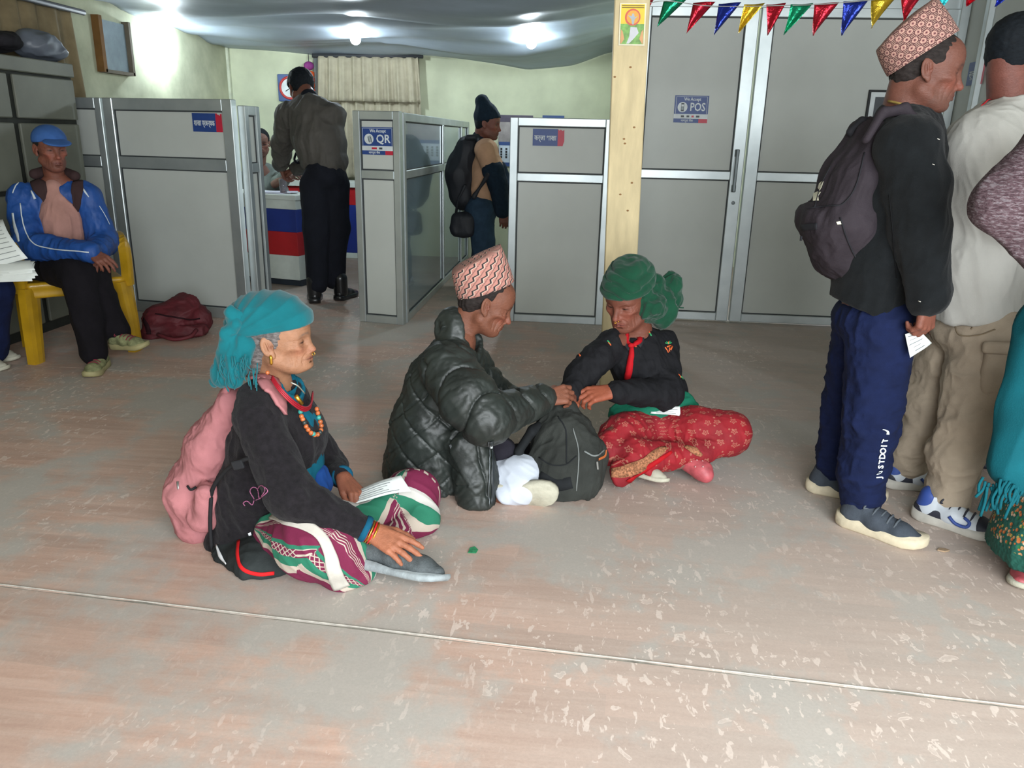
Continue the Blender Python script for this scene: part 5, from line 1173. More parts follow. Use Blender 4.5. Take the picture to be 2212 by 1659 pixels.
# ================================================================== grey-black shopping rucksack between the two
BAG = M('charcoal_canvas', (46, 48, 45), .85, var=.25, scale=7, bump=.35, bscale=200); BAGD = M('dark_canvas', (30, 32, 34), .9, var=.2, scale=9)
bg = empty('rucksack', A(1225, 1070, 2.72), 'worn charcoal rucksack being opened between the old couple', 'rucksack')
S = SDF(.005); S.chain([A(1225, 1035, 2.72), A(1225, 985, 2.74), A(1215, 925, 2.78), A(1205, 890, 2.81)], [.105, .108, .080, .045], .05, (1, 0, 0), 1.18); S.cone(A(1272, 1040, 2.70), A(1275, 1000, 2.72), .055, .055, .02); S.cone(A(1175, 1050, 2.66), A(1195, 985, 2.68), .055, .050, .03)
S.cut((0, 0, .003), (0, 0, -1)); bb = cloth_obj('bag_body', S, BAG, bg, [dict(amp=.016, freq=9, seed=71, along=(.2, 0, 1), stretch=3), dict(amp=.007, freq=26, seed=72, along=(.4, 0, 1), stretch=3)])
bv = bvh_of(bb); OR = M('orange_trim', (176, 96, 52), .8); ZP = M('zip_grey', (110, 114, 112), .6)
ribbon('pocket_seam', bv, [(1165, 988), (1190, 1003), (1222, 1003), (1245, 985)], .004, BAGD, bg); ribbon('pocket_seam', bv, [(1205, 900), (1222, 930), (1224, 1000)], .004, BAGD, bg); ribbon('side_seam', bv, [(1238, 925), (1250, 980), (1245, 1060)], .004, ZP, bg); ribbon('pocket_zip', bv, [(1262, 975), (1285, 985), (1305, 972)], .006, ZP, bg); ribbon('orange_tab', bv, [(1292, 992), (1306, 985), (1309, 972)], .009, OR, bg)
ribbon('mesh_panel', bv, [(1165, 1030), (1200, 1048), (1235, 1042)], .045, BAGD, bg, .002)
q, nq = onto(bv, 1288, 1005, .006); MB().box(q, (.008, .005, .032), (1, 0, .15), (0, 1, 0), (-.15, 0, 1), .0015).build('zip_pull', M('steel', (150, 150, 146)), bg)
S = SDF(.005); S.chain([A(1190, 905, 2.80), A(1150, 930, 2.72), A(1120, 975, 2.70), A(1140, 1020, 2.68)], [.02, .018, .016, .014], .01, (0, 1, 0), 1.6); cloth_obj('shoulder_strap', S, BAGD, bg)
S = SDF(.005); S.chain([A(1200, 895, 2.80), A(1225, 888, 2.80), A(1250, 920, 2.78)], [.03, .036, .03], .02); cloth_obj('open_flap', S, BAG, bg, dict(amp=.008, freq=20, seed=74))
# ================================================================== seated woman in the green scarf
SK3 = (112, 67, 53); GRN = M('bottle_green_scarf', (16, 64, 44), .9, var=.14, scale=12, bump=.35, bscale=320, sheen=.15); BLKC = M('black_cotton', (22, 22, 25), .85, var=.2, scale=30, bump=.3, bscale=280); JADE = M('jade_sash', (20, 100, 76), .8, var=.12, scale=20, bump=.3, bscale=200)
p3 = person(A(1420, 980, 3.2), 'woman in dark green headscarf and red floral skirt sitting by the rucksack')
f3 = head_frame(A(1357, 645, 3.12), 238, 18, 0, 1.04); nb3 = A(1378, 728, 3.16)
V, Q = head_mesh(f3, nb3, h=.0026, zl=.95, age=1.0, gaunt=.25, neck_r=.048, jaw=1.05); hd = (V, Q, head_col(V, f3, SK3, zl=.95, brow=(92, 56, 44), lip=(128, 66, 58)))
rs3, re3, rw3 = A(1322, 745, 3.08), A(1258, 812, 2.98), A(1232, 850, 2.90); ls3, le3, lw3 = A(1432, 748, 3.22), A(1438, 850, 3.05), A(1322, 846, 2.90)
S = SDF(.0026); hand_sdf(S, lw3, A(1240, 858, 2.84)-lw3, V3(.05, -.5, .85), False, ((.5, .8, .5), (.6, .8, .5), (.7, .85, .5), (.8, .8, .5)), (.5, .35), 1.0, .05, le3); Vl, Ql = S.mesh(1)
S = SDF(.003); hand_sdf(S, rw3, V3(-.3, -.7, -.2), V3(-.5, .2, .8), True, (.9, .9, .9, .9), (.4, .4), .92, .04, re3); Vr, Qr = S.mesh(1)
pe3, wa3, ch3 = A(1412, 905, 3.22), A(1405, 850, 3.20), A(1385, 775, 3.16)
body_mesh(p3, [hd, (Vl, Ql, skin_cols(Vl, (146, 80, 58))), (Vr, Qr, skin_cols(Vr, SK3)), core([([pe3, wa3, ch3, nb3], [.10, .085, .095, .045]), ([nb3, rs3, re3], [.05, .045, .033]), ([nb3, ls3, le3], [.05, .045, .033]), ([pe3, A(1580, 940, 3.05), A(1500, 985, 2.95)], [.08, .05, .035]), ([pe3, A(1330, 950, 2.9), A(1400, 1000, 2.85)], [.08, .05, .035])], SK3)])
# scarf
s = f3.s; S = SDF(.0045); S.ell(f3.T(-.020, 0, .066), (.112*s, .093*s, .084*s), .02, f3.R); S.ell(f3.T(.022, 0, .056), (.082*s, .084*s, .040*s), .02, f3.R); S.ell(f3.T(-.04, 0, .105), (.07*s, .07*s, .042*s), .03, f3.R); S.cut(f3.T(0, 0, .036), -unit(f3.D(-.10, 0, 1)))
S2 = SDF(.0045); S2.ell(f3.T(-.03, .055, -.03), (.055*s, .045*s, .085*s), .02, f3.R); S2.chain([A(1405, 625, 3.18), A(1425, 670, 3.16), A(1415, 678, 3.13)], [.06, .06, .04], .03); S2.ell(A(1450, 620, 3.22), (.045, .05, .062), .03); S2.ell(A(1455, 648, 3.20), (.032, .04, .03), .02); S2.chain([A(1395, 630, 3.12), A(1410, 668, 3.09), A(1400, 682, 3.08)], [.03, .045, .02], .02)
V, Q = S.mesh(1); p = (V-f3.o)@f3.R; N = normals(V, Q); V = V+N*(.003-.010*np.exp(-(((((p[:, 2]*30+p[:, 1]*7+p[:, 0]*3+1.5*vnoise(p*11, 3)) % 1)-.5)/.16)**2)))[:, None]; V = folds(V, Q, .008, 16, f3.D(0, 1, .2), 4, 3); mesh_obj('headscarf', V, Q, GRN, p3)
cloth_obj('scarf_knot', S2, GRN, p3, [dict(amp=.022, freq=13, along=(.3, 0, 1), seed=81, stretch=3), dict(amp=.009, freq=34, along=(.4, 0, 1), seed=82)])
MB().tube(smooth_path([A(1452, 660, 3.17), A(1466, 664, 3.16), A(1477, 665, 3.16)], 4), .003, 5).build('scarf_end', GRN, p3, True)
c = f3.T(.106, .013, -.043); MB().sphere(c, .0028, 8, 6).build('nose_stud', GOLD, p3, True); c = f3.T(.108, 0, -.052*.95); MB().tube([c+V3(.0034*math.cos(t), 0, .0034*math.sin(t)) for t in np.linspace(0, 6.28, 11)], .0009, 5, False).build('nose_ring', GOLD, p3, True)
# jacket
la3 = unit(ls3-rs3); S = SDF(.005)
S.chain([A(1415, 880, 3.20), wa3, ch3, A(1380, 738, 3.17)], [.110, .112, .108, .060], .04, la3, 1.25); S.cone(A(1382, 745, 3.16), rs3, .055, .058, .04); S.cone(A(1382, 745, 3.16), ls3, .055, .058, .04)
S.chain([rs3, A(1290, 775, 3.02), re3, rw3-unit(rw3-re3)*.0], [.060, .062, .060, .044], .02); S.chain([ls3, le3, lw3-unit(lw3-le3)*.02], [.062, .064, .040], .025); S.cone(A(1440, 860, 3.14), A(1452, 890, 3.14), .05, .03, .03); S.ell(A(1470, 850, 3.25), (.03, .05, .06), .03)
S.cone(A(1350, 728, 3.06), A(1372, 772, 3.02), .030, .012, .012, op='s'); S.ell(A(1374, 716, 3.13), (.05, .052, .04), .01, None, 's')
jk3 = cloth_obj('jacket', S, BLKC, p3, [dict(amp=.010, freq=12, along=(.2, 0, -1), seed=83, stretch=2.5), dict(amp=.005, freq=30, along=(.4, 0, -1), seed=84)])
b3 = bvh_of(jk3); S = SDF(.004); S.chain([A(1345, 728, 3.05), A(1374, 775, 3.03), A(1402, 728, 3.08)], [.022, .014, .022], .01); 
for nm, pts in (('collar', [(1398, 705), (1392, 722), (1378, 748)]), ('collar', [(1346, 728), (1352, 742), (1362, 756)])): ribbon(nm, b3, pts, .022, M('black_collar', (44, 43, 46), .85, bump=.3), p3, .004, th=.004)
SR = M('scarlet_cloth', (164, 14, 24), .8, var=.1, scale=16, bump=.2, bscale=250); ribbon('neckerchief', b3, [(1400, 688), (1394, 710), (1384, 732), (1368, 748)], [.020, .024, .020, .014], SR, p3, .008, th=.005); ribbon('neckerchief', b3, [(1349, 702), (1352, 722), (1358, 738), (1366, 748)], [.012, .015, .014, .012], SR, p3, .008, th=.005); ribbon('neckerchief_end', b3, [(1366, 746), (1364, 770), (1360, 795), (1356, 818)], [.014, .022, .026, .026], SR, p3, .007, th=.005)
q, _ = onto(b3, 1367, 747, .012); 
if q is not None: MB().sphere(q, .013, 10, 8, (1, .7, .8)).build('neckerchief_knot', SR, p3, True)
EO = M('orange_thread', (214, 96, 44), .6, var=.2, scale=80); EG = M('green_thread', (46, 150, 92), .6)
for pts in ([(1443, 762), (1440, 756), (1436, 750)], [(1445, 760), (1446, 750)], [(1440, 750), (1449, 746)], [(1443, 744), (1444, 738)], [(1448, 756), (1452, 748)]): ribbon('embroidery', b3, pts, .006, EO, p3, n=3)
for pts in ([(1436, 741), (1443, 743), (1450, 740)], [(1439, 738), (1443, 742), (1447, 737)]): ribbon('embroidery', b3, pts, .005, EG, p3, n=3)
for x, y, mm in ((1315, 739, EG), (1317, 743, EO), (1252, 766, EO), (1372, 746, EO), (1402, 716, EO), (1405, 722, EG), (1396, 722, EO), (1468, 812, EO), (1473, 816, EG)):
    ribbon('embroidery', b3, [(x-3, y-3), (x, y), (x+2, y+4)], .005, mm, p3, n=3)
d = unit(lw3-le3); MB().lathe(lw3-d*.016, [(.026, 0), (.032, .001), (.032, .016), (.026, .017)], 18, d).build('wrist_strap', M('black_strap', (26, 26, 30), .5), p3, True)
# sash and skirt
S = SDF(.005); S.chain([A(1345, 895, 3.10), A(1410, 885, 3.10), A(1470, 880, 3.14)], [.055, .085, .07], .04); S.ell(A(1412, 885, 3.22), (.16, .12, .075), .04)
cloth_obj('waist_sash', S, JADE, p3, dict(amp=.010, freq=26, along=(1, 0, .25), seed=86, stretch=5))
def floral():
    m, nt, b = newmat('red_floral_cotton'); a = _n(nt, 'ShaderNodeAttribute'); a.attribute_name = 'limb'; co = _coord(nt)
    mp = _n(nt, 'ShaderNodeMapping'); mp.inputs['Scale'].default_value = (19, 2.6, 0); nt.links.new(a.outputs['Vector'], mp.inputs[0])
    vr = _n(nt, 'ShaderNodeTexVoronoi', feature='F1', voronoi_dimensions='2D'); vr.inputs['Randomness'].default_value = .35; vr.inputs['Scale'].default_value = 1.0; nt.links.new(mp.outputs[0], vr.inputs['Vector'])
    # petals: angle inside the cell
    pv = _n(nt, 'ShaderNodeVectorMath', operation='SUBTRACT'); nt.links.new(mp.outputs[0], pv.inputs[0]); nt.links.new(vr.outputs['Position'], pv.inputs[1]); sp = _n(nt, 'ShaderNodeSeparateXYZ'); nt.links.new(pv.outputs[0], sp.inputs[0])
    ang = mathn(nt, 'ARCTAN2', sp.outputs[1], sp.outputs[0]); r_ = vr.outputs['Distance']
    pet = mathn(nt, 'LESS_THAN', mathn(nt, 'ABSOLUTE', mathn(nt, 'SUBTRACT', r_, mathn(nt, 'ADD', .17, mathn(nt, 'MULTIPLY', mathn(nt, 'SINE', mathn(nt, 'MULTIPLY', ang, 5)), .06)))), .045)
    bud = mathn(nt, 'LESS_THAN', r_, .05)
    mp2 = _n(nt, 'ShaderNodeMapping'); mp2.inputs['Scale'].default_value = (22, 2.9, 0); mp2.inputs['Location'].default_value = (.4, .3, 0); nt.links.new(a.outputs['Vector'], mp2.inputs[0]); v2 = _n(nt, 'ShaderNodeTexVoronoi', feature='F1', voronoi_dimensions='2D'); nt.links.new(mp2.outputs[0], v2.inputs['Vector']); v2.inputs['Scale'].default_value = 1
    dot = mathn(nt, 'LESS_THAN', v2.outputs['Distance'], .09)
    base = ramp(nt, noise(nt, co, 10, 3), [(.3, s2l((118, 8, 22))), (.7, s2l((148, 14, 28)))])
    cc = mixc(nt, mathn(nt, 'MULTIPLY', mathn(nt, 'MAXIMUM', mathn(nt, 'MAXIMUM', pet, bud), dot), .45), base, s2l((180, 128, 104)))
    nt.links.new(cc, b.inputs['Base Color']); b.inputs['Roughness'].default_value = .8; nt.links.new(bumpn(nt, noise(nt, co, 280, 2), .2, .003), b.inputs['Normal']); return m
FL = floral(); S = SDF(.005)
S.chain([A(1400, 925, 3.10), A(1500, 930, 3.02), A(1575, 935, 3.02)], [.085, .085, .088], .03); S.chain([A(1400, 930, 3.08), A(1350, 945, 2.96), A(1320, 965, 2.88)], [.10, .085, .07], .04); S.chain([A(1575, 940, 3.0), A(1520, 975, 2.93), A(1440, 985, 2.9), A(1370, 985, 2.85)], [.065, .045, .055, .07], .03); S.chain([A(1370, 980, 2.84), A(1350, 1020, 2.76), A(1345, 1030, 2.75)], [.06, .045, .03], .03); S.cone(A(1415, 985, 2.86), A(1400, 1010, 2.82), .05, .03, .03)
S.cut((0, 0, .004), (0, 0, -1)); sk3 = cloth_obj('skirt', S, FL, p3, [dict(amp=.016, freq=10, along=(.5, 0, -1), seed=88, stretch=3, mask=lambda V: np.clip(1.2-(V[:, 0]-A(1400, 930, 3)[0])*2.2, .25, 1)), dict(amp=.005, freq=28, seed=89, along=(.3, 0, -1))], uvc=[[A(1300, 985, 2.9), A(1400, 930, 3.0), A(1600, 935, 3.05)]])
bs3 = bvh_of(sk3); HB = M('brown_print_hem', (146, 98, 70), .85, var=.55, scale=140); ribbon('hem_band', bs3, [(1322, 1022), (1350, 1018), (1385, 1005), (1425, 975), (1440, 968)], [.035, .045, .05, .03, .015], HB, p3, .004); ribbon('hem_edge', bs3, [(1355, 1040), (1385, 1020), (1420, 996), (1450, 976)], [.02, .022, .018, .012], SR, p3, .005); ribbon('hem_band', bs3, [(1480, 965), (1500, 974), (1515, 984)], [.015, .03, .012], HB, p3, .005)
# pink rubber shoe and bare ankle
PKS = M('pink_rubber', (172, 78, 84), .5, var=.2, scale=30, bump=.2); S = SDF(.004); S.chain([A(1474, 996, 2.92), A(1500, 1004, 2.90), A(1518, 1018, 2.87), A(1526, 1028, 2.85)], [.030, .037, .037, .026], .02); S.cut((0, 0, .004), (0, 0, -1)); V, Q = S.mesh(1); bo3 = mesh_obj('shoe', V, Q, PKS, p3); bq = bvh_of(bo3)
for x, y in ((1492, 996), (1504, 994), (1516, 996), (1501, 1008), (1517, 1008)): ribbon('eyelet', bq, [(x, y), (x+3, y+1)], .005, M('pale_dot', (206, 160, 156), .6), p3, n=2)
S = SDF(.005); S.cone(A(1445, 1000, 2.88), A(1490, 992, 2.93), .032, .032, .01); V, Q = S.mesh(1); mesh_obj('ankle_sock', V, Q, M('sock_brown', (120, 84, 76), .9), p3)
shoe(p3, A(1345, 1020, 2.86), V3(.85, -.45, 0), V3(0, .3, .9), .19, CRU, CRS, None, True)
slip('s', (A(1405, 893, 3.0), A(1470, 899, 3.0), A(1469, 878, 3.02), A(1408, 884, 3.02)), 'white printed slip tucked in the green-scarfed woman\'s lap', .003, 4, 3)
# ================================================================== standing man in topi with rucksack
SK4 = (104, 65, 53); BKJ = M('black_fleece', (14, 17, 19), .95, var=.2, scale=25, bump=.4, bscale=260, sheen=.05)
p4 = person(A(1890, 1090, 2.65), 'standing man in brown patterned topi and black jacket, first in the queue')
f4 = head_frame(A(2002, 152, 2.65), -13, 8, 0, .97); nb4 = A(1952, 248, 2.67)
V, Q = head_mesh(f4, nb4, h=.0026, zl=.97, age=.6, gaunt=.15, neck_r=.050); hd = (V, Q, head_col(V, f4, SK4, zl=.97, brow=(50, 42, 40), lip=(118, 64, 56), stub=(90, 70, 62)))
rs4, re4, rw4 = A(1962, 315, 2.50), A(1992, 490, 2.46), A(2006, 645, 2.44); ls4, le4, lw4 = A(1955, 310, 2.84), A(1980, 480, 2.90), A(2000, 640, 2.88)
S = SDF(.0026); hand_sdf(S, rw4, V3(.05, 0, -1), V3(.55, -.8, 0), True, ((.75, 1.1, .7), (.8, 1.15, .7), (.85, 1.15, .7), (.9, 1.1, .7)), (.35, .5), .98, .03, re4); Vr, Qr = S.mesh(1)
S = SDF(.004); hand_sdf(S, lw4, V3(.05, 0, -1), V3(.4, .9, 0), False, (.6, .6, .6, .6), (.4, .4), .98, .03, le4); Vl, Ql = S.mesh(1)
pe4, ch4 = A(1895, 660, 2.66), A(1935, 390, 2.67); nh, nk4, na = A(1905, 700, 2.60), A(1884, 885, 2.60), A(1862, 1100, 2.60); fh4, fk, fa = A(1868, 700, 2.74), A(1832, 880, 2.84), A(1805, 1040, 2.87)
body_mesh(p4, [hd, (Vr, Qr, skin_cols(Vr, (116, 70, 56))), (Vl, Ql, skin_cols(Vl, SK4)), core([([pe4, ch4, nb4], [.11, .12, .05]), ([nb4, rs4, re4], [.05, .05, .035]), ([nb4, ls4, le4], [.05, .05, .035]), ([nh, nk4, na], [.08, .055, .04]), ([fh4, fk, fa], [.08, .055, .04])], SK4)])
hair_cap(p4, f4, hairm('dark_hair', (40, 34, 32)), grow=.005, front=.035, low=-.070, bumpy=.006, h=.003)
topi(p4, f4, dhaka('dhaka_brown', (176, 142, 126), (74, 40, 42), (150, 104, 98), 'dots'), None, .044, 44, (.112, .092), .105, -.026)
S = SDF(.0055); la = unit(ls4-rs4)
S.chain([A(1880, 640, 2.67), A(1890, 540, 2.67), A(1925, 420, 2.67), A(1948, 320, 2.67), A(1955, 272, 2.67)], [.125, .125, .135, .115, .065], .05, la, 1.30); S.cone(A(1955, 285, 2.67), rs4, .075, .078, .05); S.cone(A(1955, 285, 2.67), ls4, .075, .075, .05)
S.chain([rs4, A(1985, 400, 2.47), re4, rw4-V3(0, 0, -.005)], [.085, .082, .076, .058], .03); S.chain([ls4, le4, lw4], [.08, .07, .055], .03); S.cone(A(1945, 255, 2.67), A(1955, 275, 2.67), .068, .070, .02); S.cone(f4.T(-.03, 0, -.09), A(1968, 262, 2.66), .062, .05, .012, op='s')
S.cut(A(1800, 648, 2.55), unit(V3(.0, 0, -1)+V3(.28, 0, 0)*-1)); jk4 = cloth_obj('jacket', S, BKJ, p4, [dict(amp=.012, freq=7, along=(.1, 0, 1), seed=91, stretch=3), dict(amp=.005, freq=22, along=(.2, 0, 1), seed=92)])
bj4 = bvh_of(jk4)
for pts in ([(1922, 420), (1930, 500), (1936, 600)],): ribbon('seam', bj4, pts, .003, M('seam_black', (14, 15, 17), .9), p4)
MB().tube(smooth_path([f4.T(-.085, -.03, -.105), A(1950, 226, 2.58), A(1975, 240, 2.58)], 4), .004, 6).build('collar_edge', M('yellow_lining', (178, 150, 82), .8), p4, True)
for x, y in ((2023, 300), (2013, 355), (1985, 650)): ribbon('lint', bj4, [(x, y), (x+5, y+2)], .0018, M('lint_white', (190, 186, 176), .9), p4, n=2)
NVY = M('navy_jersey', (14, 24, 56), .92, var=.16, scale=18, bump=.35, bscale=260)
S = SDF(.0055); S.ell(A(1893, 690, 2.67), (.135, .165, .09), .04); S.chain([nh, nk4, A(1868, 1010, 2.60), na], [.108, .088, .080, .058], .03); S.chain([fh4, fk, A(1812, 980, 2.86), fa], [.102, .084, .078, .055], .03)
S.cut(A(1880, 640, 2.66), (0, 0, 1)); tr4 = cloth_obj('track_trousers', S, NVY, p4, [dict(amp=.016, freq=9, along=(1, 0, .3), seed=94, stretch=2.6, mask=lambda V: np.clip((.72-V[:, 2])*2.5, .15, 1)), dict(amp=.007, freq=24, along=(1, .3, .3), seed=95, stretch=3)])
# leg print
bt = bvh_of(tr4); TW = M('print_white', (214, 220, 224), .7)
def letters(b, s_, p0, p1, size, mat, root, up_px, lift=.004, bold=.0012):
    """lettering along a pixel path laid on a garment: each letter its own part"""
    p0 = np.array(p0, float); p1 = np.array(p1, float); n = len(s_)
    for i, ch in enumerate(s_):
        t = (i+.5)/n; q = p0+(p1-p0)*t; c, nn = onto(b, q[0], q[1], lift)
        if c is None: continue
        a = A(q[0]+(p1-p0)[0]*.05, q[1]+(p1-p0)[1]*.05, c[1])-A(q[0], q[1], c[1]); ux = unit(a-nn*(a@nn)); uy = np.cross(nn, ux); text_mesh('printed_letter', ch, mat, owner(b, root), c, ux, uy, size, .0006, 'CENTER', bold)
letters(bt, 'JUSTDOIT', (1897, 1036), (1912, 945), .027, TW, p4, None, bold=.0008)
ribbon('printed_tick', bt, [(1917, 938), (1917, 932), (1912, 928), (1906, 926)], [.010, .007, .004, .002], TW, p4, .004)
GSN = M('grey_knit_sneaker', (62, 68, 76), .85, var=.15, scale=30, bump=.5, bscale=300); CSO = M('cream_midsole', (196, 184, 158), .7, var=.14, scale=20, bump=.3, bscale=60); GLC = M('grey_lace', (84, 90, 96), .8)
shoe(p4, V3(.945, 2.615, 0), V3(.245, -.185, 0), V3(0, 0, 1), .295, GSN, CSO, GLC, sole_h=.034, h=.004); shoe(p4, V3(.905, 2.88, 0), V3(.25, -.085, 0), V3(0, 0, 1), .285, GSN, CSO, GLC, sole_h=.034)
# rucksack
RK = M('plum_grey_nylon', (44, 38, 43), .8, var=.15, scale=9, bump=.3, bscale=220); RKD = M('dark_nylon', (34, 34, 38), .8)
rk = empty('backpack', A(1815, 610, 2.66), 'plum-grey rucksack on the back of the man in topi', 'backpack')
S = SDF(.005); S.chain([A(1880, 300, 2.66), A(1845, 390, 2.66), A(1822, 480, 2.66), A(1826, 560, 2.66)], [.062, .085, .100, .072], .05, (0, 1, 0), 1.55); S.cone(A(1760, 480, 2.66), A(1790, 555, 2.66), .042, .040, .035, (0, 1, 0), 2.4); S.cone(A(1880, 440, 2.60), A(1878, 500, 2.58), .045, .05, .04); S.cone(A(1748, 462, 2.66), A(1756, 492, 2.66), .022, .022, .02, (0, 1, 0), 4)
bo = cloth_obj('bag_body', S, RK, rk, [dict(amp=.016, freq=8, along=(.3, 0, 1), seed=97, stretch=3), dict(amp=.005, freq=26, along=(.3, 0, 1), seed=98)]); bb4 = bvh_of(bo)
S = SDF(.005); S.chain([A(1872, 300, 2.52), A(1905, 245, 2.52), A(1950, 236, 2.53), A(1975, 262, 2.51), A(1985, 300, 2.48)], [.012, .013, .013, .012, .010], .012, unit(V3(.3, -.6, .6)), 1.6); cloth_obj('shoulder_strap', S, RK, rk); S = SDF(.005); S.chain([A(1880, 300, 2.80), A(1912, 240, 2.80), A(1950, 245, 2.80)], [.016, .018, .016], .012); cloth_obj('shoulder_strap', S, RK, rk)
S = SDF(.004); S.chain([A(1880, 268, 2.66), A(1862, 262, 2.66), A(1838, 285, 2.66), A(1850, 300, 2.66)], [.012, .013, .012, .01], .01); cloth_obj('haul_loop', S, RKD, rk)
for pts in ([(1868, 330), (1850, 400), (1822, 440), (1790, 445), (1745, 452)], [(1795, 360), (1775, 400), (1760, 450)], [(1815, 470), (1832, 520), (1850, 560)], [(1905, 470), (1895, 510), (1850, 570)]): ribbon('seam', bb4, pts, .004, RKD, rk, .003)
LG = M('logo_cream', (196, 192, 170), .7)
patch('logo_mark', bb4, [(1768, 406), (1771, 396), (1778, 391), (1780, 392), (1776, 404), (1772, 412)], LG, rk); patch('logo_mark', bb4, [(1753, 428), (1758, 418), (1768, 414), (1774, 415), (1768, 424), (1770, 434), (1757, 435)], LG, rk)
patch('white_tag', bb4, [(1807, 480), (1818, 477), (1818, 484), (1809, 485)], LG, rk); patch('white_tag', bb4, [(1902, 470), (1915, 475), (1914, 478), (1901, 473)], LG, rk)
MB().tube([A(1731, 510, 2.60), A(1730, 520, 2.60)], .004, 6).build('zip_pull', RKD, rk, True); ribbon('pocket_strap', bb4, [(1732, 492), (1750, 490), (1766, 489)], .02, RKD, rk)
slip('s', (A(1966, 773, 2.47), A(2013, 741, 2.47), A(1985, 712, 2.46), A(1955, 722, 2.47)), 'white slip hanging from the hand of the man in topi', .003, 5, 6)
# ================================================================== queueing man in white T-shirt
SK5 = (110, 66, 56); TEE = M('white_jersey', (182, 180, 173), .9, var=.06, scale=6, bump=.2, bscale=240)
p5 = person(A(2060, 1090, 2.8), 'man in white T-shirt and khaki cargo trousers, second in the queue')
f5 = head_frame(A(2202, 120, 2.86), 28, 4, 0, 1.0); nb5 = A(2188, 236, 2.86)
S = SDF(.0035); head_sdf(S, f5, nb5, neck_r=.060); V, Q = S.mesh(1); hd = (V, Q, head_col(V, f5, SK5))
rs5, re5, rw5 = A(2150, 320, 2.68), A(2205, 470, 2.62), A(2290, 560, 2.72); ls5, le5, lw5 = A(2215, 300, 3.05), A(2260, 450, 3.08), A(2330, 540, 3.0)
S = SDF(.004); hand_sdf(S, rw5, V3(.9, .2, .2), V3(0, -.5, .8), True, (.5, .5, .5, .5), (.4, .4), 1, .05, re5); Vr, Qr = S.mesh(1)
S = SDF(.004); hand_sdf(S, lw5, V3(.9, .2, .2), V3(0, .5, .8), False, (.5, .5, .5, .5), (.4, .4), 1, .05, le5); Vl, Ql = S.mesh(1)
pe5, ch5 = A(2115, 680, 2.8), A(2150, 400, 2.85); nh, nk5, na = A(2135, 730, 2.72), A(2100, 890, 2.69), A(2048, 1078, 2.675); fh5, fk, fa = A(2070, 720, 2.90), A(2012, 870, 2.93), A(1962, 1000, 2.945)
body_mesh(p5, [hd, (Vr, Qr, skin_cols(Vr, SK5)), (Vl, Ql, skin_cols(Vl, SK5)), core([([pe5, ch5, nb5], [.11, .12, .055]), ([nb5, rs5, re5], [.05, .05, .04]), ([nb5, ls5, le5], [.05, .05, .04]), ([nh, nk5, na], [.08, .055, .04]), ([fh5, fk, fa], [.08, .055, .04])], SK5)])
hair_cap(p5, f5, hairm('blueblack_hair', (15, 20, 25)), grow=.010, front=.060, low=-.045, bumpy=.004, seed=9)
S = SDF(.0055); la = unit(ls5-rs5)
S.chain([A(2108, 660, 2.8), A(2114, 560, 2.81), A(2128, 430, 2.83), A(2150, 320, 2.85), A(2186, 245, 2.86)], [.138, .142, .152, .140, .080], .05, la, 1.28); S.cone(A(2175, 280, 2.86), A(2112, 318, 2.74), .075, .085, .08); S.cone(A(2180, 285, 2.86), ls5, .075, .08, .05); S.chain([A(2130, 320, 2.74), A(2175, 410, 2.68), A(2212, 470, 2.64)], [.08, .08, .075], .10); S.chain([ls5, A(2240, 390, 3.06)], [.085, .08], .03)
S.cone(f5.T(-.02, 0, -.10), nb5+V3(0, 0, -.01), .064, .062, .01, op='s'); S.cut(A(2110, 692, 2.72), (.10, 0, -1)); te = cloth_obj('t_shirt', S, TEE, p5, [dict(amp=.014, freq=6, along=(-.5, 0, 1), seed=101, stretch=4), dict(amp=.005, freq=18, along=(-.5, 0, 1), seed=102, stretch=4)])
bt5 = bvh_of(te); RD = M('red_collar', (196, 44, 52), .8); ca_ = unit(f5.T(-.03, 0, -.05)-nb5); cu_ = unit(np.cross(ca_, V3(0, 1, 0))); cv_ = np.cross(ca_, cu_); MB().tube([nb5+ca_*.012+.070*(math.cos(t)*cu_*1.0+math.sin(t)*cv_*1.08) for t in np.linspace(0, 2*math.pi, 33)], .0095, 8, False).build('collar_trim', RD, te, True); ribbon('collar_tag', bt5, [(2140, 216), (2130, 224), (2120, 232)], [.012, .010, .004], RD, p5, .006)
KHK = M('khaki_twill', (164, 149, 130), .9, var=.12, scale=8, bump=.3, bscale=260); S = SDF(.0055)
S.ell(A(2105, 710, 2.8), (.145, .17, .10), .04); S.chain([nh, A(2118, 820, 2.70), nk5, A(2065, 990, 2.68), na], [.120, .108, .098, .086, .066], .03); S.chain([fh5, fk, A(1980, 950, 2.94), fa], [.115, .092, .082, .062], .03); S.cut(A(2110, 650, 2.8), (0, 0, 1))
t5 = cloth_obj('cargo_trousers', S, KHK, p5, [dict(amp=.018, freq=8, along=(1, 0, .5), seed=104, stretch=2.6, mask=lambda V: np.clip((.8-V[:, 2])*2, .2, 1)), dict(amp=.007, freq=22, along=(1, 0, .4), seed=105, stretch=3)]); b5 = bvh_of(t5)
S = SDF(.005); c = A(2168, 800, 2.60); S.box(c, (.13, .05, .16), .02, .02, np.stack([unit(V3(1, -.2, .1)), unit(V3(.2, 1, 0)), unit(V3(-.1, 0, 1))], 1)); cloth_obj('cargo_pocket', S, KHK, p5, dict(amp=.008, freq=16, seed=107)); S = SDF(.0045); S.box(A(2172, 752, 2.575), (.135, .03, .04), .012, .01, np.stack([unit(V3(1, -.2, .05)), unit(V3(.2, 1, 0)), unit(V3(-.05, 0, 1))], 1)); cloth_obj('pocket_flap', S, KHK, p5)
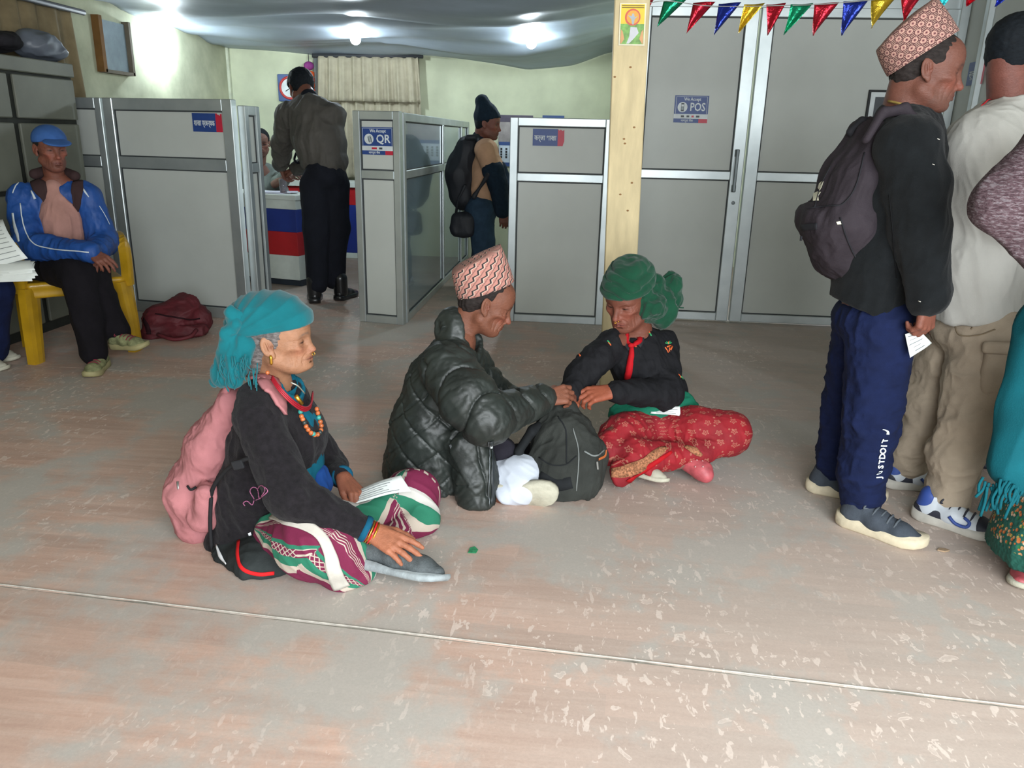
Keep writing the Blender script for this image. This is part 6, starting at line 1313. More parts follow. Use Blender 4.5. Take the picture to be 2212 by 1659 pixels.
for pts in ([(2062, 690), (2072, 722), (2110, 725), (2150, 712)], [(2118, 670), (2110, 690), (2098, 712)]): ribbon('pocket_seam', b5, pts, .004, M('khaki_seam', (130, 114, 92), .9), p5)
WSH = M('white_leather', (196, 202, 208), .5, var=.08); NVL = M('navy_leather', (40, 42, 54), .6); BLL = M('blue_leather', (52, 78, 150), .55); OSO = M('offwhite_cupsole', (180, 176, 166), .7, var=.12, scale=20)
for hl, fd in ((V3(1.235, 2.70, 0), V3(.20, -.145, 0)), (V3(1.215, 2.955, 0), V3(.2, .0, 0))):
    f_, u_, s_ = shoe(p5, hl, fd, V3(0, 0, 1), .285, WSH, OSO, NVL, sole_h=.03, h=.004); org = ORG[u_]
    S = SDF(.004); S.cone(f_.T(.234, 0, .030), f_.T(.205, 0, .034), .026*f_.s, .033*f_.s, .01, f_.D(0, 1, 0), 1.3); S.cut(f_.T(.1, 0, .022), -f_.D(0, 0, 1)); V, Q = S.mesh(1); mesh_obj('toe_cap', V, Q, NVL, u_)
    S = SDF(.004); S.cone(f_.T(.036, 0, .045), f_.T(.10, 0, .045), .0355*f_.s, .038*f_.s, .01); S.cut(f_.T(.1, 0, .022), -f_.D(0, 0, 1)); S.cut(f_.T(.1, 0, .060), f_.D(0, 0, 1)); V, Q = S.mesh(1); mesh_obj('side_overlay', V, Q, NVL, u_)
    S = SDF(.004); S.cone(f_.T(.042, 0, .06), f_.T(.048, 0, .092), .036*f_.s, .036*f_.s, .01); S.cone(f_.T(.06, 0, .07), f_.T(.07, 0, .12), .028*f_.s, .03*f_.s, .006, op='s'); S.cut(f_.T(.052, 0, 0), f_.D(1, 0, -.3)); V, Q = S.mesh(1); mesh_obj('heel_tab', V, Q, BLL, u_)
    try:
        bs_ = bvh_of(u_); pts = []
        for (x, z) in ((.118, .055), (.140, .036), (.170, .034), (.178, .050), (.160, .060)):
            o_ = f_.T(x, -.12, z); h_ = bs_.ray_cast(Vector(o_), Vector(f_.D(0, 1, 0)))
            if h_[0] is not None: pts.append(np.array(h_[0])-f_.D(0, 1, 0)*.003)
        if len(pts) > 2: MB().tube(smooth_path(pts, 4), .006, 6).build('side_stripe', BLL, u_, True)
    except Exception as ex: print('stripe', ex)
# ================================================================== woman at the frame edge: knit sweater, teal shawl, embroidered skirt
def marl():
    m, nt, b = newmat('marled_knit'); co = _coord(nt, None, (22, 22, 75)); f = noise(nt, co, 3, 4, .7, .5)
    nt.links.new(ramp(nt, f, [(.35, s2l((52, 34, 40))), (.5, s2l((86, 64, 70))), (.62, s2l((122, 112, 116))), (.72, s2l((62, 44, 54)))]), b.inputs['Base Color']); b.inputs['Roughness'].default_value = .95
    nt.links.new(bumpn(nt, f, .8, .008), b.inputs['Normal']); return m
p6 = person(V3(1.55, 2.30, 0), 'woman at the right edge with marled knit sleeve and teal fringed shawl')
sh6, el6, wr6 = A(2300, 300, 2.2), A(2165, 440, 2.18), A(2300, 590, 2.2); hb = V3(1.585, 2.32, 0)
f6 = head_frame(hb+V3(.02, 0, 1.42), 20, 5, 0, .95); nb6 = hb+V3(0, 0, 1.27)
S = SDF(.0045); head_sdf(S, f6, nb6); V, Q = S.mesh(1); hd = (V, Q, head_col(V, f6, SK3)); S = SDF(.004); hand_sdf(S, wr6, V3(.9, .3, .1), V3(0, -.4, .9), True, (.5,)*4, (.4, .4), .95, .05, el6); Vr, Qr = S.mesh(1)
body_mesh(p6, [hd, (Vr, Qr, skin_cols(Vr, SK3)), core([([hb+V3(0, 0, .8), hb+V3(0, 0, 1.1), nb6], [.12, .12, .05]), ([nb6, sh6, el6, wr6], [.05, .05, .04, .03]), ([hb+V3(0, -.08, .78), hb+V3(-.05, -.1, .1)], [.08, .04]), ([hb+V3(0, .08, .78), hb+V3(0, .1, .1)], [.08, .04])], SK3)])
hair_cap(p6, f6, hairm('blueblack_hair', (15, 20, 25)), grow=.012, low=-.09)
S = SDF(.006); S.chain([hb+V3(0, 0, .80), hb+V3(0, 0, 1.08), hb+V3(0, 0, 1.22)], [.15, .15, .09], .05, (0, 1, 0), 1.25); S.cone(hb+V3(0, 0, 1.2), sh6, .07, .07, .04); S.chain([sh6, el6, wr6], [.075, .072, .062], .03); cloth_obj('knit_sweater', S, marl(), p6, dict(amp=.010, freq=10, seed=111, stretch=2))
S = SDF(.006); S.chain([A(2280, 700, 2.22), A(2225, 880, 2.22), A(2200, 1000, 2.21)], [.085, .085, .080], .04, (0, 1, 0), .8); S.chain([A(2290, 720, 2.22), A(2250, 900, 2.24), A(2225, 1010, 2.24)], [.08, .085, .08], .05); S.cut(A(2140, 1060, 2.2), (-.25, 0, -1)); sh_o = cloth_obj('shawl', S, M('teal_shawl', (5, 82, 92), .85, var=.08, scale=10, bump=.3, bscale=260), p6, dict(amp=.016, freq=9, along=(.25, 0, 1), seed=113, stretch=6))
rr = np.random.RandomState(9)
for i in range(22):
    a = A(2124+4.2*i, 1040+.35*i+rr.uniform(-10, 12), 2.19-.002*i+rr.uniform(-.012, .012)); e = a+V3(rr.uniform(-.022, .01), rr.uniform(-.01, .01), -rr.uniform(.04, .10)); MB().tube(smooth_path([a, (a+e)/2+V3(rr.uniform(-.01, .01), 0, 0), e], 3), .0042, 6).build('fringe', M('teal_shawl', (5, 82, 92)), sh_o, True)
def embro():
    m, nt, b = newmat('embroidered_green'); co = _coord(nt); sp = _n(nt, 'ShaderNodeSeparateXYZ'); nt.links.new(co, sp.inputs[0]); vr = _n(nt, 'ShaderNodeTexVoronoi', feature='F1'); vr.inputs['Scale'].default_value = 78; nt.links.new(co, vr.inputs['Vector'])
    zone = mathn(nt, 'MULTIPLY', smoothstep(nt, sp.outputs[2], .12, .17), mathn(nt, 'SUBTRACT', 1.0, smoothstep(nt, sp.outputs[2], .30, .36)))
    fl = mathn(nt, 'MULTIPLY', mathn(nt, 'LESS_THAN', vr.outputs['Distance'], .44), mathn(nt, 'GREATER_THAN', zone, .35))
    hs = _n(nt, 'ShaderNodeSeparateColor'); nt.links.new(vr.outputs['Color'], hs.inputs[0]); pal = ramp(nt, hs.outputs[0], [(0, s2l((166, 92, 44))), (.3, s2l((170, 124, 84))), (.55, s2l((150, 134, 66))), (.75, s2l((176, 148, 124))), (.9, s2l((22, 90, 46)))], 'CONSTANT')
    nt.links.new(mixc(nt, fl, s2l((12, 74, 62)), pal), b.inputs['Base Color']); b.inputs['Roughness'].default_value = .9; nt.links.new(bumpn(nt, vr.outputs['Distance'], .5, .006), b.inputs['Normal']); return m
S = SDF(.007); S.chain([hb+V3(0, 0, .82), hb+V3(-.02, -.02, .5), hb+V3(-.05, -.03, .14)], [.14, .16, .235], .05); S.cut((0, 0, .085), (0, 0, -1)); S.cone(hb+V3(-.05, -.03, .0), hb+V3(-.05, -.03, .13), .22, .22, .01, op='s'); cloth_obj('embroidered_skirt', S, embro(), p6, dict(amp=.025, freq=5, along=(0, 0, 1), seed=115, stretch=6))
shoe(p6, V3(1.50, 2.40, 0), V3(-.15, -.2, 0), V3(0, 0, 1), .23, PKS, CRS, None, True); shoe(p6, V3(1.70, 2.42, 0), V3(-.1, -.2, 0), V3(0, 0, 1), .23, PKS, CRS, None, True)
# ================================================================== woman mostly hidden behind the queue, dark floral skirt
p6b = person(V3(1.72, 3.30, 0), 'person in dark floral skirt half hidden behind the khaki trousers')
hb = V3(1.70, 3.32, 0); f6b = head_frame(hb+V3(.02, 0, 1.30), 20, 5, 0, .93); S = SDF(.006); head_sdf(S, f6b, hb+V3(0, 0, 1.16)); V, Q = S.mesh(1)
body_mesh(p6b, [(V, Q, head_col(V, f6b, SK5)), core([([hb+V3(0, 0, .75), hb+V3(0, 0, 1.0), hb+V3(0, 0, 1.2)], [.12, .12, .05]), ([hb+V3(0, -.08, .75), hb+V3(-.02, -.08, .1)], [.08, .04]), ([hb+V3(0, .08, .75), hb+V3(0, .08, .1)], [.08, .04])], SK5)])
S = SDF(.008); S.chain([hb+V3(0, 0, .7), hb+V3(0, 0, .95), hb+V3(0, 0, 1.1)], [.15, .15, .09], .05, (0, 1, 0), 1.3); S.cone(hb+V3(0, -.16, 1.06), hb+V3(.05, -.2, .75), .065, .055, .04); S.cone(hb+V3(0, .16, 1.06), hb+V3(.05, .2, .75), .065, .055, .04); cloth_obj('dark_top', S, BLKC, p6b, dict(amp=.01, freq=8, seed=3)); hair_cap(p6b, f6b, hairm('blueblack_hair', (15, 20, 25)), grow=.012, low=-.09, h=.007)
m, nt, b = newmat('dark_floral'); co = _coord(nt); vr = _n(nt, 'ShaderNodeTexVoronoi', feature='F1'); vr.inputs['Scale'].default_value = 26; nt.links.new(co, vr.inputs['Vector']); nt.links.new(ramp(nt, vr.outputs['Distance'], [(0, s2l((170, 60, 40))), (.3, s2l((150, 50, 44))), (.38, s2l((196, 150, 120))), (.42, s2l((30, 30, 44)))], 'CONSTANT'), b.inputs['Base Color']); b.inputs['Roughness'].default_value = .9
S = SDF(.008); S.chain([hb+V3(0, 0, .78), hb+V3(0, 0, .45), hb+V3(-.02, 0, .12)], [.15, .18, .20], .05); S.cut((0, 0, .05), (0, 0, -1)); cloth_obj('floral_skirt', S, m, p6b, dict(amp=.02, freq=6, seed=5, stretch=6)); shoe(p6b, hb+V3(-.06, -.08, 0), V3(1, -.2, 0), V3(0, 0, 1), .23, NVL, NVL, None, True); shoe(p6b, hb+V3(-.06, .08, 0), V3(1, -.2, 0), V3(0, 0, 1), .23, NVL, NVL, None, True)
# ================================================================== yellow plastic chair and the man on it
YEL = M('yellow_plastic', (176, 136, 24), .38, var=.18, scale=6, coat=.2)
ch = empty('plastic_chair', (-3.18, 4.3, 0), 'yellow plastic armchair under the man in the blue cap', 'chair')
_d7 = unit(V3(.668, -.744, 0)); _l7 = unit(V3(.744, .668, 0)); _m7 = V3(-2.86, 4.165, 0)
def CP(u, v, z): return _m7+_l7*u-_d7*v+V3(0, 0, z)
R7 = np.stack([_l7, -_d7, V3(0, 0, 1)], 1)
def plank(path, w, d, name):
    m = MB(); P = [np.array(p, float) for p in path]; v = []; f = []
    for i, p in enumerate(P):
        t = unit(P[min(i+1, len(P)-1)]-P[max(i-1, 0)]); ww = w[i] if hasattr(w, '__len__') else w; a = unit(np.cross(t, V3(1, 0, 0))); b2 = np.cross(t, a)
        for (x, y) in ((-1, -1), (-.4, -1.25), (.4, -1.25), (1, -1), (1, 1), (-1, 1)): v.append(p+a*x*ww/2+b2*y*d/2)
    n = 6; f = [[i*n+k, i*n+(k+1) % n, (i+1)*n+(k+1) % n, (i+1)*n+k] for i in range(len(P)-1) for k in range(n)]+[list(range(n))[::-1], [(len(P)-1)*n+k for k in range(n)]]
    m.add(v, f); return m.build(name, YEL, ch)
for u, v in ((-.26, 0), (.26, 0), (-.24, .44), (.24, .44)):
    plank([CP(u, v, 0), CP(u*.97, v, .2), CP(u*.92, v*.96+.02, .42)], [.085, .10, .12], .045, 'leg')
S = SDF(.008); S.box(CP(0, .22, .435), (.50, .46, .035), .016, .01, R7); S.box(CP(0, .015, .40), (.48, .03, .075), .012, .02, R7); S.ell(CP(0, .22, .475), (.17, .17, .025), .02, R7, 's'); V, Q = S.mesh(1); mesh_obj('seat', V, Q, YEL, ch)
for u in (-.27, .27): plank(smooth_path([CP(u, .02, .40), CP(u, .0, .56), CP(u, .04, .645), CP(u, .20, .665), CP(u*.95, .44, .64)], 4), .055, .045, 'armrest')
S = SDF(.008); S.box(CP(0, .46, .66), (.46, .03, .42), .014, .02, R7)
for i in range(5): S.box(CP(-.16+.08*i, .46, .64), (.03, .08, .28), .012, .006, R7, 's')
V, Q = S.mesh(1); mesh_obj('backrest', V, Q, YEL, ch)
SK7 = (118, 72, 58); BLJ = M('blue_shell_jacket', (20, 68, 136), .6, var=.14, scale=8, bump=.25, bscale=120); DKT = M('black_trouser', (17, 14, 19), .9, var=.2, scale=14, bump=.25)
p7 = person((-3.1, 4.25, 0), 'man in blue cap and blue jacket sitting on the yellow chair')
f7 = head_frame(A(110, 322, 4.22), 322, 4, 0, .97); nb7 = A(122, 392, 4.27)
V, Q = head_mesh(f7, nb7, h=.0036, age=.8, gaunt=.7, neck_r=.048); hd = (V, Q, head_col(V, f7, SK7, stub=(70, 50, 46)))
rs7, re7, rw7 = A(50, 430, 4.22), A(62, 530, 4.10), A(195, 545, 3.98); ls7, le7, lw7 = A(192, 425, 4.32), A(222, 520, 4.32), A(212, 545, 4.12)
S = SDF(.0036); hand_sdf(S, rw7, A(245, 575, 3.94)-rw7, V3(.3, -.5, .8), True, (.35, .4, .45, .5), (.4, .3), 1.0, .08, re7); Vr, Qr = S.mesh(1); S = SDF(.0045); hand_sdf(S, lw7, V3(.3, -.8, -.4), V3(.3, -.2, .8), False, (.5,)*4, (.4, .3), .95, .05, le7); Vl, Ql = S.mesh(1)
pe7, ch7 = A(110, 570, 4.30), A(125, 450, 4.30); sk, sa = A(168, 590, 4.00), A(203, 760, 3.93); ck, ca = A(196, 578, 4.12), A(255, 712, 4.05)
body_mesh(p7, [hd, (Vr, Qr, skin_cols(Vr, SK7)), (Vl, Ql, skin_cols(Vl, SK7)), core([([pe7, ch7, nb7], [.11, .11, .05]), ([nb7, rs7, re7], [.05, .05, .035]), ([nb7, ls7, le7], [.05, .05, .035]), ([A(85, 590, 4.2), sk, sa], [.07, .05, .04]), ([A(130, 590, 4.35), ck, ca], [.07, .05, .04])], SK7)])
hair_cap(p7, f7, hairm('dark_hair', (40, 34, 32)), grow=.005, front=.04, low=-.035, h=.005)
CAPB = M('blue_cap_cotton', (56, 92, 150), .9, var=.1, scale=20, bump=.2); S = SDF(.0045); s = f7.s; S.ell(f7.T(-.012, 0, .050), (.108*s, .088*s, .082*s), .01, f7.R); S.cut(f7.T(0, 0, .036), -unit(f7.D(-.12, 0, 1))); V, Q = S.mesh(1); mesh_obj('cap', V, Q, CAPB, p7)
S = SDF(.0045); S.ell(f7.T(.115, 0, .046), (.060*s, .074*s, .010*s), .01, f7.R@np.array([[.96, 0, .26], [0, 1, 0], [-.26, 0, .96]])); V, Q = S.mesh(1); mesh_obj('cap_visor', V, Q, CAPB, p7)
la = unit(ls7-rs7); fwd7 = unit(np.cross(V3(0, 0, 1), la))*-1
S = SDF(.0065); S.chain([A(118, 560, 4.30), A(122, 480, 4.30), A(124, 415, 4.29)], [.125, .125, .075], .05, la, 1.35); S.cone(A(124, 420, 4.28), rs7, .07, .072, .05); S.cone(A(124, 420, 4.28), ls7, .07, .072, .05); S.chain([rs7, re7, rw7], [.078, .080, .050], .03); S.chain([ls7, le7, lw7], [.076, .076, .05], .03)
S.chain([A(140, 560, 4.05), A(130, 480, 4.10), A(122, 412, 4.14)], [.05, .045, .055], .03) if False else None
S.cone(A(143, 545, 4.10), A(118, 400, 4.14), .055, .052, .02, op='s'); S.ell(A(116, 385, 4.22), (.06, .06, .05), .01, None, 's'); jk7 = cloth_obj('jacket', S, BLJ, p7, [dict(amp=.016, freq=9, along=(.3, 0, 1), seed=121, stretch=2.5), dict(amp=.006, freq=26, seed=122)])
S = SDF(.0055); S.chain([A(145, 545, 4.24), A(135, 470, 4.25), A(120, 405, 4.25)], [.10, .10, .058], .04, la, 1.05); cloth_obj('shirt', S, M('pink_shirt', (164, 122, 112), .85, var=.1, scale=12, bump=.25), p7, dict(amp=.010, freq=16, seed=124, along=(.1, 0, 1), stretch=4))
b7 = bvh_of(jk7); BRN = M('brown_lining', (58, 42, 42), .9); S = SDF(.0055); S.chain([A(75, 376, 4.22), A(118, 366, 4.36), A(162, 380, 4.30)], [.028, .032, .028], .02); cloth_obj('collar_back', S, BRN, p7); band_on('collar_flap', b7, [(64, 384), (76, 392), (90, 410), (100, 436)], [.05, .075, .06, .02], BRN, jk7, .008, th=.008); band_on('collar_flap', b7, [(170, 382), (168, 400), (166, 430), (166, 480)], [.05, .06, .045, .025], BRN, jk7, .008, th=.008); WP = M('white_piping', (200, 208, 214), .7)
ribbon('piping', b7, [(44, 440), (52, 490), (72, 525), (110, 537), (160, 542), (192, 545)], .006, WP, p7, .004); ribbon('piping', b7, [(28, 418), (34, 402), (48, 388)], .006, WP, p7, .004); ribbon('piping', b7, [(175, 402), (184, 415), (192, 426)], [.006, .010, .004], WP, p7, .004); ribbon('piping', b7, [(68, 412), (76, 430)], [.008, .014], WP, p7, .004); ribbon('white_flash', b7, [(28, 460), (33, 490), (42, 522)], [.012, .018, .012], WP, p7, .004); ribbon('piping', b7, [(214, 445), (226, 465), (236, 485)], .004, WP, p7, .004)
S = SDF(.0065); S.chain([A(75, 580, 4.25), A(110, 580, 4.18), sk], [.11, .10, .088], .04); S.chain([sk, A(190, 690, 3.95), sa], [.088, .080, .078], .03); S.chain([A(120, 565, 4.3), A(150, 572, 4.15), ck], [.105, .095, .085], .04); S.chain([ck, A(225, 650, 4.08), ca], [.085, .072, .066], .03); cloth_obj('trousers', S, DKT, p7, dict(amp=.012, freq=9, along=(.3, 0, -1), seed=128, stretch=3))
OLS = M('olive_sneaker', (126, 128, 92), .8, var=.35, scale=35, bump=.4); YSO = M('yellowed_sole', (158, 150, 108), .7); RDL = M('crimson_patch', (120, 34, 50), .7)
shoe(p7, V3(-2.66, 4.02, 0), V3(.05, -.2, 0), V3(0, 0, 1), .27, OLS, YSO, RDL, sole_h=.028); hl = A(243, 752, 4.05); shoe(p7, hl, A(330, 752, 3.98)-hl, V3(-.12, -.12, 1), .26, OLS, YSO, RDL, sole_h=.028)
S = SDF(.005); S.cone(A(252, 705, 4.05), A(258, 728, 4.04), .045, .042, .01); V, Q = S.mesh(1); mesh_obj('sock', V, Q, M('black_sock', (26, 30, 34), .9), p7)
# ================================================================== maroon bag on the floor
MAR = M('maroon_nylon', (88, 24, 32), .7, var=.25, scale=9, bump=.3, bscale=120); gb = empty('maroon_bag', G(375, 735), 'crumpled maroon rucksack lying on the floor by the tall screen', 'bag')
S = SDF(.006); S.chain([A(345, 690, 4.72), A(395, 680, 4.78), A(425, 690, 4.82)], [.105, .115, .085], .05); S.ell(A(330, 718, 4.66), (.07, .08, .05), .04); S.ell(A(395, 715, 4.72), (.16, .10, .055), .04); S.cut((0, 0, .003), (0, 0, -1)); mo = cloth_obj('bag_body', S, MAR, gb, [dict(amp=.030, freq=7, along=(1, 0, .3), seed=131, stretch=3), dict(amp=.010, freq=20, along=(1, 0, .3), seed=132)])
bm = bvh_of(mo); DM = M('maroon_dark', (40, 14, 20), .8); ribbon('zip', bm, [(335, 678), (370, 684), (410, 690), (432, 688)], .010, DM, gb); ribbon('strap', bm, [(310, 690), (318, 705), (322, 722)], .03, DM, gb); MB().tube(smooth_path([A(340, 722, 4.58), A(375, 733, 4.56), A(410, 727, 4.6), A(425, 712, 4.66)], 5), .012, 6).build('shoulder_strap', MAR, gb, True)
# ================================================================== bags on the cabinet
c = AX(78, 98, -3.60); S = SDF(.007); S.ell(c, (.12, .17, .09), .03); S.ell(c+V3(0, .1, -.03), (.12, .12, .06), .03); S.cut((0, 0, 1.682), (0, 0, -1)); V, Q = S.mesh(1); V = folds(V, Q, .02, 9, (0, 1, .4), 7, 2); tag(mesh_obj('plastic_sack', V, Q, M('grey_sack', (92, 98, 108), .45, var=.2, scale=8)), 'bluish grey sack lying on top of the metal cabinet', 'sack')
c = AX(-6, 88, -3.60); S = SDF(.007); S.ell(c, (.12, .16, .06), .03); S.cut((0, 0, 1.682), (0, 0, -1)); V, Q = S.mesh(1); V = folds(V, Q, .02, 9, (0, 1, .4), 9, 2); tag(mesh_obj('dark_bundle', V, Q, M('dark_bundle_cloth', (36, 34, 38), .9, var=.3)), 'dark cloth bundle at the left end of the cabinet top', 'bundle')
# ================================================================== person reading papers at the left edge
p11 = person((-3.62, 3.62, 0), 'person cut off at the left edge holding a sheaf of papers'); q0_ = V3(-3.52, 3.50, .45)
ch_b = empty('plastic_chair', (-3.55, 3.5, 0), 'yellow plastic chair at the left edge under the person with papers', 'chair')
m = MB(); m.box((-3.56, 3.46, .41), (.44, .46, .03), bev=.01); m.build('seat', YEL, ch_b); MB().box((-3.78, 3.46, .63), (.03, .44, .42), bev=.01).build('backrest', YEL, ch_b)
for x in (-3.75, -3.37):
    for y in (3.26, 3.66): MB().box((x, y, .2), (.045, .045, .4), bev=.006).build('leg', YEL, ch_b)
f11 = head_frame(q0_+V3(-.05, 0, .72), 10, 25, 0, .95); S = SDF(.006); head_sdf(S, f11, q0_+V3(-.07, 0, .55)); V, Q = S.mesh(1); S = SDF(.005); wr11 = A(-40, 575, 3.62); hand_sdf(S, wr11, V3(.9, .1, .1), V3(0, -.3, .9), True, (.4,)*4, (.4, .3), .95, .05, wr11+V3(-.22, 0, 0)); V2, Q2 = S.mesh(1)
body_mesh(p11, [(V, Q, head_col(V, f11, SK7)), (V2, Q2, skin_cols(V2, SK7)), core([([q0_+V3(-.1, 0, .02), q0_+V3(-.08, 0, .5)], [.11, .1])], SK7)]); hair_cap(p11, f11, hairm('dark_hair', (40, 34, 32)), h=.007)
S = SDF(.008); S.chain([q0_+V3(-.1, 0, .05), q0_+V3(-.09, 0, .28), q0_+V3(-.07, 0, .46)], [.13, .14, .08], .05, (0, 1, 0), 1.25); S.chain([q0_+V3(-.08, -.18, .42), q0_+V3(-.05, -.22, .2), wr11+V3(-.02, 0, 0)], [.07, .06, .05], .03); S.chain([q0_+V3(-.08, .18, .42), q0_+V3(-.05, .22, .2), q0_+V3(.1, .1, .18)], [.07, .06, .05], .03); cloth_obj('sweater', S, M('dark_inner', (34, 32, 40), .9), p11, dict(amp=.012, freq=8, seed=141))
kn1 = A(-62, 640, 3.62); an1 = A(-62, 780, 3.70); S = SDF(.007); S.chain([q0_+V3(-.08, -.09, .07), kn1, an1], [.09, .078, .06], .03); S.chain([q0_+V3(-.08, .09, .07), kn1+V3(-.02, .2, 0), an1+V3(-.02, .2, 0)], [.09, .078, .06], .03); cloth_obj('trousers', S, M('navy_jersey', (20, 32, 72)), p11, dict(amp=.012, freq=9, seed=143))
shoe(p11, V3(-3.36, 3.83, 0), V3(.2, -.0, 0), V3(0, 0, 1), .26, CRU, CRS, None); shoe(p11, V3(-3.44, 4.02, 0), V3(.2, .0, 0), V3(0, 0, 1), .26, CRU, CRS, None)
pr_ = empty('paper_sheaf', A(20, 590, 3.60), 'open sheaf of printed papers held at the left edge', 'papers'); PW = M('slip_white', (216, 220, 216)); LN = M('print_grey', (120, 126, 128))
LAST = [None]
def leaf(P4, bend, nm='sheet'):
    bl, br_, tr_, tl = [np.array(p, float) for p in P4]; nn = unit(np.cross(br_-bl, tl-bl)); n, m = 11, 7; v = []
    for j in range(m):
        for i in range(n):
            u, t = i/(n-1), j/(m-1); v.append((bl*(1-u)+br_*u)*(1-t)+(tl*(1-u)+tr_*u)*t+nn*bend*math.sin(t*math.pi))
    f = [[j*n+i, j*n+i+1, (j+1)*n+i+1, (j+1)*n+i] for j in range(m-1) for i in range(n-1)]; o = LAST[0] = mesh_obj(nm, np.array(v), f, PW, pr_); o.modifiers.new('t', 'SOLIDIFY').thickness = .001; return lambda u, t: (bl*(1-u)+br_*u)*(1-t)+(tl*(1-u)+tr_*u)*t+nn*bend*math.sin(t*math.pi)
for k in range(4):
    e = leaf((A(-70, 592-2*k, 3.58+.01*k), A(60-k*7, 558-k, 3.60+.01*k), A(6-6*k, 474+2*k, 3.72+.006*k), A(-110, 490, 3.70)), .03)
    if k == 0:
        for q in range(9):
            s_ = .08+.10*q; MB().tube([e(u, s_)+V3(.0, -.004, .003) for u in np.linspace(.1, .93, 8)], .0012, 4).build('print_line', LN, LAST[0])
for k in range(5): leaf((A(-80, 612-2*k, 3.50+.008*k), A(70+(k % 3)*6, 607-6*k, 3.52+.008*k), A(66+(k % 2)*10, 570-2*k, 3.64), A(-80, 572-2*k, 3.62)), .012)
# ================================================================== guard leaning over the counter
SK8 = (110, 70, 56); GJ = M('taupe_jacket', (72, 68, 62), .75, var=.16, scale=8, bump=.3, bscale=90); NT = M('black_serge', (20, 22, 30), .9, var=.15, scale=12); BT = M('black_boot', (18, 19, 21), .35, var=.2, coat=.4)
p8 = person(V3(-2.02, 5.98, 0), 'guard in taupe jacket and black trousers leaning over the counter')
f8 = head_frame(A(650, 190, 6.22), 128, 22, 0, 1.10); nb8 = A(672, 222, 6.10)
S = SDF(.005); head_sdf(S, f8, nb8, neck_r=.055); V, Q = S.mesh(1); hd = (V, Q, head_col(V, f8, SK8))
ls8, le8, lw8 = A(622, 250, 6.12), A(612, 312, 6.35), A(606, 362, 6.55); rs8, re8, rw8 = A(718, 252, 6.05), A(700, 330, 6.4), A(640, 365, 6.58)
S = SDF(.005); hand_sdf(S, lw8, V3(.15, .3, -.8), V3(-.8, -.3, 0), False, (.6,)*4, (.4, .4), 1.05, .05, le8); Vl, Ql = S.mesh(1); S = SDF(.005); hand_sdf(S, rw8, V3(-.8, .2, -.2), V3(0, -.3, .9), True, (.7,)*4, (.4, .4), 1.05, .05, re8); Vr, Qr = S.mesh(1)
pe8 = A(703, 370, 6.0); hl8, kl8, al8 = A(682, 400, 5.97), A(684, 490, 5.95), A(685, 612, 5.94); hr8, kr8, ar8 = A(724, 400, 6.05), A(728, 490, 6.06), A(722, 604, 6.08)
body_mesh(p8, [hd, (Vl, Ql, skin_cols(Vl, SK8)), (Vr, Qr, skin_cols(Vr, SK8)), core([([pe8, A(680, 260, 6.08), nb8], [.12, .12, .05]), ([nb8, ls8, le8], [.05, .05, .04]), ([nb8, rs8, re8], [.05, .05, .04]), ([hl8, kl8, al8], [.08, .06, .04]), ([hr8, kr8, ar8], [.08, .06, .04])], SK8)])
hair_cap(p8, f8, hairm('blueblack_hair', (15, 20, 25)), grow=.014, front=.075, low=-.06, h=.006, bumpy=.006)
la = unit(rs8-ls8); S = SDF(.008); S.chain([A(700, 345, 6.02), A(688, 300, 6.04), A(676, 250, 6.08), A(672, 226, 6.08)], [.140, .155, .140, .07], .05, la, 1.28); S.cone(A(675, 238, 6.08), ls8, .08, .085, .05); S.cone(A(675, 238, 6.08), rs8, .08, .085, .05); S.chain([ls8, le8, lw8+V3(0, 0, .03)], [.085, .080, .062], .03); S.chain([rs8, re8, rw8], [.085, .075, .055], .03); cloth_obj('jacket', S, GJ, p8, [dict(amp=.020, freq=6, along=(.3, 0, 1), seed=151, stretch=2.5), dict(amp=.008, freq=18, seed=152)])
S = SDF(.006); S.cone(A(668, 212, 6.10), A(674, 222, 6.10), .068, .07, .02); cloth_obj('collar', S, NT, p8)
S = SDF(.008); S.ell(pe8+V3(0, 0, -.02), (.155, .15, .13), .04); S.chain([hl8, kl8, al8], [.115, .095, .080], .03); S.chain([hr8, kr8, ar8], [.115, .095, .080], .03); cloth_obj('trousers', S, NT, p8, dict(amp=.014, freq=8, along=(.2, 0, 1), seed=154, stretch=3))
for hp, fd in ((V3(-2.075, 5.86, 0), V3(-.1, .3, 0)), (V3(-1.94, 6.0, 0), V3(.06, .3, 0))):
    f_, u_, s_ = shoe(p8, hp, fd, V3(0, 0, 1), .29, BT, BT, None, sole_h=.03, wid=.058); S = SDF(.006); S.cone(f_.T(.06, 0, .06), f_.T(.055, 0, .16), .056, .058, .02); V, Q = S.mesh(1); mesh_obj('boot_shaft', V, Q, BT, u_)
MB().tube(smooth_path([A(640, 330, 6.3), A(636, 345, 6.3), A(645, 352, 6.3), A(652, 338, 6.3)], 5), .009, 6).build('belt_loop', NT, p8, True)
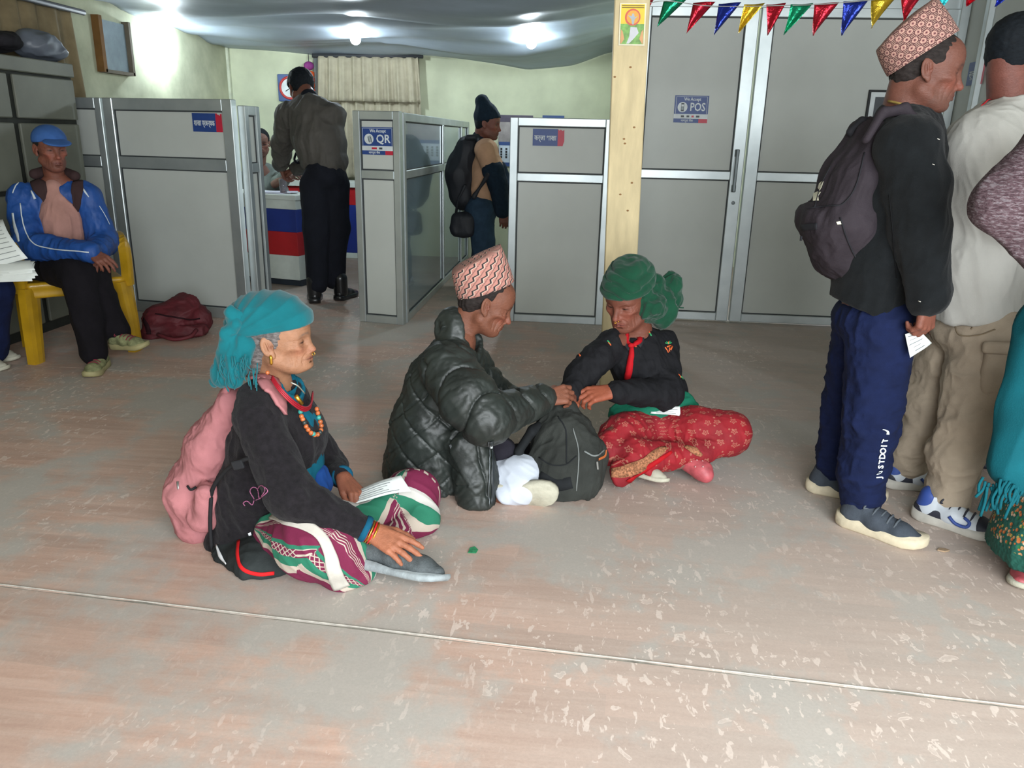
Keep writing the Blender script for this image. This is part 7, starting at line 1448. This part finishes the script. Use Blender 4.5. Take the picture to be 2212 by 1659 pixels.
# ================================================================== clerk behind the counter
SKC = (122, 88, 76); p9 = person(V3(-3.02, 7.35, 0), 'clerk in grey sweater seated behind the striped counter'); f9 = head_frame(A(563, 308, 7.3), 292, 10, 0, 1.0); nb9 = A(560, 350, 7.35)
S = SDF(.005); head_sdf(S, f9, nb9); V, Q = S.mesh(1); hd = (V, Q, head_col(V, f9, SKC, stub=(40, 34, 34))); S = SDF(.006); hand_sdf(S, A(625, 378, 6.9), V3(.8, -.3, .1), V3(0, -.3, .9), False, (.5,)*4, (.4, .4), 1, .08, A(590, 400, 7.1)); V2, Q2 = S.mesh(1)
hb = V3(f9.o[0]-.02, 7.40, 0); body_mesh(p9, [hd, (V2, Q2, skin_cols(V2, SKC)), core([([hb+V3(0, 0, .45), hb+V3(0, 0, .9)], [.12, .1]), ([hb+V3(0, 0, .45), hb+V3(.05, -.35, .45), hb+V3(.05, -.4, .06)], [.09, .07, .04])], SKC)]); hair_cap(p9, f9, hairm('blueblack_hair', (15, 20, 25)), grow=.008, front=.05, h=.006); 
S = SDF(.008); S.chain([hb+V3(0, 0, .50), hb+V3(0, 0, .75), hb+V3(0, 0, .92)], [.14, .15, .08], .05, (1, 0, 0), 1.3); S.chain([hb+V3(.17, -.02, .86), A(600, 395, 7.2), A(618, 380, 6.98)], [.075, .062, .05], .03); S.chain([hb+V3(-.17, -.02, .86), hb+V3(-.2, -.1, .65)], [.075, .062], .03); gs = cloth_obj('sweater', S, M('grey_sweater', (116, 124, 118), .9, var=.1, bump=.3), p9, dict(amp=.012, freq=8, seed=161))
bg9 = bvh_of(gs); ribbon('dark_stripe', bg9, [(562, 352), (572, 346), (582, 338)], .02, NT, p9, .005); S = SDF(.008); S.chain([hb+V3(.07, 0, .47), hb+V3(.09, -.35, .46), hb+V3(.09, -.38, .05)], [.09, .08, .06], .03); S.chain([hb+V3(-.07, 0, .47), hb+V3(-.09, -.35, .46), hb+V3(-.09, -.38, .05)], [.09, .08, .06], .03); cloth_obj('trousers', S, NT, p9)
MB().tube(smooth_path([f9.T(.093, -.05, .0), f9.T(.100, -.02, -.004), f9.T(.102, 0, .002), f9.T(.100, .02, -.004), f9.T(.093, .05, .0)], 4), .0025, 5).build('spectacles', NT, p9, True)
cb = empty('office_stool', hb, 'plain stool under the clerk behind the counter', 'stool'); MB().lathe(hb+V3(0, 0, .36), [(.17, 0), (.18, .02), (.17, .04)], 20).build('seat', NT, cb, True)
for a in range(4): MB().tube([hb+V3(.13*math.cos(a*1.57+.78), .13*math.sin(a*1.57+.78), .37), hb+V3(.18*math.cos(a*1.57+.78), .18*math.sin(a*1.57+.78), 0)], .015, 8).build('leg', alu(), cb, True)
# ================================================================== man with beanie and rucksack
SKB = (112, 70, 58); p10 = person(V3(-.82, 6.72, 0), 'man in dark beanie and jeans standing in the passage'); f10 = head_frame(A(1054, 268, 6.7), -8, 6, 0, 1.0); nb10 = A(1040, 312, 6.74)
S = SDF(.005); head_sdf(S, f10, nb10); V, Q = S.mesh(1); hd = (V, Q, head_col(V, f10, SKB, stub=(40, 34, 34))); rs, re_, rw = A(1050, 325, 6.55), A(1075, 395, 6.52), A(1085, 455, 6.50); ls, le_, lw = A(1050, 322, 6.95), A(1085, 390, 6.95), A(1110, 420, 6.85)
S = SDF(.005); hand_sdf(S, rw, V3(.2, 0, -1), V3(.3, -.9, 0), True, (.5,)*4, (.4, .4), 1.05, .08, re_); Vr, Qr = S.mesh(1); S = SDF(.006); hand_sdf(S, lw, V3(.9, 0, -.2), V3(0, .5, .8), False, (.5,)*4, (.4, .4), 1.05, .08, le_); Vl, Ql = S.mesh(1)
pe = A(1040, 445, 6.74); g0 = V3(pe[0], 6.74, 0); body_mesh(p10, [hd, (Vr, Qr, skin_cols(Vr, SKB)), (Vl, Ql, skin_cols(Vl, SKB)), core([([pe, A(1048, 330, 6.74), nb10], [.11, .11, .05]), ([nb10, rs, re_], [.05, .05, .04]), ([nb10, ls, le_], [.05, .05, .04]), ([g0+V3(0, -.09, .72), g0+V3(.03, -.1, .08)], [.08, .04]), ([g0+V3(0, .09, .72), g0+V3(-.03, .1, .08)], [.08, .04])], SKB)])
BN = M('navy_knit', (20, 34, 46), .95, var=.15, scale=40, bump=.5, bscale=120); S = SDF(.005); S.ell(f10.T(-.012, 0, .055), (.112, .090, .088), .02, f10.R); S.cone(f10.T(-.03, 0, .10), f10.T(-.070, 0, .165), .074, .056, .04); S.cut(f10.T(0, 0, .028), -unit(f10.D(-.35, 0, 1))); cloth_obj('beanie', S, BN, p10, dict(amp=.006, freq=16, seed=171)); hair_cap(p10, f10, hairm('blueblack_hair', (15, 20, 25)), front=.03, low=-.07, h=.006)
la = V3(0, 1, 0); S = SDF(.008); S.chain([A(1045, 420, 6.74), A(1048, 370, 6.74), A(1046, 325, 6.74)], [.125, .13, .08], .05, la, 1.3); S.cone(A(1046, 325, 6.74), rs, .075, .08, .05); S.cone(A(1046, 325, 6.74), ls, .075, .08, .05); S.chain([rs, A(1068, 372, 6.52)], [.085, .078], .03); S.chain([ls, A(1075, 370, 6.95)], [.085, .078], .03); cloth_obj('tan_top', S, M('tan_jersey', (168, 132, 104), .9, var=.1), p10, dict(amp=.014, freq=8, seed=173, along=(.2, 0, 1)))
S = SDF(.007); S.chain([A(1066, 368, 6.52), re_, rw], [.088, .080, .06], .02); S.chain([A(1074, 368, 6.95), le_, lw], [.085, .075, .06], .02); S.cone(A(1040, 300, 6.74), A(1042, 316, 6.74), .075, .085, .02); cloth_obj('dark_sleeves', S, BN, p10, dict(amp=.012, freq=10, seed=175))
JN = M('dark_denim', (36, 54, 70), .9, var=.2, scale=14, bump=.25); S = SDF(.008); S.ell(pe+V3(0, 0, -.04), (.14, .16, .12), .04); S.chain([g0+V3(0, -.09, .70), g0+V3(.03, -.1, .42), g0+V3(.03, -.1, .06)], [.115, .09, .075], .03); S.chain([g0+V3(0, .09, .70), g0+V3(0, .1, .42), g0+V3(-.03, .1, .06)], [.115, .09, .075], .03); cloth_obj('jeans', S, JN, p10, dict(amp=.014, freq=8, seed=177, along=(.4, 0, 1)))
for hp in (g0+V3(-.06, -.10, 0), g0+V3(-.12, .10, 0)): shoe(p10, hp, V3(.28, -.02, 0), V3(0, 0, 1), .28, WSH, OSO, None)
BP = M('black_nylon', (18, 20, 26), .7, var=.2, scale=10, bump=.2); b10 = empty('backpack', A(1000, 440, 6.74), 'black rucksack on the back of the man in the beanie', 'backpack'); S = SDF(.007); S.chain([A(1012, 320, 6.74), A(998, 375, 6.74), A(1005, 425, 6.74)], [.10, .125, .11], .05, (0, 1, 0), 1.4); S.cone(A(985, 350, 6.74), A(988, 420, 6.74), .06, .06, .04, (0, 1, 0), 2); S.chain([A(1010, 298, 6.6), A(1030, 296, 6.6), A(1048, 325, 6.50), A(1055, 375, 6.46), A(1025, 425, 6.5)], [.02, .022, .02, .018, .016], .01); cloth_obj('bag_body', S, BP, b10, dict(amp=.016, freq=8, seed=179))
b11 = empty('shoulder_bag', A(1000, 520, 6.62), 'black shoulder bag hanging below the rucksack of the beanie man', 'bag'); S = SDF(.007); S.box(A(1000, 485, 6.60), (.20, .16, .20), .05, .03); cloth_obj('bag_body', S, BP, b11, dict(amp=.014, freq=9, seed=181)); MB().tube([A(985, 460, 6.6), A(990, 430, 6.6), A(1005, 400, 6.5)], .012, 6).build('strap', BP, b11, True)
